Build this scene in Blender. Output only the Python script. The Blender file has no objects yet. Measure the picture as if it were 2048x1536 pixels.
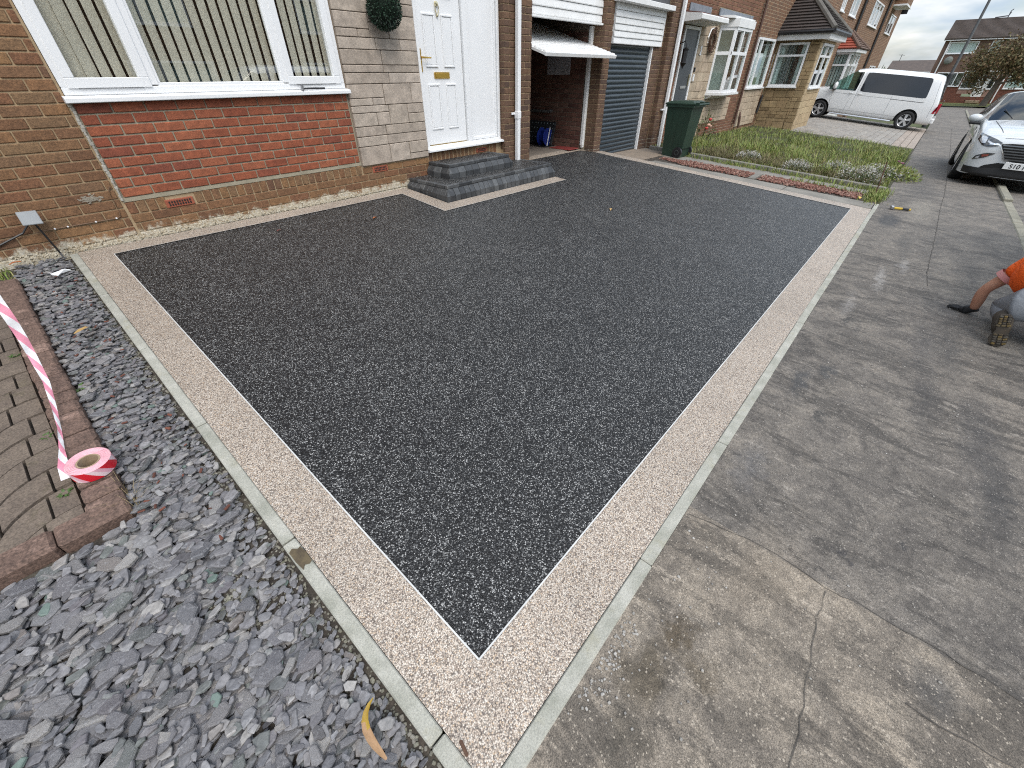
import bpy, bmesh, math, random
from mathutils import Vector, Matrix
random.seed(7)
S = bpy.context.scene
COL = S.collection
# ---------------------------------------------------------------- camera
CAM = Vector((-0.575, -4.985, 1.437))
RX = Vector((0.66083, -0.75053, -0.00358)); DN = Vector((-0.45867, -0.40006, -0.79345)); FW = Vector((0.59408, 0.52598, -0.60862))
cd = bpy.data.cameras.new('camera'); co = bpy.data.objects.new('camera', cd); COL.objects.link(co)
cd.sensor_width = 36; cd.lens = 36 * 808.84 / 2048; cd.clip_start = 0.02; cd.clip_end = 2000
m = Matrix.Identity(4)
for r in range(3):
    m[r][0] = RX[r]; m[r][1] = -DN[r]; m[r][2] = -FW[r]; m[r][3] = CAM[r]
co.matrix_world = m
S.camera = co
# ---------------------------------------------------------------- sky, sun, exposure
SUN_EL, SUN_AZ = math.radians(52), math.radians(205)
W = bpy.data.worlds.new('World'); S.world = W; W.use_nodes = True
nt = W.node_tree; nt.nodes.clear()
def wn(t, **k):
    n = nt.nodes.new(t)
    for a, b in k.items(): setattr(n, a, b)
    return n
sky = wn('ShaderNodeTexSky', sky_type='NISHITA', sun_disc=False, sun_elevation=SUN_EL, sun_rotation=SUN_AZ, air_density=1.0, dust_density=2.0)
tc = wn('ShaderNodeTexCoord'); mp = wn('ShaderNodeMapping'); mp.inputs['Scale'].default_value = (1.6, 1.6, 5.5)
n1 = wn('ShaderNodeTexNoise'); n1.inputs['Scale'].default_value = 2.1; n1.inputs['Detail'].default_value = 8; n1.inputs['Roughness'].default_value = .58; n1.inputs['Distortion'].default_value = .5
cr = wn('ShaderNodeValToRGB'); cr.color_ramp.elements[0].position = .36; cr.color_ramp.elements[1].position = .60
mpb = wn('ShaderNodeMapping'); mpb.inputs['Scale'].default_value = (2.4, 2.4, 9); mpb.inputs['Location'].default_value = (3, 1, 2)
n2 = wn('ShaderNodeTexNoise'); n2.inputs['Scale'].default_value = 3.4; n2.inputs['Detail'].default_value = 6
cr2 = wn('ShaderNodeValToRGB')
cr2.color_ramp.elements[0].position = .34; cr2.color_ramp.elements[0].color = (4.5, 5.5, 6.5, 1)
cr2.color_ramp.elements[1].position = .62; cr2.color_ramp.elements[1].color = (8.9, 9.0, 8.9, 1)
mx = wn('ShaderNodeMixRGB'); gm = wn('ShaderNodeMixRGB', blend_type='MULTIPLY'); gm.inputs[0].default_value = 1; gm.inputs[2].default_value = (1.5, 1.5, 1.42, 1)
bg = wn('ShaderNodeBackground'); bg.inputs[1].default_value = 0.104; ow = wn('ShaderNodeOutputWorld')
L = nt.links.new
L(tc.outputs['Generated'], mp.inputs[0]); L(mp.outputs[0], n1.inputs[0]); L(n1.outputs[0], cr.inputs[0])
L(tc.outputs['Generated'], mpb.inputs[0]); L(mpb.outputs[0], n2.inputs[0]); L(n2.outputs[0], cr2.inputs[0])
L(sky.outputs[0], gm.inputs[1]); L(cr.outputs[0], mx.inputs[0]); L(gm.outputs[0], mx.inputs[1]); L(cr2.outputs[0], mx.inputs[2])
# overcast: the cloud deck brightens steadily from the horizon to the zenith
sx_ = wn('ShaderNodeSeparateXYZ'); mr = wn('ShaderNodeMapRange'); mr.inputs[1].default_value = 0; mr.inputs[2].default_value = 1; mr.inputs[3].default_value = 1.02; mr.inputs[4].default_value = 2.5
ml = wn('ShaderNodeVectorMath', operation='SCALE'); L(tc.outputs['Generated'], sx_.inputs[0]); L(sx_.outputs[2], mr.inputs[0]); L(mx.outputs[0], ml.inputs[0]); L(mr.outputs[0], ml.inputs['Scale'])
L(ml.outputs[0], bg.inputs[0]); L(bg.outputs[0], ow.inputs[0])
sd = bpy.data.lights.new('sun', 'SUN'); sd.energy = 1.5; sd.angle = math.radians(28); sd.color = (1, .96, .9)
so = bpy.data.objects.new('sun', sd); COL.objects.link(so)
# sun_rotation is measured clockwise from +Y: direction towards the sun
sv = Vector((math.sin(SUN_AZ) * math.cos(SUN_EL), math.cos(SUN_AZ) * math.cos(SUN_EL), math.sin(SUN_EL)))
so.rotation_euler = sv.to_track_quat('Z', 'Y').to_euler(); so.location = (0, -20, 30)
S.view_settings.view_transform = 'Standard'; S.view_settings.look = 'None'; S.view_settings.gamma = 1; S.view_settings.use_curve_mapping = False
S.view_settings.exposure = 0.12
S.cycles.filter_width = 1.1; S.cycles.use_denoising = False
# ---------------------------------------------------------------- helpers
def proj(p):
    q = Vector(p) - CAM; d = q.dot(FW)
    if d < .05: return None
    return (1024 + 808.84 * q.dot(RX) / d, 768 + 808.84 * q.dot(DN) / d, d)
OFF = {}
def thing(name, label, cat, loc=(0, 0, 0), rotz=0, group=None, rot=None):
    o = bpy.data.objects.new(name, None); COL.objects.link(o); o.empty_display_size = .1
    o.location = loc; o.rotation_euler = rot if rot else (0, 0, rotz)
    o['label'] = label; o['category'] = cat
    if group: o['group'] = group
    OFF[o] = Vector((0, 0, 0)) if (rotz or rot) else Vector(loc)
    return o
def tag(o, label, cat, group=None):
    o['label'] = label; o['category'] = cat
    if group: o['group'] = group
    return o
class MB:
    def __init__(s): s.v = []; s.f = []; s.mi = []; s.cur = 0; s.sm = []; s.smooth = False
    def add(s, vs, fs):
        b = len(s.v); s.v += [tuple(x) for x in vs]
        for f in fs: s.f.append(tuple(i + b for i in f)); s.mi.append(s.cur); s.sm.append(s.smooth)
        return s
    def box(s, x0, x1, y0, y1, z0, z1, ch=0):
        if ch:
            return s.cbox(((x0+x1)/2, (y0+y1)/2, (z0+z1)/2), (abs(x1-x0), abs(y1-y0), abs(z1-z0)), ch)
        return s.add([(x, y, z) for x in (x0, x1) for y in (y0, y1) for z in (z0, z1)],
                     [(0,1,3,2),(4,6,7,5),(0,4,5,1),(2,3,7,6),(0,2,6,4),(1,5,7,3)])
    def obox(s, c, U, V, N, du, dv, dn):
        c = Vector(c); U = Vector(U)*du/2; V = Vector(V)*dv/2; N = Vector(N)*dn/2
        return s.add([c + a*U + b*V + d*N for a in (-1,1) for b in (-1,1) for d in (-1,1)],
                     [(0,1,3,2),(4,6,7,5),(0,4,5,1),(2,3,7,6),(0,2,6,4),(1,5,7,3)])
    def cbox(s, c, d, ch, M3=None):
        vs, fs = chamfer(d[0], d[1], d[2], ch)
        c = Vector(c)
        if M3 is None: vs = [Vector(v) + c for v in vs]
        else: vs = [c + M3 @ Vector(v) for v in vs]
        return s.add(vs, fs)
    def prism(s, poly, z0, z1=None):
        # poly: list of (x,y) ; z0/z1 floats or callables
        n = len(poly); f0 = z0 if callable(z0) else (lambda x, y: z0)
        if z1 is None:
            return s.add([(x, y, f0(x, y)) for x, y in poly], [tuple(range(n))])
        f1 = z1 if callable(z1) else (lambda x, y: z1)
        vs = [(x, y, f0(x, y)) for x, y in poly] + [(x, y, f1(x, y)) for x, y in poly]
        return s.add(vs, [tuple(range(n-1, -1, -1)), tuple(range(n, 2*n))] + [(i, (i+1) % n, n+(i+1) % n, n+i) for i in range(n)])
    def extr(s, prof, A, B, fr=None, cap=True):
        # profile points (a,b) in frame fr=(Va,Vb) swept from A to B
        A = Vector(A); B = Vector(B); Va, Vb = Vector(fr[0]), Vector(fr[1]); n = len(prof)
        vs = [A + Va*a + Vb*b for a, b in prof] + [B + Va*a + Vb*b for a, b in prof]
        fs = [(i, (i+1) % n, n+(i+1) % n, n+i) for i in range(n)]
        if cap: fs += [tuple(range(n-1, -1, -1)), tuple(range(n, 2*n))]
        return s.add(vs, fs)
    def tube(s, pts, r, n=8, cap=True):
        pts = [Vector(p) for p in pts]; rr = r if isinstance(r, (list, tuple)) else [r]*len(pts)
        vs = []; fs = []; up = Vector((0, 0, 1))
        for i, p in enumerate(pts):
            t = (pts[min(i+1, len(pts)-1)] - pts[max(i-1, 0)]).normalized()
            a = t.cross(up)
            if a.length < .05: a = t.cross(Vector((1, 0, 0)))
            a.normalize(); b = t.cross(a)
            for k in range(n):
                g = 2*math.pi*k/n; vs.append(p + (a*math.cos(g) + b*math.sin(g))*rr[i])
        for i in range(len(pts)-1):
            for k in range(n):
                fs.append((i*n+k, i*n+(k+1) % n, (i+1)*n+(k+1) % n, (i+1)*n+k))
        if cap: fs += [tuple(range(n-1, -1, -1)), tuple((len(pts)-1)*n+k for k in range(n))]
        return s.add(vs, fs)
    def lathe(s, prof, c=(0,0,0), axis='Z', n=24):
        vs = []; fs = []; c = Vector(c)
        for r, h in prof:
            for k in range(n):
                g = 2*math.pi*k/n; a, b = r*math.cos(g), r*math.sin(g)
                vs.append(c + Vector({'Z': (a, b, h), 'X': (h, a, b), 'Y': (a, h, b)}[axis]))
        for i in range(len(prof)-1):
            for k in range(n): fs.append((i*n+k, i*n+(k+1) % n, (i+1)*n+(k+1) % n, (i+1)*n+k))
        return s.add(vs, fs)
    def ball(s, c, r, nu=14, nv=8):
        c = Vector(c); vs = [c+Vector((r[0]*math.sin(math.pi*i/nv)*math.cos(2*math.pi*k/nu), r[1]*math.sin(math.pi*i/nv)*math.sin(2*math.pi*k/nu), r[2]*math.cos(math.pi*i/nv))) for i in range(nv+1) for k in range(nu)]
        return s.add(vs, [(i*nu+k, i*nu+(k+1) % nu, (i+1)*nu+(k+1) % nu, (i+1)*nu+k) for i in range(nv) for k in range(nu)])
    def build(s, name, mats, parent=None, smooth=None, local=False, **props):
        me = bpy.data.meshes.new(name); off = Vector((0,0,0))
        if parent is not None and not local: off = OFF.get(parent, Vector((0,0,0)))
        assert max(max(f) for f in s.f) < len(s.v), (name, len(s.v), max(max(f) for f in s.f))
        me.from_pydata([tuple(Vector(v) - off) for v in s.v], [], s.f)
        if not isinstance(mats, (list, tuple)): mats = [mats]
        for q in mats: me.materials.append(q)
        me.polygons.foreach_set('material_index', s.mi)
        sm = s.sm if smooth is None else [smooth]*len(s.f)
        me.polygons.foreach_set('use_smooth', sm)
        me.update()
        bm = bmesh.new(); bm.from_mesh(me); bmesh.ops.recalc_face_normals(bm, faces=bm.faces); bm.to_mesh(me); bm.free()
        o = bpy.data.objects.new(name, me); COL.objects.link(o)
        if parent is not None: o.parent = parent
        OFF[o] = off
        for k, v in props.items(): o[k] = v
        return o
def chamfer(dx, dy, dz, c):
    x, y, z = dx/2, dy/2, dz/2; c = min(c, x*.6, y*.6, z*.6); V = []; idx = {}
    for sx in (-1, 1):
        for sy in (-1, 1):
            for sz in (-1, 1):
                for ax in range(3):
                    p = [sx*(x-c), sy*(y-c), sz*(z-c)]; p[ax] = (sx*x, sy*y, sz*z)[ax]
                    idx[(sx, sy, sz, ax)] = len(V); V.append(tuple(p))
    F = []
    for ax in range(3):
        o = [(1, 2), (2, 0), (0, 1)][ax]
        for sg in (-1, 1):
            q = []
            for a, b in ((-1, -1), (1, -1), (1, 1), (-1, 1)):
                k = [0, 0, 0]; k[ax] = sg; k[o[0]] = a; k[o[1]] = b; q.append(idx[(*k, ax)])
            F.append(tuple(q if sg > 0 else q[::-1]))
    for ax in range(3):
        o = [(1, 2), (2, 0), (0, 1)][ax]
        for a in (-1, 1):
            for b in (-1, 1):
                k0 = [0, 0, 0]; k1 = [0, 0, 0]; k0[ax] = -1; k1[ax] = 1
                for k in (k0, k1): k[o[0]] = a; k[o[1]] = b
                F.append((idx[(*k0, o[0])], idx[(*k1, o[0])], idx[(*k1, o[1])], idx[(*k0, o[1])]))
    for sx in (-1, 1):
        for sy in (-1, 1):
            for sz in (-1, 1): F.append(tuple(idx[(sx, sy, sz, a)] for a in range(3)))
    return V, F
# pieces (bricks, stones, tiles): the 300 that show largest become objects, the rest one joined part
PIECES = {}
def root_of(o):
    while o.parent is not None: o = o.parent
    return o
def piece(parent, name, c, U, V, N, dims, mat, ch=.004):
    PIECES.setdefault((root_of(parent), name), []).append((parent, Vector(c), Vector(U), Vector(V), Vector(N), dims, mat, ch))
UNIT = {}
def unit_mesh(name, dims, mat, ch):
    key = (name, tuple(round(d/.004) for d in dims), mat.name)
    if key not in UNIT:
        vs, fs = chamfer(*dims, ch); me = bpy.data.meshes.new(name); me.from_pydata(vs, [], fs); me.materials.append(mat)
        bm = bmesh.new(); bm.from_mesh(me); bmesh.ops.recalc_face_normals(bm, faces=bm.faces); bm.to_mesh(me); bm.free()
        UNIT[key] = me
    return UNIT[key]
def score(c, U, V, N, dims):
    p = proj(c)
    if p is None or not (-40 < p[0] < 2088 and -40 < p[1] < 1576): return -1
    e = [proj(c + A*d/2) for A, d in ((U, dims[0]), (V, dims[1]), (N, dims[2]))]
    if None in e: return 0
    L_ = sorted([math.hypot(a[0]-p[0], a[1]-p[1]) for a in e])
    return L_[2]*L_[1]*4
def finish_pieces(limit=300):
    for (rt, name), lst in PIECES.items():
        sc = [(score(*t[1:6]), i) for i, t in enumerate(lst)]
        sc.sort(reverse=True)
        single = set(i for s_, i in sc[:limit] if s_ > 18)
        rest = {}
        for i, (par, c, U, V, N, d, mat, ch) in enumerate(lst):
            if i in single:
                o = bpy.data.objects.new(name, unit_mesh(name, d, mat, ch)); COL.objects.link(o); o.parent = par
                mm = Matrix.Identity(4); cc = c - OFF.get(par, Vector((0,0,0)))
                for r in range(3): mm[r][0] = U[r]; mm[r][1] = V[r]; mm[r][2] = N[r]; mm[r][3] = cc[r]
                o.matrix_basis = mm
            else:
                rest.setdefault((par, mat), []).append((c, U, V, N, d, ch))
        for (par, mat), r in rest.items():
            b = MB()
            for c, U, V, N, d, ch in r:
                M3 = Matrix((U, V, N)).transposed(); b.cbox(c, d, ch, M3)
            nm = name if len(r) == 1 else name + 's'
            o = b.build(nm, mat, par); o['kind'] = 'stuff'
# ---------------------------------------------------------------- materials
MATS = {}
def nodes(name):
    m_ = bpy.data.materials.new(name); m_.use_nodes = True; t = m_.node_tree; t.nodes.clear()
    out = t.nodes.new('ShaderNodeOutputMaterial'); b = t.nodes.new('ShaderNodeBsdfPrincipled'); t.links.new(b.outputs[0], out.inputs[0])
    return m_, t, b
def N_(t, typ, ins=None, **k):
    n = t.nodes.new(typ)
    for a, b in k.items(): setattr(n, a, b)
    for a, b in (ins or {}).items():
        if isinstance(b, bpy.types.NodeSocket): t.links.new(b, n.inputs[a])
        else: n.inputs[a].default_value = b
    return n
def rgb(c): return (c[0], c[1], c[2], 1)
def coords(t, rnd=True):
    tc = N_(t, 'ShaderNodeTexCoord')
    if not rnd: return tc.outputs['Object'], None
    oi = N_(t, 'ShaderNodeObjectInfo'); ge = N_(t, 'ShaderNodeNewGeometry')
    a = N_(t, 'ShaderNodeMath', {0: oi.outputs['Random'], 1: ge.outputs['Random Per Island']}, operation='ADD')
    fr = N_(t, 'ShaderNodeMath', {0: a.outputs[0]}, operation='FRACT')
    s = N_(t, 'ShaderNodeMath', {0: fr.outputs[0], 1: 91.7}, operation='MULTIPLY')
    v = N_(t, 'ShaderNodeVectorMath', {0: tc.outputs['Object'], 1: s.outputs[0]}, operation='ADD')
    return v.outputs[0], fr.outputs[0]
def ramp(t, fac, stops, interp='LINEAR'):
    n = N_(t, 'ShaderNodeValToRGB', {0: fac}); n.color_ramp.interpolation = interp; e = n.color_ramp.elements
    while len(e) < len(stops): e.new(.5)
    for i, (p, c) in enumerate(stops): e[i].position = p; e[i].color = rgb(c) if len(c) == 3 else c
    return n.outputs[0]
def mixc(t, f, a, b, bt='MIX'):
    n = N_(t, 'ShaderNodeMixRGB', {0: f}, blend_type=bt)
    for i, x in ((1, a), (2, b)):
        if isinstance(x, bpy.types.NodeSocket): t.links.new(x, n.inputs[i])
        else: n.inputs[i].default_value = rgb(x)
    return n.outputs[0]
def noise(t, co_, scale, detail=4, rough=.55, dist=0):
    return N_(t, 'ShaderNodeTexNoise', {'Vector': co_, 'Scale': scale, 'Detail': detail, 'Roughness': rough, 'Distortion': dist}).outputs[0]
def bump(t, b, h, strength=.3, dist=.01):
    n = N_(t, 'ShaderNodeBump', {'Height': h, 'Strength': strength, 'Distance': dist}); t.links.new(n.outputs[0], b.inputs['Normal'])
def M(name, c1, c2=None, rough=.6, scale=6, rnd=None, bs=.15, bscale=80, metal=0, spec=.5, grain=.0, c3=None, coat=0, rvar=0, lime=False, bd=.004):
    """noise-mottled surface; rnd = list of colours picked per piece"""
    if name in MATS: return MATS[name]
    m_, t, b = nodes(name); cv, fr = coords(t)
    c2 = c2 or tuple(x*.8 for x in c1)
    base = ramp(t, fr, [(i/max(1, len(rnd)-1), c) for i, c in enumerate(rnd)]) if rnd else None
    n1_ = noise(t, cv, scale, 5, .6)
    if base is not None:
        f = ramp(t, n1_, [(.3, (.72,)*3), (.7, (1.2,)*3)]); col = mixc(t, 1, base, f, 'MULTIPLY')
    else: col = ramp(t, n1_, [(.32, c2), (.68, c1)])
    if c3: col = mixc(t, ramp(t, noise(t, cv, scale*.35, 6, .7), [(.55, (0,0,0)), (.7, (1,1,1))]), col, c3)
    if lime:   # lime bloom creeping up from the ground on the house wall
        ps = N_(t, 'ShaderNodeNewGeometry').outputs['Position']; sp = N_(t, 'ShaderNodeSeparateXYZ', {0: ps})
        hx = N_(t, 'ShaderNodeMath', {0: sp.outputs[0], 1: .007}, operation='MULTIPLY'); h1 = N_(t, 'ShaderNodeMath', {0: sp.outputs[2], 1: hx.outputs[0]}, operation='ADD')
        h2 = N_(t, 'ShaderNodeMapRange', {0: h1.outputs[0], 1: .25, 2: .43, 3: .33, 4: -.22}); nn_ = noise(t, ps, 7, 8, .72); ad = N_(t, 'ShaderNodeMath', {0: nn_, 1: h2.outputs[0]}, operation='ADD')
        col = mixc(t, ramp(t, ad.outputs[0], [(.56, (0,0,0)), (.66, (.85,)*3)]), col, ramp(t, noise(t, ps, 40, 4, .7), [(.35, (.36,.30,.19)), (.6, (.60,.57,.48))]))
    if grain:
        g = ramp(t, noise(t, cv, bscale*2, 2), [(.3, (1-grain,)*3), (.7, (1+grain,)*3)]); col = mixc(t, 1, col, g, 'MULTIPLY')
    t.links.new(col, b.inputs['Base Color']); b.inputs['Roughness'].default_value = rough; b.inputs['Metallic'].default_value = metal
    if rvar:
        rr = N_(t, 'ShaderNodeMapRange', {0: n1_, 1: .3, 2: .7, 3: rough-rvar, 4: rough+rvar}); t.links.new(rr.outputs[0], b.inputs['Roughness'])
    b.inputs['Specular IOR Level'].default_value = spec; b.inputs['Coat Weight'].default_value = coat; b.inputs['Coat Roughness'].default_value = .05
    if bs: bump(t, b, noise(t, cv, bscale, 4, .65, .6 if bd > .01 else 0), bs, bd)
    MATS[name] = m_; return m_
def glass(name, col=(.5, .55, .55), rough=.02, tr=.85, spec=.5):
    if name in MATS: return MATS[name]
    m_, t, b = nodes(name); out = [n for n in t.nodes if n.type == 'OUTPUT_MATERIAL'][0]
    gl = N_(t, 'ShaderNodeBsdfGlossy', {'Color': (1, 1, 1, 1), 'Roughness': rough}); tr_ = N_(t, 'ShaderNodeBsdfTransparent', {'Color': rgb(col)})
    fr = N_(t, 'ShaderNodeFresnel', {'IOR': 1.6}); mm = N_(t, 'ShaderNodeMath', {0: fr.outputs[0], 1: spec}, operation='MULTIPLY_ADD'); mm.inputs[2].default_value = .012
    ge = N_(t, 'ShaderNodeNewGeometry'); bk = N_(t, 'ShaderNodeMath', {0: 1.0, 1: ge.outputs['Backfacing']}, operation='SUBTRACT'); m3 = N_(t, 'ShaderNodeMath', {0: mm.outputs[0], 1: bk.outputs[0]}, operation='MULTIPLY')
    ms = N_(t, 'ShaderNodeMixShader', {0: m3.outputs[0]}); t.links.new(tr_.outputs[0], ms.inputs[1]); t.links.new(gl.outputs[0], ms.inputs[2])
    t.links.new(ms.outputs[0], out.inputs[0]); t.nodes.remove(b); MATS[name] = m_; return m_
def resin(name, stops, cell=.0065, rough=.5, bs=.5, spec=.5):
    m_, t, b = nodes(name); cv, _ = coords(t, False)
    vo = N_(t, 'ShaderNodeTexVoronoi', {'Vector': cv, 'Scale': 1/cell, 'Randomness': 1.0})
    sp = N_(t, 'ShaderNodeSeparateColor', {0: vo.outputs['Color']})
    # a little clumping so that the mix is not perfectly even
    cl = N_(t, 'ShaderNodeMapRange', {0: noise(t, cv, 9, 5, .65), 1: .3, 2: .7, 3: -.022, 4: .022})
    ad = N_(t, 'ShaderNodeMath', {0: sp.outputs[0], 1: cl.outputs[0]}, operation='ADD')
    col = ramp(t, ad.outputs[0], stops, 'CONSTANT')
    # dark gaps between the grains
    gap = ramp(t, vo.outputs['Distance'], [(.35, (1, 1, 1)), (.75, (.35, .35, .35))])
    col = mixc(t, 1, col, gap, 'MULTIPLY')
    big = ramp(t, noise(t, cv, 1.3, 5, .6), [(.3, (.88,)*3), (.7, (1.12,)*3)]); col = mixc(t, 1, col, big, 'MULTIPLY')
    t.links.new(col, b.inputs['Base Color']); b.inputs['Roughness'].default_value = rough; b.inputs['Specular IOR Level'].default_value = spec
    inv = N_(t, 'ShaderNodeMath', {0: 1.0, 1: vo.outputs['Distance']}, operation='SUBTRACT')
    bump(t, b, inv.outputs[0], bs, .003); return m_
WHITE = M('white_pvc', (.80, .81, .82), (.76, .77, .78), rough=.32, bs=.02, scale=3)
WHITEW = M('white_board_paint', (.78, .79, .79), (.68, .68, .67), rough=.5, bs=.06, scale=3)
BROWN = M('brown_facing_brick', (.2, .1, .05), lime=True, rnd=[(.175,.092,.046),(.215,.116,.056),(.15,.074,.038),(.24,.132,.060),(.18,.082,.042),(.205,.125,.064),(.135,.068,.040)], rough=.85, bs=1, bscale=60, scale=26, grain=.3)
DKBRICK = M('dark_brown_brick', (.1, .06, .04), rnd=[(.115,.066,.042),(.14,.08,.05),(.085,.050,.035),(.15,.085,.05),(.10,.055,.036)], rough=.85, bs=.7, bscale=70, scale=20, grain=.28)
REDB = M('red_panel_brick', (.3, .06, .03), rnd=[(.255,.072,.034),(.285,.085,.040),(.235,.063,.031),(.31,.100,.048),(.27,.078,.037),(.20,.056,.032)], rough=.8, bs=.7, bscale=80, scale=20, grain=.25)
GARB = M('garage_common_brick', (.2, .09, .06), rnd=[(.115,.05,.036),(.145,.07,.05),(.085,.036,.028),(.17,.095,.07)], rough=.9, bs=.5)
MORT = M('sand_mortar', (.42, .31, .19), (.34, .25, .15), lime=True, rough=.95, bs=.5, bscale=140, scale=9)
MORTG = M('grey_mortar', (.36, .32, .24), (.27, .24, .175), rough=.95, bs=.5, bscale=140, scale=9)
CONC = M('pale_concrete', (.42, .41, .36), (.27, .27, .225), rough=.9, bs=.5, bscale=120, scale=9, grain=.2, c3=(.30,.285,.21))
PATHC = M('path_concrete', (.25, .235, .205), (.17, .16, .14), rough=.92, bs=.45, bscale=90, scale=3, grain=.2)
BLACKP = M('black_plastic', (.018, .018, .02), rough=.42, bs=.05)
DARK = M('dark_interior', (.02, .019, .018), rough=.9, bs=0)
BRASS = M('brass', (.62, .40, .09), (.5, .3, .06), rough=.28, metal=.9, bs=.02)
# ================================================================ GROUND
def G(x, y): return .252 - .007*x + .089*y
def base(x):
    if x < 8: return -.173 - .007*x
    if x < 26: return -.229 - .022*(x-8)
    if x < 62: return -.625 - .0125*(x-26)
    return -1.075
def NZ(x, y):            # the neighbours' front gardens
    k = min(1, max(0, (x-17.5)/2)); s = .064 + .025*k
    return base(x) + s*(y+4.78)
def PV(x, y): return base(x) + .025*(y+4.84)
def RD(x, y): return base(x) - .04 - .055 - .02*min(2.5, abs(y+6.5))*(.5)
def sheet(xs, ys, zf, dz=0):
    vs = [(x, y, zf(x, y)+dz) for x in xs for y in ys]; n = len(ys)
    return vs, [(i*n+j, (i+1)*n+j, (i+1)*n+j+1, i*n+j+1) for i in range(len(xs)-1) for j in range(n-1)]
def frange(a, b, n): return [a + (b-a)*i/n for i in range(n+1)]
def asphalt(name, tone=1.0, own=True, tint=(1, 1, 1)):
    m_, t, b = nodes(name); cv, _ = coords(t, False)
    g1 = noise(t, cv, 260, 2, .6); g2 = noise(t, cv, 1.1, 6, .62, .4); g3 = noise(t, cv, 5.5, 6, .7, .8)
    st = N_(t, 'ShaderNodeMapping', {'Vector': cv, 'Scale': (2.0, .55, 1)}); g4 = noise(t, st.outputs[0], 2.6, 10, .76, .6)
    T = lambda *c: tuple(x*tone*k for x, k in zip(c, tint))
    c = ramp(t, g2, [(.36, T(.095,.088,.081)), (.5, T(.150,.140,.128)), (.63, T(.215,.196,.172))])
    c = mixc(t, .6, c, ramp(t, g3, [(.36, T(.075,.071,.069)), (.5, T(.150,.141,.131)), (.66, T(.24,.222,.198))]))
    dk = ramp(t, g4, [(.52, (0,0,0)), (.585, (.7,)*3)]); c = mixc(t, dk, c, T(.056,.053,.050))
    lt = ramp(t, noise(t, st.outputs[0], 7.5, 9, .78), [(.585, (0,0,0)), (.645, (.6,)*3)]); c = mixc(t, lt, c, T(.33,.31,.285))
    if own:
        pos = N_(t, 'ShaderNodeTexCoord').outputs['Object']
        wob = N_(t, 'ShaderNodeVectorMath', {0: pos}, operation='ADD')
        nv = N_(t, 'ShaderNodeTexNoise', {'Vector': cv, 'Scale': 9, 'Detail': 9, 'Roughness': .72}); sc = N_(t, 'ShaderNodeVectorMath', {0: nv.outputs['Color'], 1: (.30, .30, .0)}, operation='MULTIPLY')
        t.links.new(sc.outputs[0], wob.inputs[1])
        def spot(x, y, rx, ry, col, k=.8, f=.55):
            nonlocal c
            d = N_(t, 'ShaderNodeVectorMath', {0: wob.outputs[0], 1: (x+.15, y+.15, 0)}, operation='SUBTRACT')
            e = N_(t, 'ShaderNodeVectorMath', {0: d.outputs[0], 1: (1/rx, 1/ry, 0)}, operation='MULTIPLY')
            l_ = N_(t, 'ShaderNodeVectorMath', {0: e.outputs[0]}, operation='LENGTH')
            mk = ramp(t, l_.outputs['Value'], [(f, (k,)*3), (1, (0,0,0))]); c = mixc(t, mk, c, col)
        for a in SPOTS: spot(*a)
    md = ramp(t, noise(t, cv, 38, 5, .75), [(.34, (.68,)*3), (.5, (1,)*3), (.68, (1.3,)*3)]); c = mixc(t, 1, c, md, 'MULTIPLY')
    sp = ramp(t, g1, [(.30, (.48,)*3), (.5, (1,)*3), (.70, (1.6,)*3)]); c = mixc(t, 1, c, sp, 'MULTIPLY')
    ch = N_(t, 'ShaderNodeTexVoronoi', {'Vector': cv, 'Scale': 210}); cs = N_(t, 'ShaderNodeSeparateColor', {0: ch.outputs['Color']})
    ws = ramp(t, cs.outputs[0], [(0, (0,0,0)), (.972, (.6,)*3)], 'CONSTANT'); c = mixc(t, ws, c, T(.36,.345,.32))
    t.links.new(c, b.inputs['Base Color']); b.inputs['Roughness'].default_value = .78
    bump(t, b, g1, .8, .005); return m_
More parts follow.
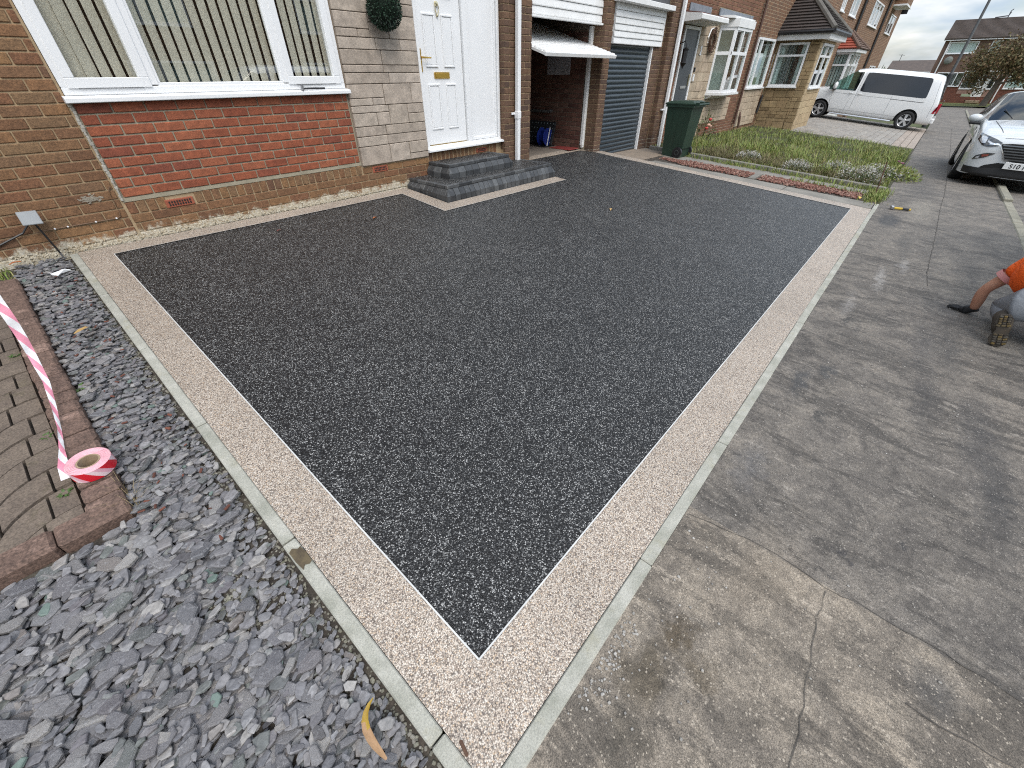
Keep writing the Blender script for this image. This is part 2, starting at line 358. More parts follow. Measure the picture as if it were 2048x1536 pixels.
# stains on the pavement: centre, half axes, colour, strength
SPOTS = [(.28,-5.02,.10,.07,(.075,.056,.034),.85,.4), (.10,-5.0,.13,.10,(.07,.055,.035),.75,.35), (-.10,-5.03,.12,.10,(.06,.052,.04),.7,.3), (.22,-5.14,.07,.09,(.085,.065,.04),.7,.3),
         (1.3,-4.98,.25,.09,(.10,.10,.105),.5,.2), (2.3,-5.0,.22,.06,(.055,.054,.054),.8,.4), (2.55,-5.12,.12,.05,(.05,.05,.05),.7,.4), (1.05,-5.42,.035,.03,(.05,.046,.045),.85,.5), (.92,-5.38,.025,.02,(.06,.055,.05),.8,.5), (1.25,-5.62,.03,.022,(.05,.047,.045),.85,.5),
         (2.4,-5.9,.7,.14,(.055,.053,.053),.55,.15), (3.4,-5.6,.8,.12,(.06,.058,.058),.5,.15), (7.4,-5.05,.5,.16,(.045,.046,.048),.8,.5), (8.6,-5.35,1.2,.25,(.30,.27,.22),.45,.1), (.75,-5.2,.30,.16,(.23,.19,.145),.5,.1), (.35,-5.25,.26,.2,(.225,.19,.15),.45,.1),
         (2.63,-5.64,.5,.10,(.05,.047,.045),.7,.15), (3.5,-5.75,.7,.13,(.052,.05,.048),.7,.15), (1.9,-5.95,.45,.13,(.045,.043,.042),.8,.2), (.70,-5.74,.14,.10,(.085,.08,.075),.6,.2), (3.54,-5.11,.16,.03,(.045,.043,.04),.8,.4), (2.0,-5.17,.10,.035,(.045,.043,.04),.8,.4), (5.5,-5.9,1.0,.15,(.06,.057,.054),.6,.15), (6.3,-5.3,.9,.10,(.065,.062,.058),.6,.15), (11,-5.3,2.2,.3,(.06,.057,.055),.5,.1), (15,-5.6,3,.35,(.058,.056,.054),.6,.1), (4.8,-5.2,.5,.06,(.34,.32,.30),.5,.2), (5.4,-5.35,.35,.05,(.33,.31,.29),.45,.2), (3.9,-5.05,.4,.05,(.31,.29,.27),.4,.2)]
ASPH = asphalt('worn_asphalt', .90, True, (1.06, 1.0, .93)); PATCH = asphalt('patched_asphalt', 1.22, True, (1.10, 1.0, .87)); ROADM = asphalt('road_asphalt', .9, False, (1.05, 1, .95))
GRND = M('rough_grass_ground', (.10, .115, .045), (.055, .07, .03), rough=1, scale=.6, bs=.3, bscale=20)
SOIL = M('dark_soil', (.075, .062, .05), (.04, .034, .028), rough=1, scale=12, bs=1, bscale=60, grain=.3, c3=(.11,.10,.075))
b = MB(); xs = [-300, -60, -20, -8, 0, 8, 17, 26, 40, 62, 90, 160, 400]
b.add(*sheet(xs, [-300, -60, -20, -9, -4.8, 0, 6, 20, 80, 300], lambda x, y: base(x) + .03*max(-1.5, min(6, y+4.8)), -.42))
b.build('ground', GRND, None, kind='structure')
b = MB(); b.add(*sheet([-30, -6, 0, 8, 11, 17, 26, 40, 62], frange(-12, -6.5, 6), RD)); b.add(*sheet([62.01, 64], [-30, -12], lambda x, y: -1.19))
b.add(*sheet([52, 60.0], [-60, -30, -12.001], lambda x, y: base(x)-.12)); b.add(*sheet([52, 60.0], [-6.499, 0, 30, 60], lambda x, y: base(x)-.1))
road = b.build('road', ROADM, None, kind='structure')
b = MB(); b.add(*sheet([.845, 2, 4, 6, 8, 11, 17, 26, 40, 52], [-6.39, -6, -5.6, -5.2, -4.842], PV)); pav = b.build('pavement', ASPH, None, kind='structure')
b = MB(); b.add(*sheet([-30, -6, -2, 0, .8449], [-6.39, -6, -5.6, -5.2, -4.842], PV)); b.build('pavement_patch', PATCH, pav)
# reinstated strip and cracks in the asphalt
def ribbon(path, w, zf, dz, jit=0):
    r = random.Random(3); P_ = []
    for (a, c) in zip(path[:-1], path[1:]):
        n = max(2, int(math.hypot(c[0]-a[0], c[1]-a[1])/.04))
        for i in range(n): P_.append((a[0]+(c[0]-a[0])*i/n + r.uniform(-jit, jit), a[1]+(c[1]-a[1])*i/n + r.uniform(-jit, jit)))
    P_.append(path[-1]); vs = []; fs = []
    for i, p in enumerate(P_):
        q0 = P_[max(0, i-1)]; q1 = P_[min(len(P_)-1, i+1)]; tx, ty = q1[0]-q0[0], q1[1]-q0[1]; l_ = math.hypot(tx, ty) or 1
        ww = w*(r.uniform(.35, 1) if jit else 1)/2
        for s in (-1, 1):
            x, y = p[0]-ty/l_*ww*s, p[1]+tx/l_*ww*s; vs.append((x, y, zf(x, y)+dz))
        if i: fs.append((2*i-2, 2*i-1, 2*i+1, 2*i))
    return vs, fs
CRK = M('crack_grit', (.10, .09, .078), (.055, .05, .045), rough=1, bs=.3)
b = MB()
for path, w in (([(.80,-4.86),(.83,-4.99),(.845,-5.1),(.855,-5.2),(.85,-5.3),(.83,-5.4),(.85,-5.5),(.845,-5.6),(.855,-5.7),(.85,-5.81),(.84,-5.96),(.85,-6.38)], .0045), ([(.82,-5.403),(.69,-5.398),(.55,-5.404),(.435,-5.415),(.30,-5.42),(.0,-5.435)], .0035), ([(10.4,-5.63),(8.9,-5.59),(7.2,-5.575),(6.16,-5.565),(5.37,-5.55),(4.9,-5.57)], .009), ([(10.4,-5.63),(20,-5.7),(30,-5.7)], .012), ([(.583,-5.67),(.575,-5.72),(.587,-5.80),(.587,-5.87),(.60,-5.93),(.6,-6.38)], .006)):
    b.add(*ribbon(path, w, PV, .003, .006))
b.build('crack', CRK, pav, kind='stuff')
# ---- kerb along the road
KERBM = M('kerb_concrete', (.30, .28, .22), (.20, .19, .15), rough=.9, bs=.5, bscale=70, scale=5, grain=.2, c3=(.16,.15,.11))
kerb = thing('road_kerb', 'concrete kerb between the worn pavement and the road, running under the car', 'kerb', (0, -6.45, 0))
x = -3.0; i = 0
while x < 51.5:
    l_ = .9; hi = .0 if x < 9.9 else .045
    z = PV(x+.45, -6.4); sl = (PV(x+.9, -6.4)-PV(x, -6.4))/.9
    U = Vector((1, 0, sl)).normalized(); N3 = Vector((-sl, 0, 1)).normalized()
    piece(kerb, 'kerb_stone', (x+.45, -6.452+random.uniform(-.004, .004), z-.10+hi+random.uniform(-.003, .003)), U, (0, 1, 0), N3, (l_-.008, .125, .21), KERBM, .015)
    x += l_
# ---- driveway: resin bound black field, pale border, trims
BLK = resin('black_resin_gravel', [(0, (.006,.006,.0065)), (.28, (.011,.0112,.012)), (.50, (.021,.0212,.0225)), (.67, (.052,.053,.054)), (.77, (.12,.121,.121)), (.865, (.25,.25,.245)), (.945, (.47,.465,.45))], .0045, .42, .9, .36)
BEI = resin('cream_resin_gravel', [(0, (.50,.415,.335)), (.24, (.58,.50,.415)), (.44, (.40,.325,.26)), (.60, (.65,.58,.50)), (.77, (.20,.16,.135)), (.86, (.33,.265,.215)), (.94, (.54,.41,.29))], .0045, .5, .6, .4)
IX0, IX1n, IX1f = -.262, 7.675, 7.43; IY0, IY1 = -4.552, -.215
SX0, SX1, SY = 2.93, 5.17, -.83           # foot of the doorstep
blackp = [(IX0, IY0), (IX1n, IY0), (IX1f, -.15), (7.28, .12), (5.44, .12), (5.44, -.085), (SX1, -.085), (SX1, SY), (5.18, -1.035), (2.70, -1.035), (2.70, IY1), (IX0, IY1)]
# the border ring, split into convex pieces that butt end to end
OX0, OX1n, OX1f, OY0 = -.4645, 7.955, 7.665, -4.7875
bord = [[(OX0, OY0), (OX1n, OY0), (IX1n, IY0), (IX0, IY0)], [(OX0, OY0), (IX0, IY0), (IX0, IY1), (OX0, -.02)], [(OX0, -.02), (IX0, IY1), (2.70, IY1), (2.90, -.02)],
        [(2.90, -.02), (2.70, IY1), (2.70, -1.035), (SX0, SY)], [(SX0, SY), (2.70, -1.035), (5.18, -1.035), (SX1, SY)], [(IX1n, IY0), (OX1n, OY0), (OX1f, -.14), (IX1f, -.15)],
        [(IX1f, -.15), (OX1f, -.14), (7.40, -.12), (7.28, .12)], [(7.28, .12), (7.40, -.12), (7.40, .28), (7.28, .30)], [(5.44, .12), (7.28, .12), (7.28, .30), (5.44, .30)]]
def fine(poly, zf, dz):   # one n-gon sheet
    return [(x, y, zf(x, y)+dz) for x, y in poly], [tuple(range(len(poly)))]
b = MB(); b.add(*fine(blackp, G, 0)); drive = b.build('driveway', BLK, None, kind='structure')
b = MB()
for p in bord: b.add(*fine(p, G, .004))
b.build('border', BEI, drive)
b = MB()
TR = M('pale_trim', (.62, .62, .60), rough=.4, bs=0)
pts = [(IX0, IY1), (IX0, IY0), (IX1n, IY0), (IX1f, -.15)]
for a, c in zip(pts[:-1], pts[1:]): b.add(*ribbon([a, c], .006, G, .007))
b.add(*ribbon([(IX0, IY1), (2.70, IY1), (2.70, -1.035), (5.18, -1.035)], .005, G, .007))
b.build('trim', TR, drive)
# ---- concrete edging stones round the driveway
edg = thing('driveway_edging', 'pale concrete edging stones along the pavement and slate sides of the driveway', 'edging', (-.49, -4.81, -.2))
y = -.03; 
while y > -4.84:
    l_ = min(.914, y+4.845)
    sl = .089; V = Vector((0, 1, sl)).normalized(); N3 = Vector((0, -sl, 1)).normalized(); cy = y-l_/2
    piece(edg, 'edging_stone', (-.490+random.uniform(-.002, .002), cy, G(-.49, cy)-.068+random.uniform(-.002,.003)), (1, 0, 0), V, N3, (.052, l_-.004, .15), CONC, .0045); y -= l_
x = -.462
while x < 8.38:
    l_ = min(.914, 8.40-x); U = Vector((1, 0, -.007)).normalized()
    piece(edg, 'edging_stone', (x+l_/2, -4.814+random.uniform(-.002, .002), G(x+l_/2, -4.81)-.069+random.uniform(-.001,.002)), U, (0, 1, 0), Vector((.007, 0, 1)).normalized(), (l_-.004, .054, .15), CONC, .0045); x += l_
mb_ = MB(); mb_.prism([(-.514,-3.745),(-.498,-3.735),(-.482,-3.752),(-.470,-3.748),(-.466,-3.79),(-.468,-3.835),(-.480,-3.842),(-.495,-3.832),(-.508,-3.848),(-.514,-3.80)], lambda x, y: G(x, y)+.0085); mb_.build('burn_mark', M('brown_burn', (.13,.10,.055), (.06,.045,.03), rough=.9, scale=30), edg)
# ---- slate bed
SL = M('slate', (.12, .12, .13), rnd=[(.155,.151,.160),(.195,.188,.194),(.125,.123,.133),(.225,.217,.218),(.17,.165,.173),(.14,.140,.149),(.20,.19,.19),(.175,.174,.183),(.26,.25,.24),(.14,.130,.14),(.15,.160,.150),(.085,.082,.090),(.31,.295,.28),(.165,.145,.135)], rough=.55, bs=.8, bscale=40, scale=22, grain=.2, spec=.5, c3=(.30,.295,.30), rvar=.12)
SLG = M('green_slate', (.16, .21, .185), (.11, .15, .13), rough=.6, bs=.4, bscale=60, scale=20)
bedz = lambda x, y: G(x, y) - .035
b = MB(); b.add(*sheet(frange(-2.6, -.517, 4), frange(-4.838, -.01, 8), bedz)); bed = b.build('slate_bed', SOIL, None, kind='structure')
rs = random.Random(11)
def chip(L_, Wd, th, r, k=None):
    n = r.choice((5, 6, 6, 7, 8)); P_ = []
    ph = r.uniform(0, 6)
    for i in range(n):
        a = 2*math.pi*i/n + r.uniform(-.38, .38)
        e = 1/((abs(math.cos(a))**3 + abs(math.sin(a))**3)**(1/3)) * r.uniform(.72, 1.1)
        P_.append((math.cos(a)*L_/2*e, math.sin(a)*Wd/2*e))
    tz = [r.uniform(-.15, .15)*th for _ in P_]
    vs = [(x, y, -th/2) for x, y in P_] + [(x*1.0, y*1.0, th*.22+tz[i]) for i, (x, y) in enumerate(P_)] + [(x*.86, y*.84, th/2+tz[i]) for i, (x, y) in enumerate(P_)]
    vs.append((0, 0, th*.52))
    fs = []
    for i in range(n):
        j = (i+1) % n; fs += [(i, j, n+j, n+i), (n+i, n+j, 2*n+j, 2*n+i), (2*n+i, 2*n+j, 3*n)]
    return vs, fs
VAR = []
for i in range(18):
    vs, fs = chip(1, rs.uniform(.40, .80), rs.uniform(.10, .19), rs)
    me = bpy.data.meshes.new('slate_chip'); me.from_pydata(vs, [], fs); me.materials.append(SL)
    bm = bmesh.new(); bm.from_mesh(me); bmesh.ops.recalc_face_normals(bm, faces=bm.faces); bm.to_mesh(me); bm.free(); VAR.append((me, vs, fs))
chips = []
def inbed(x, y):
    if x > -.535 or y > -.04: return False
    if y > -3.02: return x > -.845
    return True
def addchips(n, x0, x1, y0, y1, s0, s1, lift):
    for _ in range(n):
        x, y = rs.uniform(x0, x1), rs.uniform(y0, y1)
        if not inbed(x, y): continue
        if -3.16 < y < -2.9 and x < -.87: continue
        if math.hypot((x+.72)/.10, (y+3.78)/.14) < 1 and rs.random() < .6: continue   # thin patch with grit showing
        near = max(0, 1-abs(x+.56)/.14)
        if rs.random() < near*.25: continue
        s = rs.uniform(s0, s1)*(1 if rs.random() < .8 else 1.35)*(1-.35*near)
        tz = rs.uniform(0, 2*math.pi) if rs.random() < .45 else rs.gauss(.35, .5)
        tl = abs(rs.gauss(0, .21)); ta = rs.uniform(0, 6.28)
        R_ = Matrix.Rotation(tl, 3, Vector((math.cos(ta), math.sin(ta), 0))) @ Matrix.Rotation(tz, 3, 'Z')
        chips.append((rs.randrange(18), (x, y, bedz(x, y)+rs.uniform(.008, lift)), R_, s, rs.random()))
addchips(2600, -.86, -.52, -3.1, 0, .030, .060, .012)
addchips(2300, -.86, -.54, -3.1, 0, .028, .062, .045)
addchips(5200, -2.05, -.52, -4.80, -3.0, .034, .066, .012)
addchips(3400, -2.05, -.54, -4.80, -3.0, .022, .050, .045)
addchips(1900, -2.05, -.56, -4.80, -3.0, .045, .085, .05)
sc = []
for i, (v, c, R_, s, q) in enumerate(chips):
    p = proj(c); sc.append(((s/p[2]*(1+c[2]-bedz(c[0], c[1])) if p and -20 < p[0] < 2060 and 0 < p[1] < 1560 else -1), i))
big = set(i for s_, i in sorted(sc, reverse=True)[:300])
rest = MB()
for i, (v, c, R_, s, q) in enumerate(chips):
    if i in big:
        o = bpy.data.objects.new('slate_chip', VAR[v][0]); COL.objects.link(o); o.parent = bed
        mm = (R_*s).to_4x4(); mm.translation = Vector(c); o.matrix_basis = mm
    else:
        rest.cur = 1 if q > .985 else 0
        rest.add([Vector(c) + R_ @ (Vector(p)*s) for p in VAR[v][1]], VAR[v][2])
rest.build('slate_chips', [SL, SLG], bed, kind='stuff')
# grit and small stones between the slate and the edging
GRIT = M('grit', (.2, .19, .15), rnd=[(.16,.15,.12),(.24,.23,.18),(.12,.115,.10),(.30,.28,.24),(.19,.19,.14)], rough=.9, bs=.3)
b = MB()
for _ in range(2600):
    a = rs.random()
    if a < .8: x = -.522 - abs(rs.gauss(0, .045)); y = rs.uniform(-4.8, -.1)
    else: x = rs.gauss(-.72, .06); y = rs.gauss(-3.78, .08)
    if not inbed(x-.02, y): continue
    s = rs.uniform(.003, .010); b.cbox((x, y, bedz(x, y)+s*.3), (s*rs.uniform(1, 1.8), s*1.2, s), s*.35, Matrix.Rotation(rs.uniform(0, 3), 3, 'Z'))
b.build('grit', GRIT, bed, kind='stuff')
WOODC = M('bark_bits', (.2, .06, .03), rnd=[(.17,.06,.038),(.12,.045,.03),(.09,.035,.025)], rough=.9, bs=.3)
b = MB()
for _ in range(70):
    x, y = rs.uniform(-.84, -.56), rs.uniform(-3.6, -.3)
    s = rs.uniform(.012, .03); b.cbox((x, y, bedz(x, y)+.05), (s, s*.4, s*.25), s*.08, Matrix.Rotation(rs.uniform(0, 3), 3, 'Z') @ Matrix.Rotation(rs.uniform(-.4, .4), 3, 'X'))
b.build('bark_bits', WOODC, bed, kind='stuff')
# ---- brown brick kerb and scalloped paving on the far left
KB = M('brown_kerb_brick', (.165, .107, .083), (.105, .068, .053), rough=.9, bs=1, bscale=55, scale=14, grain=.45, c3=(.30,.20,.16))
kb = thing('brick_path_kerb', 'weathered brown brick kerb between the scalloped path and the slate chippings', 'kerb', (-.93, -3.05, 0))
y = -.36; vv = Vector((0, 1, .089)).normalized(); nn = Vector((0, -.089, 1)).normalized()
for i in range(27):
    l_ = .0995 if i else .12
    piece(kb, 'kerb_brick', (-.92+random.uniform(-.004, .004), y-l_/2, G(-.92, y)-.05+random.uniform(-.004, .004)), (1, 0, 0), vv, nn, (.125, l_-.011, .17), KB, .012); y -= l_
for i in range(5):
    piece(kb, 'kerb_brick', (-.875-.115-.235*i+.015, -3.055+random.uniform(-.004, .004), G(-.9, -3.05)-.052), (1, 0, 0), vv, nn, (.23, .115, .17), KB, .012)
PS = M('imprinted_path_concrete', (.17, .135, .105), (.115, .09, .072), rough=.95, bs=.9, bscale=60, scale=10, grain=.32, c3=(.10,.085,.05))
b = MB(); b.add(*sheet([-2.6, -1.6, -.985], frange(-3.0, -.02, 6), G, -.03)); path = b.build('garden_path', SOIL, None, kind='structure')
def arc(k, x):    # joint k: level at the kerb, dropping away to the left in a fan
    u = min(.245, max(0, -1.015-x)); return -3.09 + .155*k + .02 - (.26-math.sqrt(.26*.26-u*u))
PATHPIECES = []
for k in range(18):
    for (xa, xb) in ((-1.085, -.992), (-1.262, -1.085), (-1.62, -1.262)):
        n = 5; xo = (.03*((k*7) % 3-1)); xa2 = xa + (xo if xa > -1.5 else 0); xb2 = xb + (xo if xb < -1.0 else 0)
        xsn = frange(xa2+.005, xb2-.005, n); lo = [(x, arc(k, x)+.006) for x in xsn]; hi_ = [(x, arc(k+1, x)-.006) for x in reversed(xsn)]
        poly = [p for p in lo + hi_ if p[1] < -.03]
        poly = [(x, max(y, -2.99)) for x, y in poly]
        if len(poly) < 5 or max(p[1] for p in poly)-min(p[1] for p in poly) < .03: continue
        hz = random.uniform(-.004, .004); bb = MB(); bb.prism(poly, lambda x, y: G(x, y)-.04, lambda x, y: G(x, y)-.004+hz); bb.build('paving_stone', PS, path)
# ================ neighbours' side: gardens, paths, drives
b = MB(); b.add(*sheet([7.95, 8.3, 8.62], frange(-4.845, -.1, 5), NZ, -.008)); b.add(*sheet([8.62, 9.1, 9.8], [-4.845, -4.70], NZ, -.008)); b.add(*sheet([7.67, 8.6, 9.6], [-.1, .1], NZ, -.006)); b.add(*sheet([8.62, 9.6], [-1.0, -.1], NZ, -.006)); b.add(*sheet([9.6, 10.3, 12.6],[-.95, -.0], NZ, -.006))
nb_path = b.build('neighbour_path', SOIL, None, kind='structure')
def slabrow(par, nm, x0, x1, y0, y1, lx, ly, mat, zf=NZ, top=.0, gap=.006):
    x = x0
    while x < x1-.05:
        y = y0; w = min(lx, x1-x)
        while y < y1-.05:
            h = min(ly, y1-y); cx, cy = x+w/2, y+h/2
            sx_ = (zf(cx+.1, cy)-zf(cx-.1, cy))/.2; sy_ = (zf(cx, cy+.1)-zf(cx, cy-.1))/.2
            U = Vector((1, 0, sx_)).normalized(); N3 = Vector((-sx_, -sy_, 1)).normalized(); V = N3.cross(U)
            piece(par, nm, (cx, cy, zf(cx, cy)-.02+top+random.uniform(-.003, .003)), U, V, N3, (w-gap, h-gap, .05), mat, .004); y += ly
        x += lx
slabrow(nb_path, 'concrete_slab', 8.0, 8.46, -4.78, -.95, .46, 1.3, PATHC, gap=.008)
slabrow(nb_path, 'concrete_slab', 9.08, 9.62, -4.78, -.8, .54, 1.15, PATHC, gap=.01)
slabrow(nb_path, 'concrete_slab', 7.7, 9.62, -.78, .04, .96, .8, M('tan_concrete', (.27,.215,.165), (.2,.165,.13), rough=.9, bs=.4, bscale=80, scale=4, grain=.2), gap=.01)
slabrow(nb_path, 'concrete_slab', 9.62, 12.4, -.78, -.05, .9, .7, PATHC, gap=.012)
b = MB(); b.add(*sheet([8.46, 8.75, 9.08], frange(-4.78, -.9, 6), NZ, .004)); bk = b.build('bark_strip', SOIL, None, kind='structure')
RBARK = M('red_stone_chips', (.3, .1, .07), rnd=[(.24,.11,.082),(.18,.075,.055),(.36,.23,.18),(.13,.055,.042),(.22,.10,.075)], rough=.9, bs=.3)
b = MB(); rb = random.Random(5)
for _ in range(3000):
    x, y = rb.uniform(8.47, 9.07), rb.uniform(-4.55, -.95)
    if -2.95 < y < -2.78: continue
    w = .30*min(1, (y+5.0)/.6, (-.7-y)/.9) 
    if abs(x-8.76) > w+rb.uniform(-.04, .03): continue
    s = rb.uniform(.018, .04); b.cbox((x, y, NZ(x, y)+.01+rb.uniform(0, .02)), (s, s*.6, s*.5), s*.12, Matrix.Rotation(rb.uniform(0, 3), 3, 'Z') @ Matrix.Rotation(rb.uniform(-.5, .5), 3, 'X'))
b.build('red_chippings', RBARK, bk, kind='stuff')
b = MB(); b.cbox((8.77, -2.86, NZ(8.77, -2.86)+.012), (.62, .11, .05), .01); b.build('concrete_strip', PATHC, bk)
b = MB(); lawnx = [9.75, 11, 13, 15, 17, 18.3]; b.add(*sheet(lawnx, frange(-4.84, -.02, 6), NZ, .02)); lawn = b.build('lawn', M('lawn_soil', (.06,.06,.028), (.035,.036,.018), rough=1, bs=.4, scale=8), None, kind='structure')
lk = thing('lawn_edging', 'old grey concrete edging along the overgrown lawn', 'edging', (9.7, -4.7, -.25))
for i in range(5):
    cy = -4.35+.92*i; V = Vector((0, 1, .064)).normalized(); piece(lk, 'edging_stone', (9.69, cy, NZ(9.69, cy)+.0), (1, 0, 0), V, Vector((0, -.064, 1)).normalized(), (.07, .91, .16), PATHC, .012)
# block paved drive below the van
BLKP = M('grey_block_paving', (.3, .28, .25), rnd=[(.27,.25,.225),(.31,.29,.26),(.24,.225,.205),(.29,.26,.225),(.33,.31,.28)], rough=.9, bs=.3, scale=12)
PINKP = M('buff_block_paving', (.35,.30,.25), rnd=[(.36,.30,.25),(.31,.26,.22),(.33,.28,.235)], rough=.9, bs=.3, scale=12)
b = MB(); b.add(*sheet(frange(18.3, 29, 5), frange(-4.84, .9, 5), NZ, -.012)); bd = b.build('block_paved_drive', SOIL, None, kind='structure')
y = -4.82; k = 0
while y < -.7:
    x = 18.36 + (.15 if k % 2 else 0)
    while x < 28.4:
        far = x > 21.6
        if not (18.4 < x < 20.95 and y > -1.35):
            cx, cy = x+.15, y+.1; N3 = Vector((.02, -.085, 1)).normalized(); U = Vector((1, 0, -.02)).normalized()
            piece(bd, 'paving_block', (cx, cy, NZ(cx, cy)-.015+random.uniform(-.003, .003)), U, N3.cross(U), N3, (.29, .19, .05), PINKP if y < -4.4 else BLKP, .008)
        x += .3
    y += .2; k += 1
# verge in front of the far houses
b = MB(); b.add(*sheet([60, 63, 66, 70], frange(-40, 20, 6), lambda x, y: -1.04)); b.build('grass_verge', M('verge_grass', (.17,.175,.06), (.10,.12,.04), rough=1, scale=2, bs=.4, bscale=15), None, kind='structure')
# ================================================================ OWN HOUSE
def rects_minus(u0, u1, v0, v1, holes):
    us = sorted(set([u0, u1] + [min(max(h[i], u0), u1) for h in holes for i in (0, 1)])); vs = sorted(set([v0, v1] + [min(max(h[i], v0), v1) for h in holes for i in (2, 3)]))
    out = []
    for a, b_ in zip(us[:-1], us[1:]):
        for c, d in zip(vs[:-1], vs[1:]):
            mu, mv = (a+b_)/2, (c+d)/2
            if b_-a > 1e-4 and d-c > 1e-4 and not any(h[0] < mu < h[1] and h[2] < mv < h[3] for h in holes): out.append((a, b_, c, d))
    return out
def backing(mb, O, U, N3, u0, u1, v0, v1, holes, depth, thick=.2):
    O, U, N3 = Vector(O), Vector(U), Vector(N3); Z = Vector((0, 0, 1))
    for a, b_, c, d in rects_minus(u0, u1, v0, v1, holes):
        mb.obox(O + U*(a+b_)/2 + Z*(c+d)/2 - N3*(depth+thick/2), U, Z, N3, b_-a, d-c, thick)
def bricks(par, nm, O, U, N3, u0, u1, v0, v1, holes, mat, vorg=0.0, uorg=0.0, course=.075, L_=.225, mj=.010, prot=.0, th=.05, bond=.5, jit=.0015):
    """running bond over a rectangle with holes; brick faces stand at distance prot in front of O"""
    O, U, N3 = Vector(O), Vector(U), Vector(N3); Z = Vector((0, 0, 1)); k = math.floor((v0-vorg)/course+1e-6); r = random.Random(int(u0*97+v0*31)+17)
    while vorg + k*course < v1-.012:
        a, c = max(v0, vorg+k*course), min(v1, vorg+(k+1)*course); mv = (a+c)/2
        if c-a > .02:
            segs = [(u0, u1)]
            for h in holes:
                if h[2] < mv < h[3]:
                    ns = []
                    for s in segs:
                        if h[1] <= s[0] or h[0] >= s[1]: ns.append(s)
                        else:
                            if h[0]-s[0] > .02: ns.append((s[0], h[0]))
                            if s[1]-h[1] > .02: ns.append((h[1], s[1]))
                    segs = ns
            off = uorg + (bond*L_ if k % 2 else 0)
            for s0, s1 in segs:
                i = math.floor((s0-off)/L_)
                while off + i*L_ < s1:
                    p0, p1 = max(s0, off+i*L_), min(s1, off+(i+1)*L_)
                    if p1-p0 > .03:
                        c_ = O + U*((p0+p1)/2) + Z*mv + N3*(prot - th/2 + r.uniform(-jit, jit))
                        piece(par, nm, c_, U, Z, N3, (p1-p0-mj, c-a-mj, th), mat, .004)
                    i += 1
        k += 1
BT = {}
def bricktex(name, ax, c1, c2, cm, course=.075, L_=.225):
    m_, t, b = nodes(name); tc = N_(t, 'ShaderNodeNewGeometry'); s = N_(t, 'ShaderNodeSeparateXYZ', {0: tc.outputs['Position']}); c = N_(t, 'ShaderNodeCombineXYZ', {0: s.outputs[ax], 1: s.outputs[2]})
    bt = N_(t, 'ShaderNodeTexBrick', {'Vector': c.outputs[0], 'Color1': rgb(c1), 'Color2': rgb(c2), 'Mortar': rgb(cm), 'Scale': 1, 'Mortar Size': .006, 'Mortar Smooth': .2, 'Bias': 0, 'Brick Width': L_, 'Row Height': course})
    col = mixc(t, 1, bt.outputs[0], ramp(t, noise(t, tc.outputs['Position'], 9, 5), [(.3, (.7,)*3), (.7, (1.25,)*3)]), 'MULTIPLY'); t.links.new(col, b.inputs['Base Color']); b.inputs['Roughness'].default_value = .9
    inv = N_(t, 'ShaderNodeMath', {0: 1, 1: bt.outputs['Fac']}, operation='SUBTRACT'); bump(t, b, inv.outputs[0], .6, .008); return m_
BTX = bricktex('far_brown_brick_y', 0, (.19,.095,.05), (.13,.07,.042), (.34,.26,.17)); BTY = bricktex('far_brown_brick_x', 1, (.19,.095,.05), (.13,.07,.042), (.34,.26,.17))
X1, Y1, Z1 = Vector((1, 0, 0)), Vector((0, 1, 0)), Vector((0, 0, 1)); NY = Vector((0, -1, 0)); NX = Vector((-1, 0, 0))
house = thing('brick_house', 'brown brick house with red brick panel, white door and open garage behind the black driveway', 'house', (0, 0, 0))
WINH = (0.0, 2.335, 1.272, 2.62); DOORH = (3.365, 4.82, .595, 2.72); STONEH = (2.338, 3.365, .548, 2.75)
b = MB(); backing(b, (0, 0, 0), X1, NY, -2.6, 4.83, .05, 2.75, [(0, 2.335, 1.272, 2.62), DOORH], .009, .25); fw = b.build('front_wall', MORT, house)
ZR = 1.272
SOLAR = []
bricks(fw, 'brick', (0, 0, 0), X1, NY, -2.6, -.012, .147, 2.72, [], BROWN, vorg=ZR-.075*20, uorg=-.06)
bricks(fw, 'brick', (0, 0, 0), X1, NY, 0, 3.365, .165, .465, [], BROWN, vorg=.465-.075*6, uorg=.04)
bricks(fw, 'brick', (0, 0, 0), X1, NY, 2.34, 3.365, .465, .546, [(2.47, 2.70, .46, .54)], BROWN, vorg=.465, uorg=.0)
for i in range(31):      # brick-on-edge course
    xa = .006 + .0751*i
    if .275 < xa+.03 < .525: continue
    piece(fw, 'brick', (xa+.0335, .025+random.uniform(-.003, .002), .515), X1, Z1, NY, (.064, .094, .05), BROWN, .005)
for i in range(18):      # soldier course below the door
    xa = 3.37+.0751*i
    if xa < 4.28-.07 or xa > 4.49: piece(fw, 'brick', (xa+.035, .03, .525), X1, Z1, NY, (.064, .14, .05), BROWN, .005)
    else: piece(fw, 'brick', (xa+.035, .03, .47), X1, Z1, NY, (.064, .04, .05), BROWN, .005)
def airbrick(x0, x1, z0, z1, y=0):
    mb = MB(); mb.cbox(((x0+x1)/2, y+.02, (z0+z1)/2), (x1-x0, .05, z1-z0), .004); v = mb.build('air_vent', M('terracotta', (.34,.10,.055), (.27,.075,.04), rough=.8, bs=.2), house)
    mb = MB()
    for r_ in range(2):
        for k in range(9):
            xx = x0+.02+(x1-x0-.04)*(k+.5)/9; zz = z0+(z1-z0)*(.33+.34*r_); mb.box(xx-.0062, xx+.0062, y-.0075, y-.0035, zz-.008, zz+.008)
    mb.build('vent_hole', DARK, v)
airbrick(.285, .512, .466, .532); airbrick(2.475, 2.695, .466, .534); airbrick(4.275, 4.49, .497, .557)
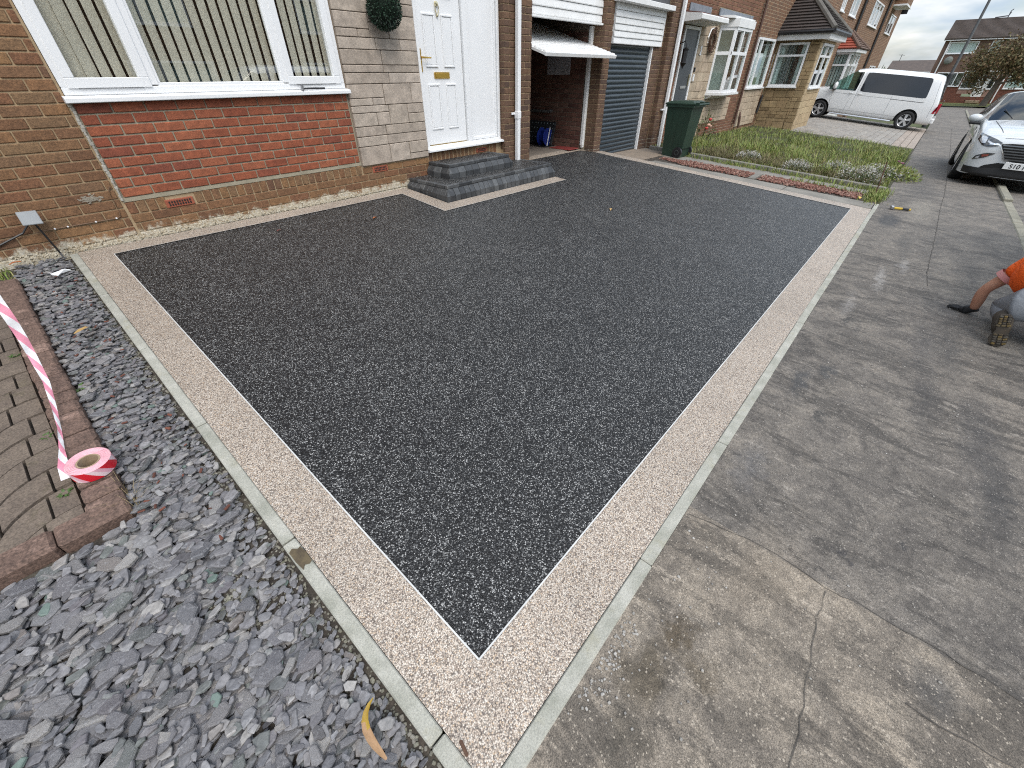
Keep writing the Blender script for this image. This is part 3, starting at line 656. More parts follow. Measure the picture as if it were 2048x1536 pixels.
# red brick panel
b = MB(); b.cur = 0; b.box(.0, 2.335, .006, .03, .566, 1.272); rp = b.build('brick_panel', MORTG, house)
bricks(rp, 'panel_brick', (0, 0, 0), X1, NY, .018, 2.326, .597, 1.272, [], REDB, vorg=.597, uorg=.018, mj=.012, prot=.004, th=.04)
b = MB(); b.extr([(0, 0), (.018, .006), (.02, .03), (0, .03)], (.0, -.001, .566), (2.335, -.001, .566), ((0, 1, 0), Z1)); b.build('mortar_fillet', MORTG, rp)
b = MB(); 
for i in range(30):
    z = .59+.023*i; b.cbox((.004+random.uniform(-.004, .004), -.002, z), (.018+random.uniform(-.004, .008), .016, .025), .004)
b.build('mortar_fillet', M('white_mortar', (.45,.43,.38), (.30,.28,.24), rough=1, bs=.5), rp)
# lime bloom and patches on the plinth: thin uneven mortar skins
LIME = M('lime_render', (.60,.56,.46), (.36,.29,.19), rough=1, bs=.8, bscale=60, scale=14, c3=(.20,.13,.075))
b = MB(); rl = random.Random(4)
for i in range(900):
    x = rl.uniform(-1.3, 2.3); zt = G(x, 0); z = zt+abs(rl.gauss(0, .022))*(1.5 if x < -.3 else 1); s = rl.uniform(.004, .016)
    b.cbox((x, .001+rl.uniform(-.0025, .0025), z), (s*1.6, .008, s*.8), s*.25, Matrix.Rotation(rl.uniform(-1.5, 1.5), 3, 'Y'))
b.build('lime_crust', LIME, fw, kind='stuff')
b = MB(); rl = random.Random(9)
for i in range(70): b.cbox((-.19+rl.gauss(0, .028), -.0005+rl.uniform(-.002, .0015), .632+rl.gauss(0, .013)-.004), (rl.uniform(.012, .03), .007, rl.uniform(.006, .014)), .003, Matrix.Rotation(rl.uniform(-.6, .6), 3, 'Y'))
b.build('mortar_patch', M('smeared_cement', (.30,.27,.22), (.22,.19,.15), rough=1, bs=.4), fw, kind='stuff')
# stone cladding
STONE = M('cast_stone', (.36, .29, .23), rnd=[(.385,.325,.27),(.425,.36,.30),(.345,.29,.24),(.40,.34,.28),(.45,.385,.325)], rough=.92, bs=1, bscale=34, scale=9, grain=.15)
b = MB(); b.box(2.338, 3.365, .006, .02, .547, 2.74); stp = b.build('stone_cladding', M('stone_joint', (.24,.195,.155), rough=1, bs=.2), house)
rst = random.Random(21)
def stone(x0, x1, z0, z1):
    piece(stp, 'stone', ((x0+x1)/2, -.005+rst.uniform(-.004, .003), (z0+z1)/2), X1, Z1, NY, (x1-x0-.005, z1-z0-.005, .036), STONE, .005)
z = .552
while z < 2.7:
    big = rst.random() < .6; h = .2 if big else .1; x = 2.345
    while x < 3.358:
        w = rst.uniform(.24, .50) if big else rst.uniform(.26, .6)
        if 3.358-(x+w) < .12: w = 3.358-x
        if big and rst.random() < .62:
            k = rst.choice((.07, .1, .13)); 
            if w > .3 and rst.random() < .5:
                m2 = x+w*rst.uniform(.35, .65); stone(x, m2, z, z+k); stone(m2, x+w, z, z+k); stone(x, x+w, z+k, z+h)
            else: stone(x, x+w, z, z+k); stone(x, x+w, z+k, z+h)
        else: stone(x, x+w, z, z+h)
        x += w
    z += h
# piers beside the garage
FY = -.09
b = MB(); b.box(4.83, 5.42, FY+.009, .25, .0, 2.75); b.box(4.829+.0, 4.84, .0, .2, .5, 2.75); pl = b.build('garage_pier', MORT, house)
bricks(pl, 'pier_brick', (0, FY, 0), X1, NY, 4.822, 5.43, .15, 2.75, [], DKBRICK, vorg=.0, uorg=4.822)
bricks(pl, 'pier_brick', (4.822, 0, 0), -Y1, NX, -.02, -FY-.002, .49, 2.75, [], DKBRICK, vorg=.0, uorg=-.02, L_=.112, bond=0, th=.03)
b = MB(); b.box(7.439, 7.671, FY+.009, .3, -.1, 2.75); pr_ = b.build('garage_pier', MORT, house)
bricks(pr_, 'pier_brick', (0, FY, 0), X1, NY, 7.43, 7.68, .1, 2.75, [], DKBRICK, vorg=.0, uorg=7.43-.112, L_=.225, bond=.55)
bricks(pr_, 'pier_brick', (7.43, 0, 0), -Y1, NX, -.13, -FY-.002, .15, 2.75, [], DKBRICK, vorg=.0, uorg=-.13, L_=.225, bond=.5, th=.03)
# garage interior
GW = 7.36
b = MB(); b.box(5.38, 7.45, 6.0, 6.1, .1, 2.4); b.box(5.28, 5.38, .25, 6.1, .1, 2.4); b.box(5.2, 7.6, .3, 6.1, 2.4, 2.5)
b.build('garage_shell', M('garage_plaster', (.16,.11,.085), rough=1, bs=.3), house)
b = MB(); b.box(GW+.008, GW+.2, .21, 6.05, .1, 2.4); gwl = b.build('garage_wall', M('garage_mortar', (.16,.13,.10), rough=1, bs=.3), house)
bricks(gwl, 'garage_brick', (GW, 0, 0), Y1, NX, .215, 2.6, .23, 2.05, [], GARB, vorg=.23, uorg=.215, prot=.0, th=.03, jit=.004)
b = MB(); b.add(*sheet([5.38, 7.35], [.30, 2, 4, 6], lambda x, y: .24)); b.add(*sheet([5.40, 7.30], [.29, .3005], lambda x, y: G(x, .3)+.004 if y < .3 else .24))
b.build('garage_floor', M('garage_concrete', (.24,.20,.165), (.17,.145,.12), rough=.9, bs=.3, scale=3), None, kind='structure')
b = MB(); b.cbox((7.385, .16, 1.19), (.07, .06, 1.80), .004); b.cbox((7.388, .155, .275), (.06, .05, .05), .01); jm = b.build('door_jamb', WHITEW, house)
b = MB(); b.cbox((5.465, .16, 1.16), (.07, .06, 1.86), .004); b.build('door_jamb', WHITEW, house)
# boarding above the garage
bo = MB(); bo.box(5.43, 7.425, .02, .12, 2.115, 3.2); bp = bo.build('boarding', WHITEW, house)
for i in range(9):
    z0 = 2.125+.098*i; bb = MB(); bb.extr([(.018, z0), (-.004, z0+.001), (-.006, z0+.012), (.008, z0+.092), (.018, z0+.092)], (5.432, 0, 0), (7.424, 0, 0), (Y1, Z1)); bb.build('board', WHITEW, bp)
bb = MB(); bb.cbox((6.43, -.005, 2.105), (1.99, .07, .025), .003); bb.build('drip_strip', WHITEW, bp)
# up-and-over door, half raised
gd = MB(); A_ = Vector((0, -.36, 1.685)); D_ = Vector((0, 1.1, .315)).normalized(); Nn = Vector((0, -D_.z, D_.y))
gd.obox((6.42, *(A_ + D_*.98 - Nn*.022)[1:]), X1, D_, Nn, 1.99, 1.96, .03)
gdo = gd.build('garage_door', WHITEW, house)
for i in range(22):
    c = A_ + D_*(.045+.089*i); bb = MB(); bb.cbox((6.42, c.y, c.z), (1.97, .066, .034), .010, Matrix((X1, D_, Nn)).transposed()); bb.build('door_rib', WHITEW, gdo)
bb = MB(); c = A_ - D_*.0 - Nn*.02; bb.cbox((6.42, c.y, c.z), (2.0, .03, .05), .005, Matrix((X1, D_, Nn)).transposed()); bb.build('bottom_rail', WHITEW, gdo)
bb = MB(); bb.tube([(5.75, .62, 2.05), (5.75, .62, 2.0), (5.75, .66, 1.97)], .012); bb.build('door_latch', M('dull_steel', (.35,.35,.36), metal=.8, rough=.4, bs=.02), gdo)
# upper storey and roof (above the picture)
b = MB(); b.box(-6, 7.6, .0, 7, 2.76, 5.2); b.box(-6, -2.62, .0, .3, 0, 2.755); b.box(-6, 5.3, 6.5, 7, 0, 2.755); b.build('upper_wall', BTX, house)
TILE = M('brown_roof_tile', (.10,.075,.062), (.065,.05,.043), rough=.85, bs=.4, bscale=30, scale=3)
def gable_roof(par, x0, x1, y0, y1, ze, zr, th=.12, ov=.3, name='roof', mat=None, rows=0):
    mb = MB(); ym = (y0+y1)/2
    mb.extr([(y0-ov, ze-.1), (ym, zr), (y1+ov, ze-.1), (y1+ov, ze-.1+th), (ym, zr+th), (y0-ov, ze-.1+th)], (x0, 0, 0), (x1, 0, 0), (Y1, Z1)); return mb.build(name, mat or TILE, par)
gable_roof(house, -6, 7.6, 0, 7, 5.2, 7.2)
# ---- window
GL = glass('window_glass', (.93, .95, .94), .008, spec=2.6)   # sealed double glazing: four reflecting faces
def frame(mb, x0, x1, z0, z1, y0, y1, w, wb=None, ch=.004):
    wb = wb or w
    mb.cbox(((x0+x1)/2, (y0+y1)/2, z0+wb/2), (x1-x0, y1-y0, wb), ch); mb.cbox(((x0+x1)/2, (y0+y1)/2, z1-w/2), (x1-x0, y1-y0, w), ch)
    for xx in (x0+w/2, x1-w/2): mb.cbox((xx, (y0+y1)/2, (z0+z1)/2+(wb-w)/2), (w, y1-y0-.001, z1-z0-w-wb), ch)
win = MB()
frame(win, .004, 2.331, 1.318, 2.615, -.004, .066, .05, .05)
for xx in (.60, 1.70): win.cbox((xx, .03, 1.97), (.055, .069, 1.19), .004)
wf = win.build('window', WHITE, house)
for x0, x1 in ((.045, .577), (1.722, 2.288)):
    q = MB(); frame(q, x0, x1, 1.36, 2.57, -.016, .045, .066); s_ = q.build('sash', WHITE, wf)
    q = MB()
    gx = .056
    q.box(x0+.06, x1-.06, -.0172, -.0162, 1.3585, 1.361); q.build('sash_gasket', BLACKP, wf)
q = MB(); frame(q, .622, 1.684, 1.36, 2.57, .004, .05, .026, .03); q.build('glazing_bead', WHITE, wf)
for x0, x1 in ((.105, .517), (.64, 1.67), (1.782, 2.228)):
    q = MB(); q.box(x0, x1, .026, .032, 1.385, 2.545); q.build('pane', GL, wf)
q = MB(); q.extr([(.03, 1.272), (-.062, 1.272), (-.065, 1.276), (-.065, 1.300), (-.055, 1.306), (-.004, 1.316), (.03, 1.316)], (-.018, 0, 0), (2.352, 0, 0), (Y1, Z1)); q.build('sill', WHITE, wf)
BL = M('blind_fabric', (.72, .655, .56), (.65, .59, .505), rough=.9, bs=.2, bscale=150, scale=20)
for i in range(27):
    x = .07 + .0865*i; a = math.radians(16 + random.uniform(-4, 4)); q = MB()
    if i == 1: a = math.radians(2)
    q.obox((x, .088+random.uniform(-.004, .004), 2.0), (math.cos(a), math.sin(a), 0), Z1, (-math.sin(a), math.cos(a), 0), .089 if i < 3 else .0745, 1.30, .0014); q.build('blind_slat', BL, wf)
q = MB(); q.box(-.1, 2.43, .3, .34, .9, 1.2); q.build('radiator_shelf', M('room_wall', (.22,.19,.16), rough=1, bs=0), house)
q = MB(); q.box(-.6, 3.2, 3.5, 3.6, .3, 2.7); q.box(-.7, -.6, .3, 3.6, .3, 2.7); q.box(3.2, 3.3, .3, 3.6, .3, 2.7); q.box(-.7, 3.3, .3, 3.6, .2, .3); q.box(-.7, 3.3, .3, 3.6, 2.7, 2.75); q.build('room', M('room_wall', (.22,.19,.16)), house)
# ---- front door and side panel
dr = MB()
frame(dr, 3.37, 4.812, .632, 2.715, -.004, .08, .042, .03); dr.cbox((4.172, .038, 1.66), (.075, .083, 2.0), .004); df = dr.build('door_frame', WHITE, house)
q = MB(); q.cbox((3.772, .05, 1.665), (.70, .045, 1.99), .004); leaf = q.build('door', WHITE, house)
for (x0, x1, z0, z1) in ((3.508, 3.70, 1.505, 2.012), (3.80, 3.985, 1.505, 2.012), (3.508, 3.70, .842, 1.338), (3.80, 3.98, .842, 1.338), (3.508, 3.70, 2.16, 2.55), (3.80, 3.985, 2.16, 2.55)):
    q = MB(); frame(q, x0, x1, z0, z1, .014, .03, .022, ch=.006); q.cbox(((x0+x1)/2, .027, (z0+z1)/2), (x1-x0-.05, .012, z1-z0-.05), .004); q.build('door_panel', WHITE, leaf)
q = MB(); q.cbox((3.43, .023, 1.572), (.03, .012, .225), .004); q.tube([(3.43, .018, 1.60), (3.43, -.03, 1.598), (3.55, -.035, 1.596)], [.012, .010, .007], 8); q.lathe([(0, -.004), (.008, -.004), (.008, .008)], (3.43, .012, 1.50), 'Y', 10); q.build('door_handle', BRASS, leaf)
q = MB(); q.cbox((3.748, .022, 1.424), (.256, .014, .066), .004); lp = q.build('letterplate', BRASS, leaf); q = MB(); q.cbox((3.748, .012, 1.424), (.215, .008, .042), .003); q.build('letterplate_flap', BRASS, leaf)
CHR = M('pale_brass', (.75,.66,.42), rough=.2, metal=.9, bs=0)
q = MB(); q.lathe([(0, -.012), (.022, -.008), (.026, .01)], (3.746, .016, 2.10), 'Y', 14)
q.tube([(3.746+.026*math.sin(t)*(1+.25*math.cos(t)), .012, 2.052+.05*math.cos(t)) for t in [i*2*math.pi/18 for i in range(19)]], .0055, 8); q.lathe([(0, -.012), (.012, -.006), (.012, .01)], (3.746, .012, 1.995), 'Y', 10); q.build('knocker', CHR, leaf)
q = MB(); q.cbox((4.485, .055, 1.68), (.545, .03, 2.03), .003); frame(q, 4.225, 4.762, .665, 2.69, .018, .06, .035); q.build('side_panel', WHITE, df)
q = MB(); q.box(3.44, 4.11, .02, .05, .652, .668); q.build('threshold', M('gold_threshold', (.55,.40,.16), rough=.35, metal=.7, bs=.02), df)
q = MB(); q.extr([(.07, .598), (-.062, .598), (-.066, .602), (-.066, .620), (-.055, .626), (.0, .634), (.07, .634)], (3.352, 0, 0), (4.862, 0, 0), (Y1, Z1)); q.build('sill', WHITE, df)
q = MB(); q.box(3.3, 4.9, .09, .12, .6, 2.75); q.build('hall_back', DARK, house)
# downpipe
pz = [(5.05, -.155, .325), (5.05, -.155, 2.9)]
q = MB(); q.cbox((5.052, -.148, 1.62), (.066, .066, 2.6), .008); dpp = q.build('downpipe', WHITE, house)
for z in (.935, 2.35): q = MB(); q.cbox((5.052, -.148, z), (.078, .078, .10), .008); q.cbox((5.0, -.11, z+.02), (.10, .02, .03), .004); q.build('pipe_clip', WHITE, dpp)
# cable clipped along the wall
q = MB(); CB = M('brown_cable', (.16,.09,.05), rough=.6, bs=0)
q.tube([(-.62, -.012, .455), (-.5, -.006, .458), (-.3, -.006, .4575), (-.102, -.006, .457), (-.07, -.006, .465), (-.060, -.006, .50), (-.058, -.006, .57), (-.052, -.006, .67), (-.03, -.006, .70)], .004, 6); q.build('cable', CB, house)
q = MB(); q.tube([(-1.4, -.008, .42), (-1.0, -.008, .40), (-.85, -.012, .41), (-.68, -.02, .47), (-.62, -.03, .53)], .007, 6); q.build('cable', BLACKP, house)
for xx in (-.5, -.42, -.24, -.1): q = MB(); q.cbox((xx, -.008, .4585), (.012, .012, .012), .003); q.build('cable_clip', WHITE, house)
# ================================================================ DOORSTEP
ENG = M('blue_engineering_brick', (.07, .075, .08), rnd=[(.036,.038,.041),(.056,.059,.062),(.026,.028,.031),(.072,.075,.078),(.045,.048,.051),(.10,.105,.108),(.031,.033,.036)], rough=.5, bs=.4, bscale=60, scale=16, grain=.2, c3=(.125,.128,.128))
step = thing('doorstep', 'two tier black doorstep of chamfered dark blue bricks below the white door', 'steps', (4.05, -.4, .2))
JNT = M('dark_joint', (.05,.05,.05), (.11,.11,.105), rough=.9, bs=.2)
ENGM = {}
def plinth_brick(w, H, ins, low):
    key = (round(w/.002), round(H/.003), round(ins/.002))
    if key not in ENGM:
        mb = MB(); mb.extr([(-.11, -.02), (0, -.02), (0, low), (-ins, H), (-.11, H)], (-w/2, 0, 0), (w/2, 0, 0), ((0, -1, 0), Z1))
        me = bpy.data.meshes.new('step_brick'); me.from_pydata(mb.v, [], mb.f); me.materials.append(ENG); bm = bmesh.new(); bm.from_mesh(me); bmesh.ops.recalc_face_normals(bm, faces=bm.faces)
        bmesh.ops.bevel(bm, geom=bm.edges[:], offset=.003, segments=1, affect='EDGES'); bm.to_mesh(me); bm.free(); ENGM[key] = me
    return ENGM[key]
def tier(x0, x1, yf, yb, zb, ztop, ins, cap, per, zslope):
    # body
    mb = MB(); mb.prism([(x0+ins+.012, yb), (x1-ins-.012, yb), (x1-ins-.012, yf+ins+.012), (x0+ins+.012, yf+ins+.012)], zb-.1, ztop-.012); core = mb.build('step_core', JNT, step)
    def put(c, ang, w, zb_, H, low):
        o = bpy.data.objects.new('step_brick', plinth_brick(w-.006, H, ins, low)); COL.objects.link(o); o.parent = core
        o.matrix_basis = Matrix.Translation(Vector(c) - OFF[core]) @ Matrix.Rotation(ang, 4, 'Z')
    def run(p0, p1, ang):
        p0, p1 = Vector(p0), Vector(p1); n = max(1, round((p1-p0).length/per))
        for i in range(n):
            c = p0.lerp(p1, (i+.5)/n); z_ = zb if zb > .3 else G(c.x, c.y); H = ztop-cap-z_
            put((c.x, c.y, z_), ang, (p1-p0).length/n, z_, H, H*.48)
    run((x0+.05, yf, 0), (x1-.05, yf, 0), 0); run((x0, yb, 0), (x0, yf+.05, 0), -math.pi/2); run((x1, yf+.05, 0), (x1, yb, 0), math.pi/2)
    # corner bricks
    for (cx, sx_) in ((x0, 1), (x1, -1)):
        z_ = zb if zb > .3 else G(cx, yf); H = ztop-cap-z_; lo = H*.48; k = .05; mb = MB()
        P_ = [(cx, yf), (cx+sx_*k, yf), (cx+sx_*k, yf+k), (cx, yf+k)]; T_ = [(cx+sx_*ins*.95, yf+ins*.95), (cx+sx_*k, yf+ins), (cx+sx_*k, yf+k), (cx+sx_*ins, yf+k)]
        mb.add([(x, y, z_-.02) for x, y in P_] + [(x, y, z_+lo) for x, y in P_] + [(x, y, z_+H) for x, y in T_], [(0,1,5,4),(1,2,6,5),(2,3,7,6),(3,0,4,7),(4,5,9,8),(5,6,10,9),(6,7,11,10),(7,4,8,11),(8,9,10,11)])
        mb.build('step_brick', ENG, core)
    # capping strip
    xi0, xi1, yi = x0+ins-.006, x1-ins+.006, yf+ins-.006; w = .055
    def caprow(p0, p1, n, ax):
        for i in range(n):
            c = Vector(p0).lerp(Vector(p1), (i+.5)/n); l_ = (Vector(p1)-Vector(p0)).length/n-.004
            piece(core, 'coping_brick', (c.x, c.y, ztop-cap/2+random.uniform(-.002, .001)), X1, Y1, Z1, (l_, w, cap) if ax == 0 else (w, l_, cap), ENG, .005)
    caprow((xi0, yi+w/2, 0), (xi1, yi+w/2, 0), max(3, round((xi1-xi0)/.215)), 0); ny = max(2, round((yb-yi-w)/.2))
    caprow((xi0+w/2, yi+w+.003, 0), (xi0+w/2, yb, 0), ny, 1); caprow((xi1-w/2, yi+w+.003, 0), (xi1-w/2, yb, 0), ny, 1)
    mb = MB(); mb.prism([(xi0+w, yb), (xi1-w, yb), (xi1-w, yi+w), (xi0+w, yi+w)], ztop-.02, ztop-.006); mb.build('tread', BLK, step)
tier(SX0+.01, SX1, SY+.01, -.012, .2, .338, .05, .038, .088, 0)
tier(3.30, 4.56, -.475, -.012, .335, .492, .045, .038, .125, 0)
# ================================================================ NEIGHBOUR HOUSES
GREYP = M('anthracite_paint', (.042,.055,.066), (.034,.045,.055), rough=.32, bs=.02)
DOORG = M('dark_grey_door', (.05,.058,.068), (.04,.047,.056), rough=.4, bs=.05)
LEAD = M('grey_lead', (.23,.25,.28), (.13,.15,.175), rough=.6, bs=.15, scale=9, c3=(.42,.45,.48))
SLATEG = M('slate_grey_hanging', (.09,.095,.10), (.07,.07,.075), rough=.7, bs=.2)
GLD = glass('dim_window_glass', (.88, .93, .92), .012, spec=1.35)
CURT = M('net_curtain', (.74,.77,.75), (.62,.65,.64), rough=1, bs=.3, bscale=30, scale=10)
ROOMP = M('pale_room', (.40,.40,.37), rough=1, bs=0)
BEIGE = M('beige_stone_facing', (.43,.345,.25), rnd=[(.42,.34,.25),(.46,.375,.275),(.38,.30,.215),(.44,.35,.26)], rough=.95, bs=.7, bscale=34, scale=6)
YSTONE = M('yellow_stone_facing', (.33,.24,.13), rnd=[(.31,.225,.125),(.355,.26,.145),(.26,.185,.10),(.33,.235,.13),(.22,.155,.085)], rough=.95, bs=.8, bscale=30, scale=6)
SJ = M('beige_joint', (.24,.185,.125), rough=1, bs=.2); SJ2 = M('yellow_joint', (.15,.105,.06), rough=1, bs=.2)
def facing(par, nm, O, U, N3, u0, u1, v0, v1, holes, mat, seed, hs=(.10, .15, .2), ws=(.18, .5), prot=.012):
    r = random.Random(seed); z = v0; O, U, N3 = Vector(O), Vector(U), Vector(N3)
    while z < v1-.03:
        h = min(r.choice(hs), v1-z); x = u0
        if v1-(z+h) < .04: h = v1-z
        while x < u1-.02:
            w = r.uniform(*ws)
            if u1-(x+w) < .1: w = u1-x
            for a, b_, c, d in rects_minus(x, x+w, z, z+h, holes):
                if b_-a > .03 and d-c > .03: piece(par, nm, O+U*((a+b_)/2)+Z1*((c+d)/2)+N3*(prot-.02+r.uniform(-.004, .004)), U, Z1, N3, (b_-a-.008, d-c-.008, .04), mat, .006)
            x += w
        z += h
def window_on(par, O, U, N3, u0, u1, v0, v1, mull=(), trans=(), depth=.06, w=.06, blinds=None, sill=True, pane_mat=None, simple=False):
    """framed window standing on a wall plane; returns the window part"""
    O, U, N3 = Vector(O), Vector(U), Vector(N3); M3 = Matrix((U, N3, Z1)).transposed()
    def bx(mb, a, b_, c, d, n0, n1, ch=.004): mb.cbox(O+U*((a+b_)/2)+Z1*((c+d)/2)+N3*((n0+n1)/2), (b_-a, n1-n0, d-c), ch, M3)
    mb = MB(); bx(mb, u0, u1, v0, v0+w, -.05, .02); bx(mb, u0, u1, v1-w, v1, -.05, .02)
    for a in (u0, u1-w): bx(mb, a, a+w, v0+w, v1-w, -.05, .0195)
    for a in mull: bx(mb, a-w/2, a+w/2, v0+w, v1-w, -.05, .0215)
    cuts = [u0+w/2] + list(mull) + [u1-w/2]
    for t_ in trans:
        bx(mb, u0+w, u1-w, t_-w/2, t_+w/2, -.05, .018)
    wo = mb.build('window', WHITE, par)
    for a, b_ in zip(cuts[:-1], cuts[1:]):
        vc = [v0+w] + [t_ for t_ in trans] + [v1-w]
        for c, d in zip(vc[:-1], vc[1:]):
            mb = MB(); bx(mb, a+.02, b_-.02, c, d, -.022, -.016, .001); mb.build('pane', pane_mat or GLD, wo)
    if sill: mb = MB(); bx(mb, u0-.03, u1+.03, v0-.045, v0-.002, -.05, .07, .006); mb.build('sill', WHITE, wo)
    # room behind: curtain or blind and a dim back
    mb = MB(); n = max(3, int((u1-u0)/.12))
    if blinds == 'slats':
        for i in range(n):
            cu = u0+(i+.5)*(u1-u0)/n; mb.obox(O+U*cu+Z1*(v0+v1)/2-N3*.13, (U+N3*.25).normalized(), Z1, N3, (u1-u0)/n*.8, v1-v0-.05, .002)
    else:
        for (a, b_) in ((u0, u0+(u1-u0)*.22), (u1-(u1-u0)*.22, u1)) if blinds == 'curtain' else ((u0+.02, u1-.02),):
            k = max(4, int((b_-a)/.05))
            for i in range(k):
                p, q = a+(b_-a)*i/k, a+(b_-a)*(i+1)/k; dd = .14+.02*(i % 2), .14+.02*((i+1) % 2)
                P0, P1 = O+U*p-N3*dd[0], O+U*q-N3*dd[1]; mb.add([P0+Z1*v0, P1+Z1*v0, P1+Z1*v1, P0+Z1*v1], [(0,1,2,3)])
    if blinds: mb.build('curtain', CURT, wo)
    mb = MB(); mb.obox(O+U*(u0+u1)/2+Z1*(v0+v1)/2-N3*.75, U, Z1, N3, u1-u0+.15, v1-v0+.1, .02); mb.build('room', ROOMP, wo)
    return wo
nh = thing('neighbour_house', 'brown terraced house with dark roller garage door and white bow window beside the green bin', 'house', (9, 0, 0))
# garage B
RS = MB(); RS.box(7.69, 9.3, -.015, .02, 0, 1.95); roll = RS.build('roller_door', GREYP, nh)
for i in range(25):
    z = .045+.0765*i
    mb = MB(); mb.extr([(0, z), (-.012, z+.010), (-.021, z+.030), (-.021, z+.046), (-.012, z+.066), (0, z+.0755)], (7.692, -.015, 0), (9.298, -.015, 0), (Y1, Z1)); mb.smooth = True; mb.build('door_slat', GREYP, roll)
mb = MB(); mb.cbox((9.318, -.05, .95), (.035, .07, 1.95), .004); mb.build('door_guide', WHITE, nh)
mb = MB(); mb.box(9.345, 9.75, FY+.009, .3, -.3, 2.75); mb.box(7.68, 10.13, .12, .3, -.3, -.0); gp = mb.build('garage_pier', MORT, nh)
bricks(gp, 'brick', (0, FY, 0), X1, NY, 9.336, 9.752, -.1, 2.45, [], DKBRICK, vorg=.0, uorg=9.336-.112)
mb = MB(); mb.box(9.76, 10.11, -.191, .2, -.3, 2.75); gp2 = mb.build('garage_pier', MORT, nh)
bricks(gp2, 'brick', (0, -.2, 0), X1, NY, 9.752, 10.12, -.1, 2.75, [], DKBRICK, vorg=.0, uorg=9.752)
bricks(gp2, 'brick', (9.752, 0, 0), -Y1, NX, FY*-1, .198, -.1, 2.75, [], DKBRICK, vorg=.0, uorg=.09, L_=.112, th=.02, bond=0)
WSTAIN = M('stained_white_paint', (.76,.77,.77), (.66,.67,.67), rough=.55, bs=.08, scale=4, c3=(.50,.50,.49))
mb = MB(); mb.box(7.69, 9.58, -.10, -.0, 1.86, 2.42); nbp = mb.build('boarding', WSTAIN, nh)
for i in range(6):
    z0 = 1.862+.0905*i; mb = MB(); mb.extr([(-.02, z0), (-.034, z0+.001), (-.036, z0+.010), (-.022, z0+.086), (-.01, z0+.086)], (7.684, -.09, 0), (9.585, -.09, 0), (Y1, Z1)); mb.build('board', WSTAIN, nbp)
mb = MB(); mb.cbox((9.585, -.11, 2.14), (.02, .05, .55), .004); mb.build('board_trim', WSTAIN, nbp)
mb = MB(); mb.cbox((8.66, -.17, 2.445), (2.1, .16, .075), .006); mb.build('fascia', WHITEW, nh)
mb = MB(); mb.box(7.69, 9.75, -.085, .1, 2.48, 3.6); mb.build('tile_hanging', SLATEG, nh)
# house front
H1 = [(10.88, 11.80, -.4, 2.30), (13.0, 14.78, .86, 2.42)]
mb = MB(); backing(mb, (0, 0, 0), X1, NY, 10.12, 15.9, -.5, 3.3, H1, .009, .22); nfw = mb.build('front_wall', MORT, nh)
BR2 = M('mid_brown_brick', (.18,.085,.05), rnd=[(.19,.088,.05),(.155,.07,.04),(.22,.105,.06),(.13,.06,.036),(.205,.10,.055)], rough=.88, bs=.5, bscale=60, scale=20, grain=.25)
bricks(nfw, 'brick', (0, 0, 0), X1, NY, 10.125, 15.9, -.3, 3.25, H1 + [(11.8, 13.0, .0, 2.42), (13.0, 15.15, .28, .86), (10.9, 12.1, 2.5, 2.64), (12.66, 15.2, 2.55, 2.68)], BR2, vorg=0, uorg=10.1)
mb = MB(); mb.box(11.80, 13.0, -.001, .03, .0, 2.42); mb.box(13.0, 15.15, -.001, .03, .28, .86); nst = mb.build('stone_facing', SJ, nh)
facing(nst, 'stone', (0, 0, 0), X1, NY, 11.81, 12.99, .0, 2.41, [], BEIGE, 3); facing(nst, 'stone', (0, 0, 0), X1, NY, 13.0, 15.15, .285, .855, [], BEIGE, 4)
# door
mb = MB(); frame(mb, 10.9, 11.78, .12, 2.28, -.02, .06, .06); ndf = mb.build('door_frame', WHITE, nh)
mb = MB(); mb.cbox((11.345, .03, 1.2), (.76, .05, 2.04), .004); ndo = mb.build('door', DOORG, nh)
mb = MB(); mb.cbox((11.40, -.004, 1.16), (.30, .02, .055), .004); mb.build('letterplate', M('satin_chrome', (.6,.6,.6), rough=.3, metal=.8, bs=0), ndo)
mb = MB(); mb.cbox((11.66, -.004, 1.30), (.03, .02, .22), .004); mb.tube([(11.66, -.01, 1.36), (11.66, -.05, 1.36), (11.57, -.055, 1.36)], .01, 8); mb.build('door_handle', CHR, ndo)
mb = MB(); mb.cbox((11.35, -.06, .06), (.95, .25, .1), .01); mb.build('doorstep', CONC, nh)
mb = MB(); mb.cbox((11.86, -.025, 1.50), (.05, .03, .09), .004); mb.cur = 0; mb.build('doorbell', BLACKP, nh); mb = MB(); mb.cbox((11.87, -.03, 1.34), (.06, .035, .14), .004); mb.build('key_safe', WHITE, nh)
mb = MB(); mb.box(11.99, 12.03, -.03, -.018, 1.80, 1.96); mb.box(11.955, 11.99, -.03, -.018, 1.92, 1.94); mb.box(11.95, 12.07, -.03, -.018, 1.78, 1.80); mb.build('house_number', WHITE, nh)
mb = MB(); mb.tube([(10.72, -.02, 1.95), (10.74, -.14, 2.0), (10.78, -.16, 1.9)], .012); mb.lathe([(.0, 1.90), (.07, 1.86), (.06, 1.83), (.055, 1.64), (.075, 1.62), (.03, 1.56), (0, 1.5)], (10.78, -.16, 0), 'Z', 8); mb.build('wall_lantern', BLACKP, nh)
mb = MB(); mb.extr([(0, 2.30), (-.50, 2.32), (-.52, 2.335), (-.52, 2.40), (-.50, 2.42), (0, 2.47)], (10.42, 0, 0), (12.02, 0, 0), (Y1, Z1)); can = mb.build('door_canopy', WHITEW, nh)
mb = MB(); mb.extr([(0, 2.472), (-.49, 2.424), (-.49, 2.435), (0, 2.50)], (10.44, 0, 0), (12.0, 0, 0), (Y1, Z1)); mb.build('canopy_felt', M('red_felt', (.16,.06,.05), (.1,.05,.04), rough=.9), can)
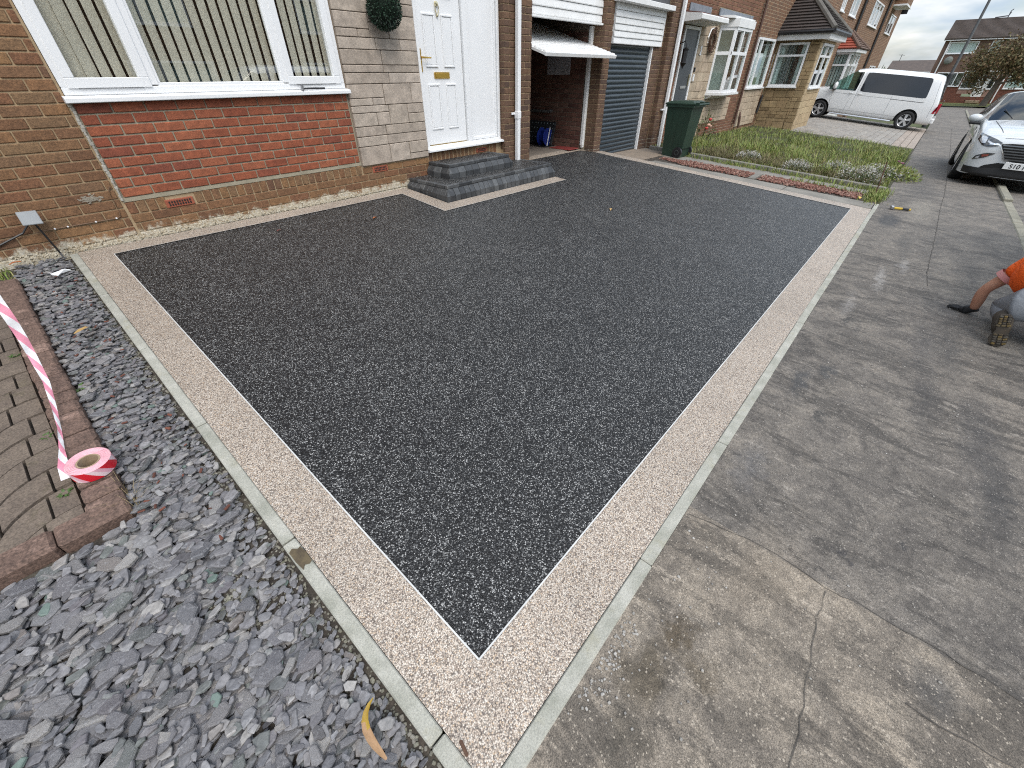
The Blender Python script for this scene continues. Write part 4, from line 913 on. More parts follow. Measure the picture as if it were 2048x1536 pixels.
mb = MB(); mb.extr([(-.01, 2.5), (-.03, 2.5), (-.028, 2.645), (-.01, 2.645)], (10.9, 0, 0), (12.12, 0, 0), (Y1, Z1)); mb.build('lead_flashing', LEAD, nh)
mb = MB(); mb.extr([(-.01, 2.55), (-.035, 2.54), (-.03, 2.68), (-.01, 2.685)], (12.66, 0, 0), (15.22, 0, 0), (Y1, Z1)); mb.build('lead_flashing', LEAD, nh)
# bow window
bay = MB(); bpoly = [(13.0, 0), (13.17, -.35), (14.36, -.35), (14.75, 0)]; big = [(12.95, 0), (13.13, -.42), (14.41, -.42), (14.82, 0)]
bay.prism(big, .955, 1.005); bay2 = MB(); bay2.prism([(12.96, 0), (13.13, -.40), (14.40, -.40), (14.80, 0)], 2.345, 2.50); bay2.prism([(12.7, 0), (12.9, -.3), (14.6, -.3), (14.95, 0)], 2.502, 2.55); bay.extr([(0, .86), (-.22, .955), (0, .955)], (13.05, 0, 0), (14.7, 0, 0), (Y1, Z1)); bayo = bay.build('bow_window', WHITEW, nh); bay2.build('bow_roof', WHITEW, nh)
for (p, q, mu) in ((bpoly[0], bpoly[1], ()), (bpoly[1], bpoly[2], (.56,)), (bpoly[2], bpoly[3], ())):
    d = Vector((q[0]-p[0], q[1]-p[1], 0)); l_ = d.length; d.normalize(); nrm = Vector((d.y, -d.x, 0))
    O = Vector((p[0], p[1], 0)); M3 = Matrix((d, nrm, Z1)).transposed()
    mb = MB()
    def bx(a, b_, c, e, n0, n1, ch=.004): mb.cbox(O+d*((a+b_)/2)+Z1*((c+e)/2)+nrm*((n0+n1)/2), (b_-a, n1-n0, e-c), ch, M3)
    bx(0, l_, 1.006, 1.07, -.03, .03); bx(0, l_, 2.28, 2.344, -.03, .03); bx(0, l_, 1.80, 1.87, -.028, .028)
    for a in (0, l_-.05): bx(a, a+.05, 1.07, 2.28, -.03, .031)
    for a in mu: bx(a-.035, a+.035, 1.07, 2.28, -.03, .032)
    so_ = mb.build('sash', WHITE, bayo); cuts = [.05] + list(mu) + [l_-.05]
    for a, b_ in zip(cuts[:-1], cuts[1:]):
        for c, e in ((1.07, 1.80), (1.87, 2.28)): mb = MB(); bx(a, b_, c, e, -.012, -.006, .001); mb.build('pane', GLD, so_)
mb = MB(); mb.box(13.1, 14.7, .22, .25, .9, 2.5); mb.build('room', ROOMP, nh)
mb = MB(); mb.cbox((10.055, -.265, 1.33), (.07, .07, 2.7), .01); ndp = mb.build('downpipe', WHITE, nh)
mb = MB(); mb.cbox((10.0, -.235, .78), (.16, .05, .03), .004); mb.build('pipe_clip', WHITE, ndp)
mb = MB(); mb.tube([(15.98, -.06, .1), (15.96, -.06, 3.3)], .035, 8); mb.build('downpipe', M('brown_pipe', (.10,.05,.035), rough=.5), nh)
mb = MB(); mb.box(7.61, 15.9, .24, 7, 3.31, 5.2); mb.box(10.12, 15.9, -.001, .239, 3.31, 5.2); mb.build('upper_wall', BTX, nh); gable_roof(nh, 7.62, 15.9, 0, 7, 5.2, 7.2)
# ---- second neighbour: window, hipped front extension, recessed garage behind the van
h2 = thing('terraced_house', 'terraced house with a dark hipped roof extension in yellow stone next to the van', 'house', (20, 0, 0))
H2 = [(16.28, 18.12, 1.04, 2.30), (24.0, 28.0, -1, 2.35), (26.4, 27.2, 3.53, 4.6), (18.5, 20.9, -1, 2.45)]
mb = MB(); backing(mb, (0, 0, 0), X1, NY, 15.9, 28.3, -.9, 5.2, H2, .0, .22); h2w = mb.build('front_wall', BTX, h2)
mb = MB(); mb.box(16.2, 18.2, -.001-.012, .0, .0, 1.0); h2s = mb.build('stone_facing', SJ, h2); facing(h2s, 'stone', (0, -.006, 0), X1, NY, 16.2, 18.2, .0, .98, [], BEIGE, 8, prot=.018)
window_on(h2, (0, -.02, 0), X1, NY, 16.3, 18.1, 1.05, 2.29, mull=(16.75,), blinds='curtain')
EX0, EX1, EY = 18.5, 20.9, -1.28
mb = MB(); backing(mb, (EX0, 0, 0), -Y1, NX, 0, -EY, -.6, 2.3, [(.07, .97, 1.06, 2.22)], .02, .2); backing(mb, (0, EY, 0), X1, NY, EX0+.02, EX1, -.6, 2.3, [(.3+EX0, 2.1+EX0, 1.02, 2.2)], .02, .2)
ext = mb.build('front_extension', SJ2, h2)
facing(ext, 'stone', (EX0, 0, 0), -Y1, NX, .0, -EY-.03, -.45, 2.3, [(.07, .97, 1.02, 2.22)], YSTONE, 9, hs=(.1, .1, .2), ws=(.15, .42), prot=.0)
facing(ext, 'stone', (0, EY, 0), X1, NY, EX0, EX1, -.55, 2.3, [(.3+EX0, 2.1+EX0, 1.0, 2.2)], M('cream_stone_facing', (.40,.30,.18), rnd=[(.40,.30,.18),(.45,.35,.21),(.36,.265,.155)], rough=.95, bs=.7, bscale=30, scale=7), 10, hs=(.2, .3), ws=(.2, .6), prot=.004)
window_on(h2, (EX0-.01, 0, 0), -Y1, NX, .08, .96, 1.06, 2.21, trans=(1.88,), blinds='curtain', w=.055)
window_on(h2, (0, EY-.01, 0), X1, NY, EX0+.32, EX0+2.08, 1.02, 2.19, mull=(EX0+1.2,), trans=(1.86,), blinds='curtain')
mb = MB(); ex = .22
mb.add([(EX0-ex, .0, 2.27), (EX0-ex, EY-ex, 2.27), (EX1+ex, EY-ex, 2.27), (EX1+ex, 0, 2.27), (EX0-ex, 0, 2.45), (EX0-ex, EY-ex, 2.45), (EX1+ex, EY-ex, 2.45), (EX1+ex, 0, 2.45)], [(0,1,2,3), (4,5,6,7), (0,1,5,4), (1,2,6,5), (2,3,7,6), (3,0,4,7)]); mb.build('fascia', WHITEW, h2)
DKT = M('dark_plain_tile', (.065,.05,.045), (.04,.033,.03), rough=.8, bs=.4, bscale=25, scale=3); REDT = M('red_pantile', (.34,.085,.05), (.27,.06,.036), rough=.7, bs=.3, scale=5); BRT = M('brown_ridge_tile', (.17,.11,.085), (.11,.075,.06), rough=.9, bs=.5)
def hip_roof(par, x0, x1, yf, ze, zt, rx0, rx1, rows, mats, hipm, gut):
    """three-sided lean-on hip against the wall at y = 0; rows of tiles as overlapping wedges"""
    A, B_, C_, D = Vector((x0, 0, ze)), Vector((x0, yf, ze)), Vector((x1, yf, ze)), Vector((x1, 0, ze)); T0, T1 = Vector((rx0, 0, zt)), Vector((rx1, 0, zt))
    mb0 = MB(); mb0.add([A, B_, C_, D, T0, T1], [(0,1,4), (1,2,5,4), (2,3,5)]); core = mb0.build('roof', mats[0], par)
    for (P, Q, R0, R1, mt) in ((A, B_, T0, T0, mats[0]), (B_, C_, T0, T1, mats[1])):
        nrm = (Q-P).cross(R0-P).normalized()
        if nrm.z < 0: nrm = -nrm
        mb1 = MB()
        for i in range(rows):
            a, b_ = i/rows, (i+1)/rows; p0, q0, p1, q1 = P.lerp(R0, a), Q.lerp(R1, a), P.lerp(R0, b_), Q.lerp(R1, b_)
            mb1.add([p0+nrm*.005, q0+nrm*.005, q0+nrm*.05, p0+nrm*.05, p1+nrm*.012, q1+nrm*.012], [(0,1,2,3), (3,2,5,4), (0,3,4), (1,5,2)])
        mb1.build('tile_courses', mt, core)
    for (P, Q) in ((B_, T0), (C_, T1)): mb1 = MB(); mb1.tube([P+Vector((0, 0, .03)), Q+Vector((0, 0, .04))], .08, 8); mb1.build('hip_tile', hipm, core)
    if gut:
        mb1 = MB()
        for (P, Q) in ((A, B_), (B_, C_)): mb1.tube([P+Vector((0, 0, -.02)), Q+Vector((0, 0, -.02))], .06, 8)
        mb1.build('gutter', gut, core)
    return core
hip_roof(h2, EX0-ex-.05, EX1+ex+.05, EY-ex-.05, 2.48, 3.75, 19.55, 19.95, 16, (DKT, DKT), M('grey_ridge', (.16,.15,.135), (.10,.095,.085), rough=.9, bs=.4), BLACKP)
mb = MB(); mb.box(23.9, 28.1, 1.2, 1.3, -1, 2.4); mb.build('garage_door', WHITEW, h2)
window_on(h2, (0, 0, 0), X1, NY, 26.42, 27.18, 3.55, 4.6, mull=(26.8,), sill=True)
gable_roof(h2, 15.92, 28.3, 0, 7, 5.2, 7.2)
mb = MB(); mb.box(15.9, 28.3, .3, 7, 2.6, 5.15); mb.build('upper_wall', BTX, h2)
# ---- third: red tiled bay with blinds
h3 = thing('terraced_house', 'terraced house with a red tiled bay and vertical blinds behind the white van', 'house', (34, 0, -1))
H3 = [(28.62, 30.4, 3.52, 4.6), (34.8, 38.5, 3.5, 4.55), (29.3, 32.2, -2, 2.3), (36.2, 37.2, -1.5, 1.9), (43.0, 46.0, 3.5, 4.5), (43.0, 46.0, .4, 1.8)]
mb = MB(); backing(mb, (0, 0, 0), X1, NY, 28.3, 47.6, -1.8, 5.2, H3, .0, .22); mb.box(47.3, 47.6, .22, 7, -1.8, 5.2); mb.build('front_wall', BTX, h3)
window_on(h3, (0, 0, 0), X1, NY, 28.64, 30.38, 3.54, 4.6, mull=(29.3,)); window_on(h3, (0, 0, 0), X1, NY, 34.85, 38.45, 3.53, 4.55, mull=(36, 37.2)); window_on(h3, (0, 0, 0), X1, NY, 43.05, 45.95, 3.53, 4.5, mull=(44.4,)); window_on(h3, (0, 0, 0), X1, NY, 43.05, 45.95, .45, 1.8, mull=(44.4,))
window_on(h3, (0, 0, 0), X1, NY, 36.25, 37.15, -1.2, 1.88, trans=(.9,), sill=False)
B0x, B1x, BY = 29.3, 32.2, -.62
window_on(h3, (B0x, 0, 0), -Y1, NX, -.2, .6, .35, 2.2, trans=(1.72,), blinds='slats', w=.07); window_on(h3, (0, BY, 0), X1, NY, B0x, B1x, .35, 2.2, mull=(30.3, 31.3), trans=(1.72,), blinds='slats', w=.09)
mb = MB(); mb.box(B0x+.02, B1x, BY+.02, .2, -1.2, .33); mb.box(B0x-.2, B1x+.2, BY-.2, .0, 2.21, 2.33); mb.build('bay', WHITEW, h3)
hip_roof(h3, B0x-.25, B1x+.25, BY-.25, 2.34, 3.05, 30.3, 31.2, 7, (REDT, BRT), BRT, None)
for xx in (31.4, 39.8): mb = MB(); mb.tube([(xx, -.08, -1), (xx, -.08, 5.2)], .06, 8); mb.build('downpipe', BLACKP, h3)
for xx in (31.75, 40.3): mb = MB(); mb.box(xx, xx+.8, -.12, -.002, -1.2, 5.2); mb.build('pilaster', BTX, h3)
mb = MB(); mb.box(41.2, 44.0, -.75, -.002, 4.80, 5.2); mb.build('oriel', BTX, h3); mb = MB(); mb.box(41.15, 44.05, -.8, .0, 4.72, 4.80); mb.build('oriel_sill', WHITEW, h3)
mb = MB(); mb.box(47.6, 47.75, -.35, 3, 4.75, 5.6); mb.build('bargeboard', BLACKP, h3)
gable_roof(h3, 28.32, 47.6, 0, 7, 5.2, 7.2)
mb = MB(); mb.box(28.3, 47.3, .3, 7, 2.6, 5.15); mb.build('upper_wall', BTX, h3)
# ---- far houses facing up the street
FX = 66.0
fh = thing('far_house', 'brown two storey house with tiled roof facing up the street beyond the verge', 'house', (FX, -8, -1))
FBR = bricktex('far_red_brick', 1, (.20,.065,.042), (.14,.05,.035), (.22,.13,.10)); FTH = M('brown_tile_hanging', (.155,.095,.07), (.11,.066,.05), rough=.9, bs=.3, bscale=12, scale=3)
FW_ = [(3.07, 5.15, 2.82, 3.72), (6.05, 6.75, 2.83, 3.72), (9.4, 11.5, 2.82, 3.72), (3.2, 5.3, .27, 1.40), (5.40, 7.75, -.52, 1.42), (8.5, 11.5, .12, 1.36)]
mb = MB(); backing(mb, (FX, 0, 0), -Y1, NX, 2.62, 20, 1.42, 3.9, FW_, .0, .25); mb.box(FX+.26, FX+8, -2.87, -2.62, 1.42, 3.9); mb.build('upper_wall', FTH, fh)
mb = MB(); backing(mb, (FX, 0, 0), -Y1, NX, 2.62, 20, -1.3, 1.419, FW_, .0, .25); mb.box(FX+.26, FX+8, -2.86, -2.62, -1.3, 1.419); mb.build('lower_wall', FBR, fh)
window_on(fh, (FX, 0, 0), -Y1, NX, 3.07, 5.15, 2.84, 3.72, mull=(4.3,), blinds='net', w=.07); window_on(fh, (FX, 0, 0), -Y1, NX, 6.05, 6.75, 2.85, 3.72, blinds='net', w=.07); window_on(fh, (FX, 0, 0), -Y1, NX, 9.4, 11.5, 2.84, 3.72, mull=(10.4,), blinds='net', w=.08)
window_on(fh, (FX, 0, 0), -Y1, NX, 3.2, 5.3, .29, 1.40, mull=(4.1, 4.75), w=.07); window_on(fh, (FX, 0, 0), -Y1, NX, 5.40, 6.55, .1, 1.42, w=.07); window_on(fh, (FX, 0, 0), -Y1, NX, 7.3, 7.75, .1, 1.42, w=.06); window_on(fh, (FX, 0, 0), -Y1, NX, 8.5, 11.5, .14, 1.36, trans=(1.1,), blinds='net', w=.08)
mb = MB(); mb.box(FX-.02, FX+.1, -7.3, -6.55, -.52, 1.42); fdo = mb.build('door', WHITE, fh); mb = MB(); mb.box(FX-.03, FX-.021, -7.05, -6.8, .4, 1.1); mb.build('pane', M('dark_pane', (.03,.03,.035), rough=.1), fdo)
mb = MB(); mb.box(FX-.02, FX+.1, -6.55, -5.4, -.3, .098); mb.box(FX-.02, FX+.1, -7.75, -7.3, -.5, .098); mb.build('pink_panel', M('pink_render', (.36,.22,.18), rough=.9), fh)
mb = MB(); mb.box(FX-.9, FX-.1, -7.4, -6.4, -.98, -.80); mb.build('doorstep', M('buff_step', (.40,.29,.2), rough=.9), fh)
mb = MB(); mb.box(FX-.32, FX+.05, -20, -2.5, 3.82, 3.98); mb.build('fascia', WHITEW, fh); mb = MB(); mb.box(FX-.5, FX-.001, -7.9, -5.2, 1.43, 1.52); mb.build('porch_roof', WHITEW, fh)
mb = MB(); mb.tube([(FX-.08, -3.0, 3.8), (FX-.08, -3.0, -1.0)], .05, 8); mb.build('downpipe', WHITE, fh); mb = MB(); mb.tube([(FX-.08, -8.25, 1.4), (FX-.08, -8.25, -1.0)], .05, 8); mb.build('downpipe', WHITE, fh)
mb = MB(); mb.lathe([(0, -.1), (.22, -.04), (.32, .05), (.3, .05), (.2, -.02)], (FX-.3, -3.55, 2.32), 'X', 14); mb.tube([(FX, -3.55, 2.2), (FX-.3, -3.55, 2.3)], .02, 6); mb.build('satellite_dish', M('dish_grey', (.17,.18,.165), rough=.6), fh)
mb = MB(); ns = 18
mb.extr([(-.35, 3.93), (3.6, 5.52), (7.8, 3.93), (7.8, 3.80), (3.6, 5.38), (-.3, 3.82)], (FX, -20, 0), (FX, -2.48, 0), (X1, Z1)); fr_ = mb.build('roof', TILE, fh)
mb = MB()
for i in range(ns):
    a, b_ = i/ns, (i+1)/ns; P0 = Vector((FX-.35, 0, 3.95)).lerp(Vector((FX+3.6, 0, 5.54)), a); P1 = Vector((FX-.35, 0, 3.95)).lerp(Vector((FX+3.6, 0, 5.54)), b_)
    mb.add([(P0.x, -20, P0.z), (P0.x, -2.47, P0.z), (P0.x-.01, -2.47, P0.z+.06), (P0.x-.01, -20, P0.z+.06), (P1.x, -2.47, P1.z+.01), (P1.x, -20, P1.z+.01)], [(0,1,2,3), (3,2,4,5)])
mb.build('tile_courses', TILE, fr_)
mb = MB(); mb.tube([(FX+3.6, -6.2, 5.5), (FX+3.6, -6.2, 6.0), (FX+3.4, -6.3, 6.1)], .04, 6); mb.tube([(FX+3.2, -5.3, 5.55), (FX+3.4, -6.2, 5.65), (FX+3.5, -6.25, 5.9)], .05, 6); mb.build('aerial', M('dark_aerial', (.05,.05,.06)), fh)
fb = thing('far_bungalow', 'low brown roofed bungalow far down the street left of the two storey house', 'house', (78, 0, -1))
mb = MB(); mb.box(78, 84, -6, 2.1, -2, 1.45); mb.build('wall', FBR, fb)
mb = MB(); mb.extr([(-.4, 1.45), (3.2, 2.6), (6.8, 1.45), (6.8, 1.4), (-.4, 1.4)], (78, -6.2, 0), (78, 2.2, 0), (X1, Z1)); mb.build('roof', TILE, fb); mb = MB(); mb.box(77.55, 77.7, -6.2, 2.2, 1.30, 1.46); mb.build('fascia', WHITEW, fb)
mb = MB(); mb.tube([(81, 1.5, 2.5), (81, 1.5, 3.2)], .03, 6); mb.tube([(81, 1.2, 3.1), (81, 1.8, 3.15)], .02, 6); mb.build('aerial', M('dark_aerial', (.05,.05,.06)), fb)
for k, (a, c) in enumerate(((-1.2, -.4), (-2.4, -1.6), (.6, 1.4))): window_on(fb, (77.99, 0, 0), -Y1, NX, a, c, .2, 1.2, w=.08)

# ---- the house across the road: stands behind the camera, shows as a reflection in the front window
oh = thing('opposite_house', 'brown brick house across the road, showing as a reflection in the front window', 'house', (2, -19, -.4))
OHW = [(-9, -6.4, .5, 1.9), (-3.4, -2.4, -.4, 1.8), (-1.2, 1.8, .5, 1.9), (-8.6, -6.6, 3.0, 4.2), (-3.2, -2.2, 3.0, 4.2), (-.9, 1.5, 3.0, 4.2), (4.5, 7.5, .5, 1.9), (4.7, 7.2, 3.0, 4.2), (9.2, 10.2, -.4, 1.8), (11.5, 14, .5, 1.9), (11.7, 13.8, 3.0, 4.2)]
mb = MB(); backing(mb, (0, -19, 0), X1, Y1, -13, 17, -.9, 5.0, OHW, 0, .25); mb.build('front_wall', BTX, oh)
for u0, u1, v0, v1 in OHW:
    if v1-v0 > 1.9: mb = MB(); mb.box(u0, u1, -19.05, -19, v0, v1); mb.build('door', WHITE, oh)
    else: window_on(oh, (0, -19, 0), X1, Y1, u0, u1, v0, v1, mull=(u0+(u1-u0)*.35,), blinds='net', w=.08)
mb = MB(); mb.box(-13, 17, -18.99, -18.6, 4.9, 5.1); mb.build('fascia', WHITEW, oh)
gable_roof(oh, -13, 17, -26, -19, 5.2, 7.4)
# ================================================================ SMALL THINGS
# wheelie bin (its side towards the driveway, handle towards the street)
BING = M('dark_green_plastic', (.020,.045,.030), (.016,.036,.024), rough=.45, bs=.08, bscale=40, scale=3)
bz = NZ(9.4, -.95)
wb = thing('wheelie_bin', 'dark green wheelie bin with closed lid standing beside the white downpipe', 'wheelie bin', (9.18, -.68, bz), rotz=math.radians(-3))
mb = MB()   # local x across (0..0.5), y towards the street is negative
def ring(z, x0, x1, y0, y1): return [(x0, y0, z), (x1, y0, z), (x1, y1, z), (x0, y1, z)]
R_ = [ring(.0, .05, .45, -.46, -.06), ring(.16, .045, .455, -.47, -.055), ring(.17, .045, .455, -.50, -.055), ring(.86, .005, .495, -.555, -.015), ring(.90, .0, .5, -.56, -.01), ring(.90, -.02, .52, -.585, .012), ring(.945, -.02, .52, -.585, .012)]
vs = [p for r in R_ for p in r]; fs = [(0,3,2,1)] + [(4*i+k, 4*i+(k+1) % 4, 4*i+4+(k+1) % 4, 4*i+4+k) for i in range(len(R_)-1) for k in range(4)] + [tuple(4*(len(R_)-1)+k for k in range(4))]
mb.add(vs, fs); bb = mb.build('body', BING, wb, local=True)
for yy in (-.18, -.30, -.42):
    mb = MB(); mb.extr([(0, 0), (-.006, 0), (-.006, .03), (0, .03)], (.045, yy, .18), (.008, yy*1.14, .85), (X1, Y1)); mb.build('rib', BING, wb, local=True)
mb = MB(); mb.add([(-.03,-.60,.945),(.53,-.60,.945),(.53,.03,.945),(-.03,.03,.945),(-.03,-.60,.965),(.53,-.60,.965),(.53,.03,.965),(-.03,.03,.965),(.03,-.52,1.005),(.47,-.52,1.005),(.47,-.06,1.0),(.03,-.06,1.0)], [(0,3,2,1),(0,1,5,4),(1,2,6,5),(2,3,7,6),(3,0,4,7),(4,5,9,8),(5,6,10,9),(6,7,11,10),(7,4,8,11),(8,9,10,11)])
mb.build('lid', BING, wb, local=True)
mb = MB(); mb.tube([(.02, -.66, .95), (.48, -.66, .95)], .018, 8); mb.obox((.05, -.62, .955), X1, Y1, Z1, .05, .10, .05); mb.obox((.45, -.62, .955), X1, Y1, Z1, .05, .10, .05); mb.obox((.25, -.62, .97), X1, Y1, Z1, .06, .08, .04); mb.build('handle', BING, wb, local=True)
for xx in (.01, .49):
    mb = MB(); mb.lathe([(0, -.025), (.05, -.025), (.10, -.022), (.102, .02), (.05, .025), (0, .025)], (xx, -.42, .10), 'X', 20); w_ = mb.build('wheel', BLACKP, wb, local=True)
    mb = MB(); mb.lathe([(.035, -.032), (.05, -.032), (.05, -.024)], (xx, -.42, .10), 'X', 16); mb.build('hub', M('bin_hub', (.05,.055,.055), rough=.5), w_, local=True)
# topiary ball
rt = random.Random(2)
LEAFD = M('dark_topiary_leaf', (.012,.032,.016), rnd=[(.010,.026,.014),(.016,.045,.022),(.022,.060,.032),(.008,.020,.012),(.035,.075,.05)], rough=.55, bs=0)
tb = thing('topiary_ball', 'dark green artificial topiary ball hanging on the stone clad wall', 'topiary ball', (2.87, -.165, 1.985))
mb = MB(); mb.lathe([(.15*math.sin(math.pi*i/12), -.15*math.cos(math.pi*i/12)) for i in range(13)], (2.87, -.165, 1.985), 'Z', 20); mb.build('core', M('dark_core', (.006,.014,.008), rough=1), tb)
mb = MB()
for _ in range(2600):
    d = Vector((rt.gauss(0, 1), rt.gauss(0, 1), rt.gauss(0, 1))).normalized(); c = Vector((2.87, -.165, 1.985)) + d*rt.uniform(.148, .176)
    a = Vector((rt.gauss(0, 1), rt.gauss(0, 1), rt.gauss(0, 1))).cross(d).normalized(); b_ = (d.cross(a)*.45+d*.9).normalized(); s = .010
    mb.add([c-a*s*.4, c+a*s*.4, c+a*s*.5+b_*s*1.2, c+b_*s*2.1, c-a*s*.5+b_*s*1.2], [(0,1,2,3,4)])
mb.build('leaves', LEAFD, tb, kind='stuff')
mb = MB(); mb.tube([(2.87, -.165, 2.15), (2.87, -.06, 2.45), (2.87, -.0, 2.5)], .004, 6); mb.build('hanging_chain', WHITE, tb)
# trowel lying on the window sill
tr = thing('jointing_iron', 'small black metal jointing tool lying on the white window sill', 'tool', (1.93, -.035, 1.318))
mb = MB(); mb.tube([(1.84, -.045, 1.326), (1.95, -.042, 1.325), (2.07, -.04, 1.324)], [.007, .009, .008], 8); mb.build('shaft', BLACKP, tr)
mb = MB(); mb.obox((1.825, -.047, 1.335), (1, .1, -.2), (0, 1, 0), (.2, 0, 1), .012, .04, .055); mb.build('blade', M('dull_steel', (.35,.35,.36)), tr)
# solar light on its stake, leaning against the wall
sl = thing('solar_panel', 'small grey solar panel on a thin black stake by the brick wall', 'solar panel', (-.58, -.06, .25))
O_ = Vector((-.594, -.10, .578)); Ux = Vector((1, 0, -.05)).normalized(); Nn = Vector((0, -.55, .84)).normalized(); Vv = Nn.cross(Ux)
mb = MB(); mb.cbox(O_, (.112, .135, .012), .004, Matrix((Ux, Vv, Nn)).transposed()); mb.build('panel', M('solar_grey', (.30,.32,.33), (.26,.275,.285), rough=.42, bs=.02), sl)
mb = MB(); mb.cbox(O_-Nn*.014, (.07, .08, .014), .004, Matrix((Ux, Vv, Nn)).transposed()); mb.tube([O_-Nn*.02-Vv*.03, (-.585, -.11, .52), (-.56, -.09, .30)], .007, 8); mb.build('stake', BLACKP, sl); mb = MB(); mb.tube([(-.56, -.09, .30), (-.556, -.088, .245)], [.009, .004], 8); mb.build('spike', M('dull_steel', (.35,.35,.36)), sl)
# barrier tape roll and the strip that leads away from it
def tapemat():
    m_, t, b = nodes('barrier_tape'); uv = N_(t, 'ShaderNodeUVMap'); s = N_(t, 'ShaderNodeSeparateXYZ', {0: uv.outputs[0]})
    a = N_(t, 'ShaderNodeMath', {0: s.outputs[1], 1: .55}, operation='MULTIPLY'); c = N_(t, 'ShaderNodeMath', {0: s.outputs[0], 1: a.outputs[0]}, operation='ADD'); f = N_(t, 'ShaderNodeMath', {0: c.outputs[0]}, operation='FRACT')
    col = ramp(t, f.outputs[0], [(0, (.82,.82,.84)), (.5, (.78,.30,.40))], 'CONSTANT'); t.links.new(col, b.inputs['Base Color']); b.inputs['Roughness'].default_value = .38
    b.inputs['Transmission Weight'].default_value = .0; bump(t, b, noise(t, N_(t, 'ShaderNodeTexCoord').outputs['Object'], 60, 3), .25, .003); return m_
TAPE = tapemat()
def uvset(o, f):
    me = o.data; uvl = me.uv_layers.new(name='UVMap'); off = OFF[o]
    for lp in me.loops: uvl.data[lp.index].uv = f(lp.vertex_index)
tz = G(-.905, -2.80) + .036
RCX, RCY = -.905, -2.80
tp = thing('barrier_tape_roll', 'roll of red and white barrier tape lying on the brown brick kerb', 'tape roll', (RCX, RCY, tz))
tlt = Matrix.Rotation(math.radians(7), 3, Vector((1, .3, 0)))
def tp3(r, a, h): return Vector((RCX, RCY, tz+.008)) + tlt @ Vector((r*math.cos(a), r*math.sin(a), h))
n = 40; mb = MB(); ro, ri, hh = .077, .037, .054
mb.add([tp3(ro, 2*math.pi*k/n, h) for h in (0, hh) for k in range(n)], [(k, (k+1) % n, n+(k+1) % n, n+k) for k in range(n)])
RTAPE = None
def rolltape():
    m_, t, b = nodes('rolled_tape'); uv = N_(t, 'ShaderNodeUVMap'); s = N_(t, 'ShaderNodeSeparateXYZ', {0: uv.outputs[0]})
    a = N_(t, 'ShaderNodeMath', {0: s.outputs[1], 1: .5}, operation='MULTIPLY'); c = N_(t, 'ShaderNodeMath', {0: s.outputs[0], 1: a.outputs[0]}, operation='ADD'); f = N_(t, 'ShaderNodeMath', {0: c.outputs[0]}, operation='FRACT')
    col = ramp(t, f.outputs[0], [(0, (.62,.015,.03)), (.36, (.80,.62,.66)), (.62, (.74,.40,.48)), (.84, (.62,.015,.03))], 'CONSTANT'); t.links.new(col, b.inputs['Base Color']); b.inputs['Roughness'].default_value = .3; return m_
ro_ = mb.build('tape_winding', rolltape(), tp, smooth=True); uvset(ro_, lambda i: ((i % n)/n*5+.4, i//n))
mb = MB()
prof = [(ro, 0)] + [(ro, hh)] + [(ro-(ro-ri-.008)*q/9, hh+(.0018 if q % 2 else -.0005)) for q in range(1, 10)] + [(ri+.004, hh-.002), (ri+.004, 0)]
vs = [tp3(r*.9995, 2*math.pi*k/n, h) for r, h in prof[1:] for k in range(n)] ; fs = [(i*n+k, i*n+(k+1) % n, (i+1)*n+(k+1) % n, (i+1)*n+k) for i in range(len(prof)-2) for k in range(n)]
mb.add(vs, fs); mb.build('tape_side', M('pink_tape_edge', (.74,.42,.46), (.66,.33,.38), rough=.5, bs=.3, bscale=120, scale=40), tp)
mb = MB(); pr2 = [(ri+.004, hh-.001), (ri-.002, hh-.001), (ri-.006, .0), (ri+.004, .0)]
mb.add([tp3(r, 2*math.pi*k/n, h) for r, h in pr2 for k in range(n)], [(i*n+k, i*n+(k+1) % n, (i+1)*n+(k+1) % n, (i+1)*n+k) for i in range(3) for k in range(n)]); mb.build('cardboard_core', M('cardboard', (.36,.27,.18), (.26,.19,.12), rough=.95, bs=.4, scale=30), tp)
P_ = [(-.988, -2.82, tz+.032, 0, 0.0391), (-.984, -2.74, tz+.045, .3, 0.0340), (-.972, -2.60, .088, .8, 0.0198), (-.955, -2.42, .095, 1.05, 0.0172), (-.938, -2.26, .13, .8, 0.0218), (-.918, -2.08, .185, .5, 0.0264), (-.906, -1.97, .28, .25, 0.0330), (-.893, -1.935, .37, .05, 0.0363), (-.882, -1.92, .47, -.15, 0.0396), (-.876, -1.90, .57, -.25, 0.0409), (-.86, -1.85, .78, -.2, 0.0422), (-.83, -1.75, 1.05, .1, 0.0436)]
vs = []; fs = []; acc = 0; us = []
sm = []
for i in range(len(P_)-1):
    for k in range(4): f_ = k/4; sm.append(tuple(P_[i][j]*(1-f_)+P_[i+1][j]*f_ for j in range(5)))
sm.append(P_[-1])
for i, (x, y, z, tw, w) in enumerate(sm):
    p = Vector((x, y, z)); t0 = Vector(sm[min(i+1, len(sm)-1)][:3])-Vector(sm[max(i-1, 0)][:3]); t0.normalize()
    if i: acc += (p-Vector(sm[i-1][:3])).length
    sd_ = Vector((1, .25, 0)); sd_ = (sd_-t0*sd_.dot(t0)).normalized(); up_ = t0.cross(sd_)
    d = sd_*math.cos(tw)+up_*math.sin(tw); e = up_*.008*math.sin(i*1.3)
    for s_ in (-1, 0, 1): vs.append(p + d*w/2*s_ + (e if s_ == 0 else Vector((0, 0, 0)))); us.append((acc/.155, (s_+1)/2))
    if i:
        for s_ in (0, 1): fs.append((3*i-3+s_, 3*i-2+s_, 3*i+1+s_, 3*i+s_))
mb = MB(); mb.add(vs, fs); st_ = mb.build('tape_strip', TAPE, tp, smooth=True); uvset(st_, lambda i: us[i])
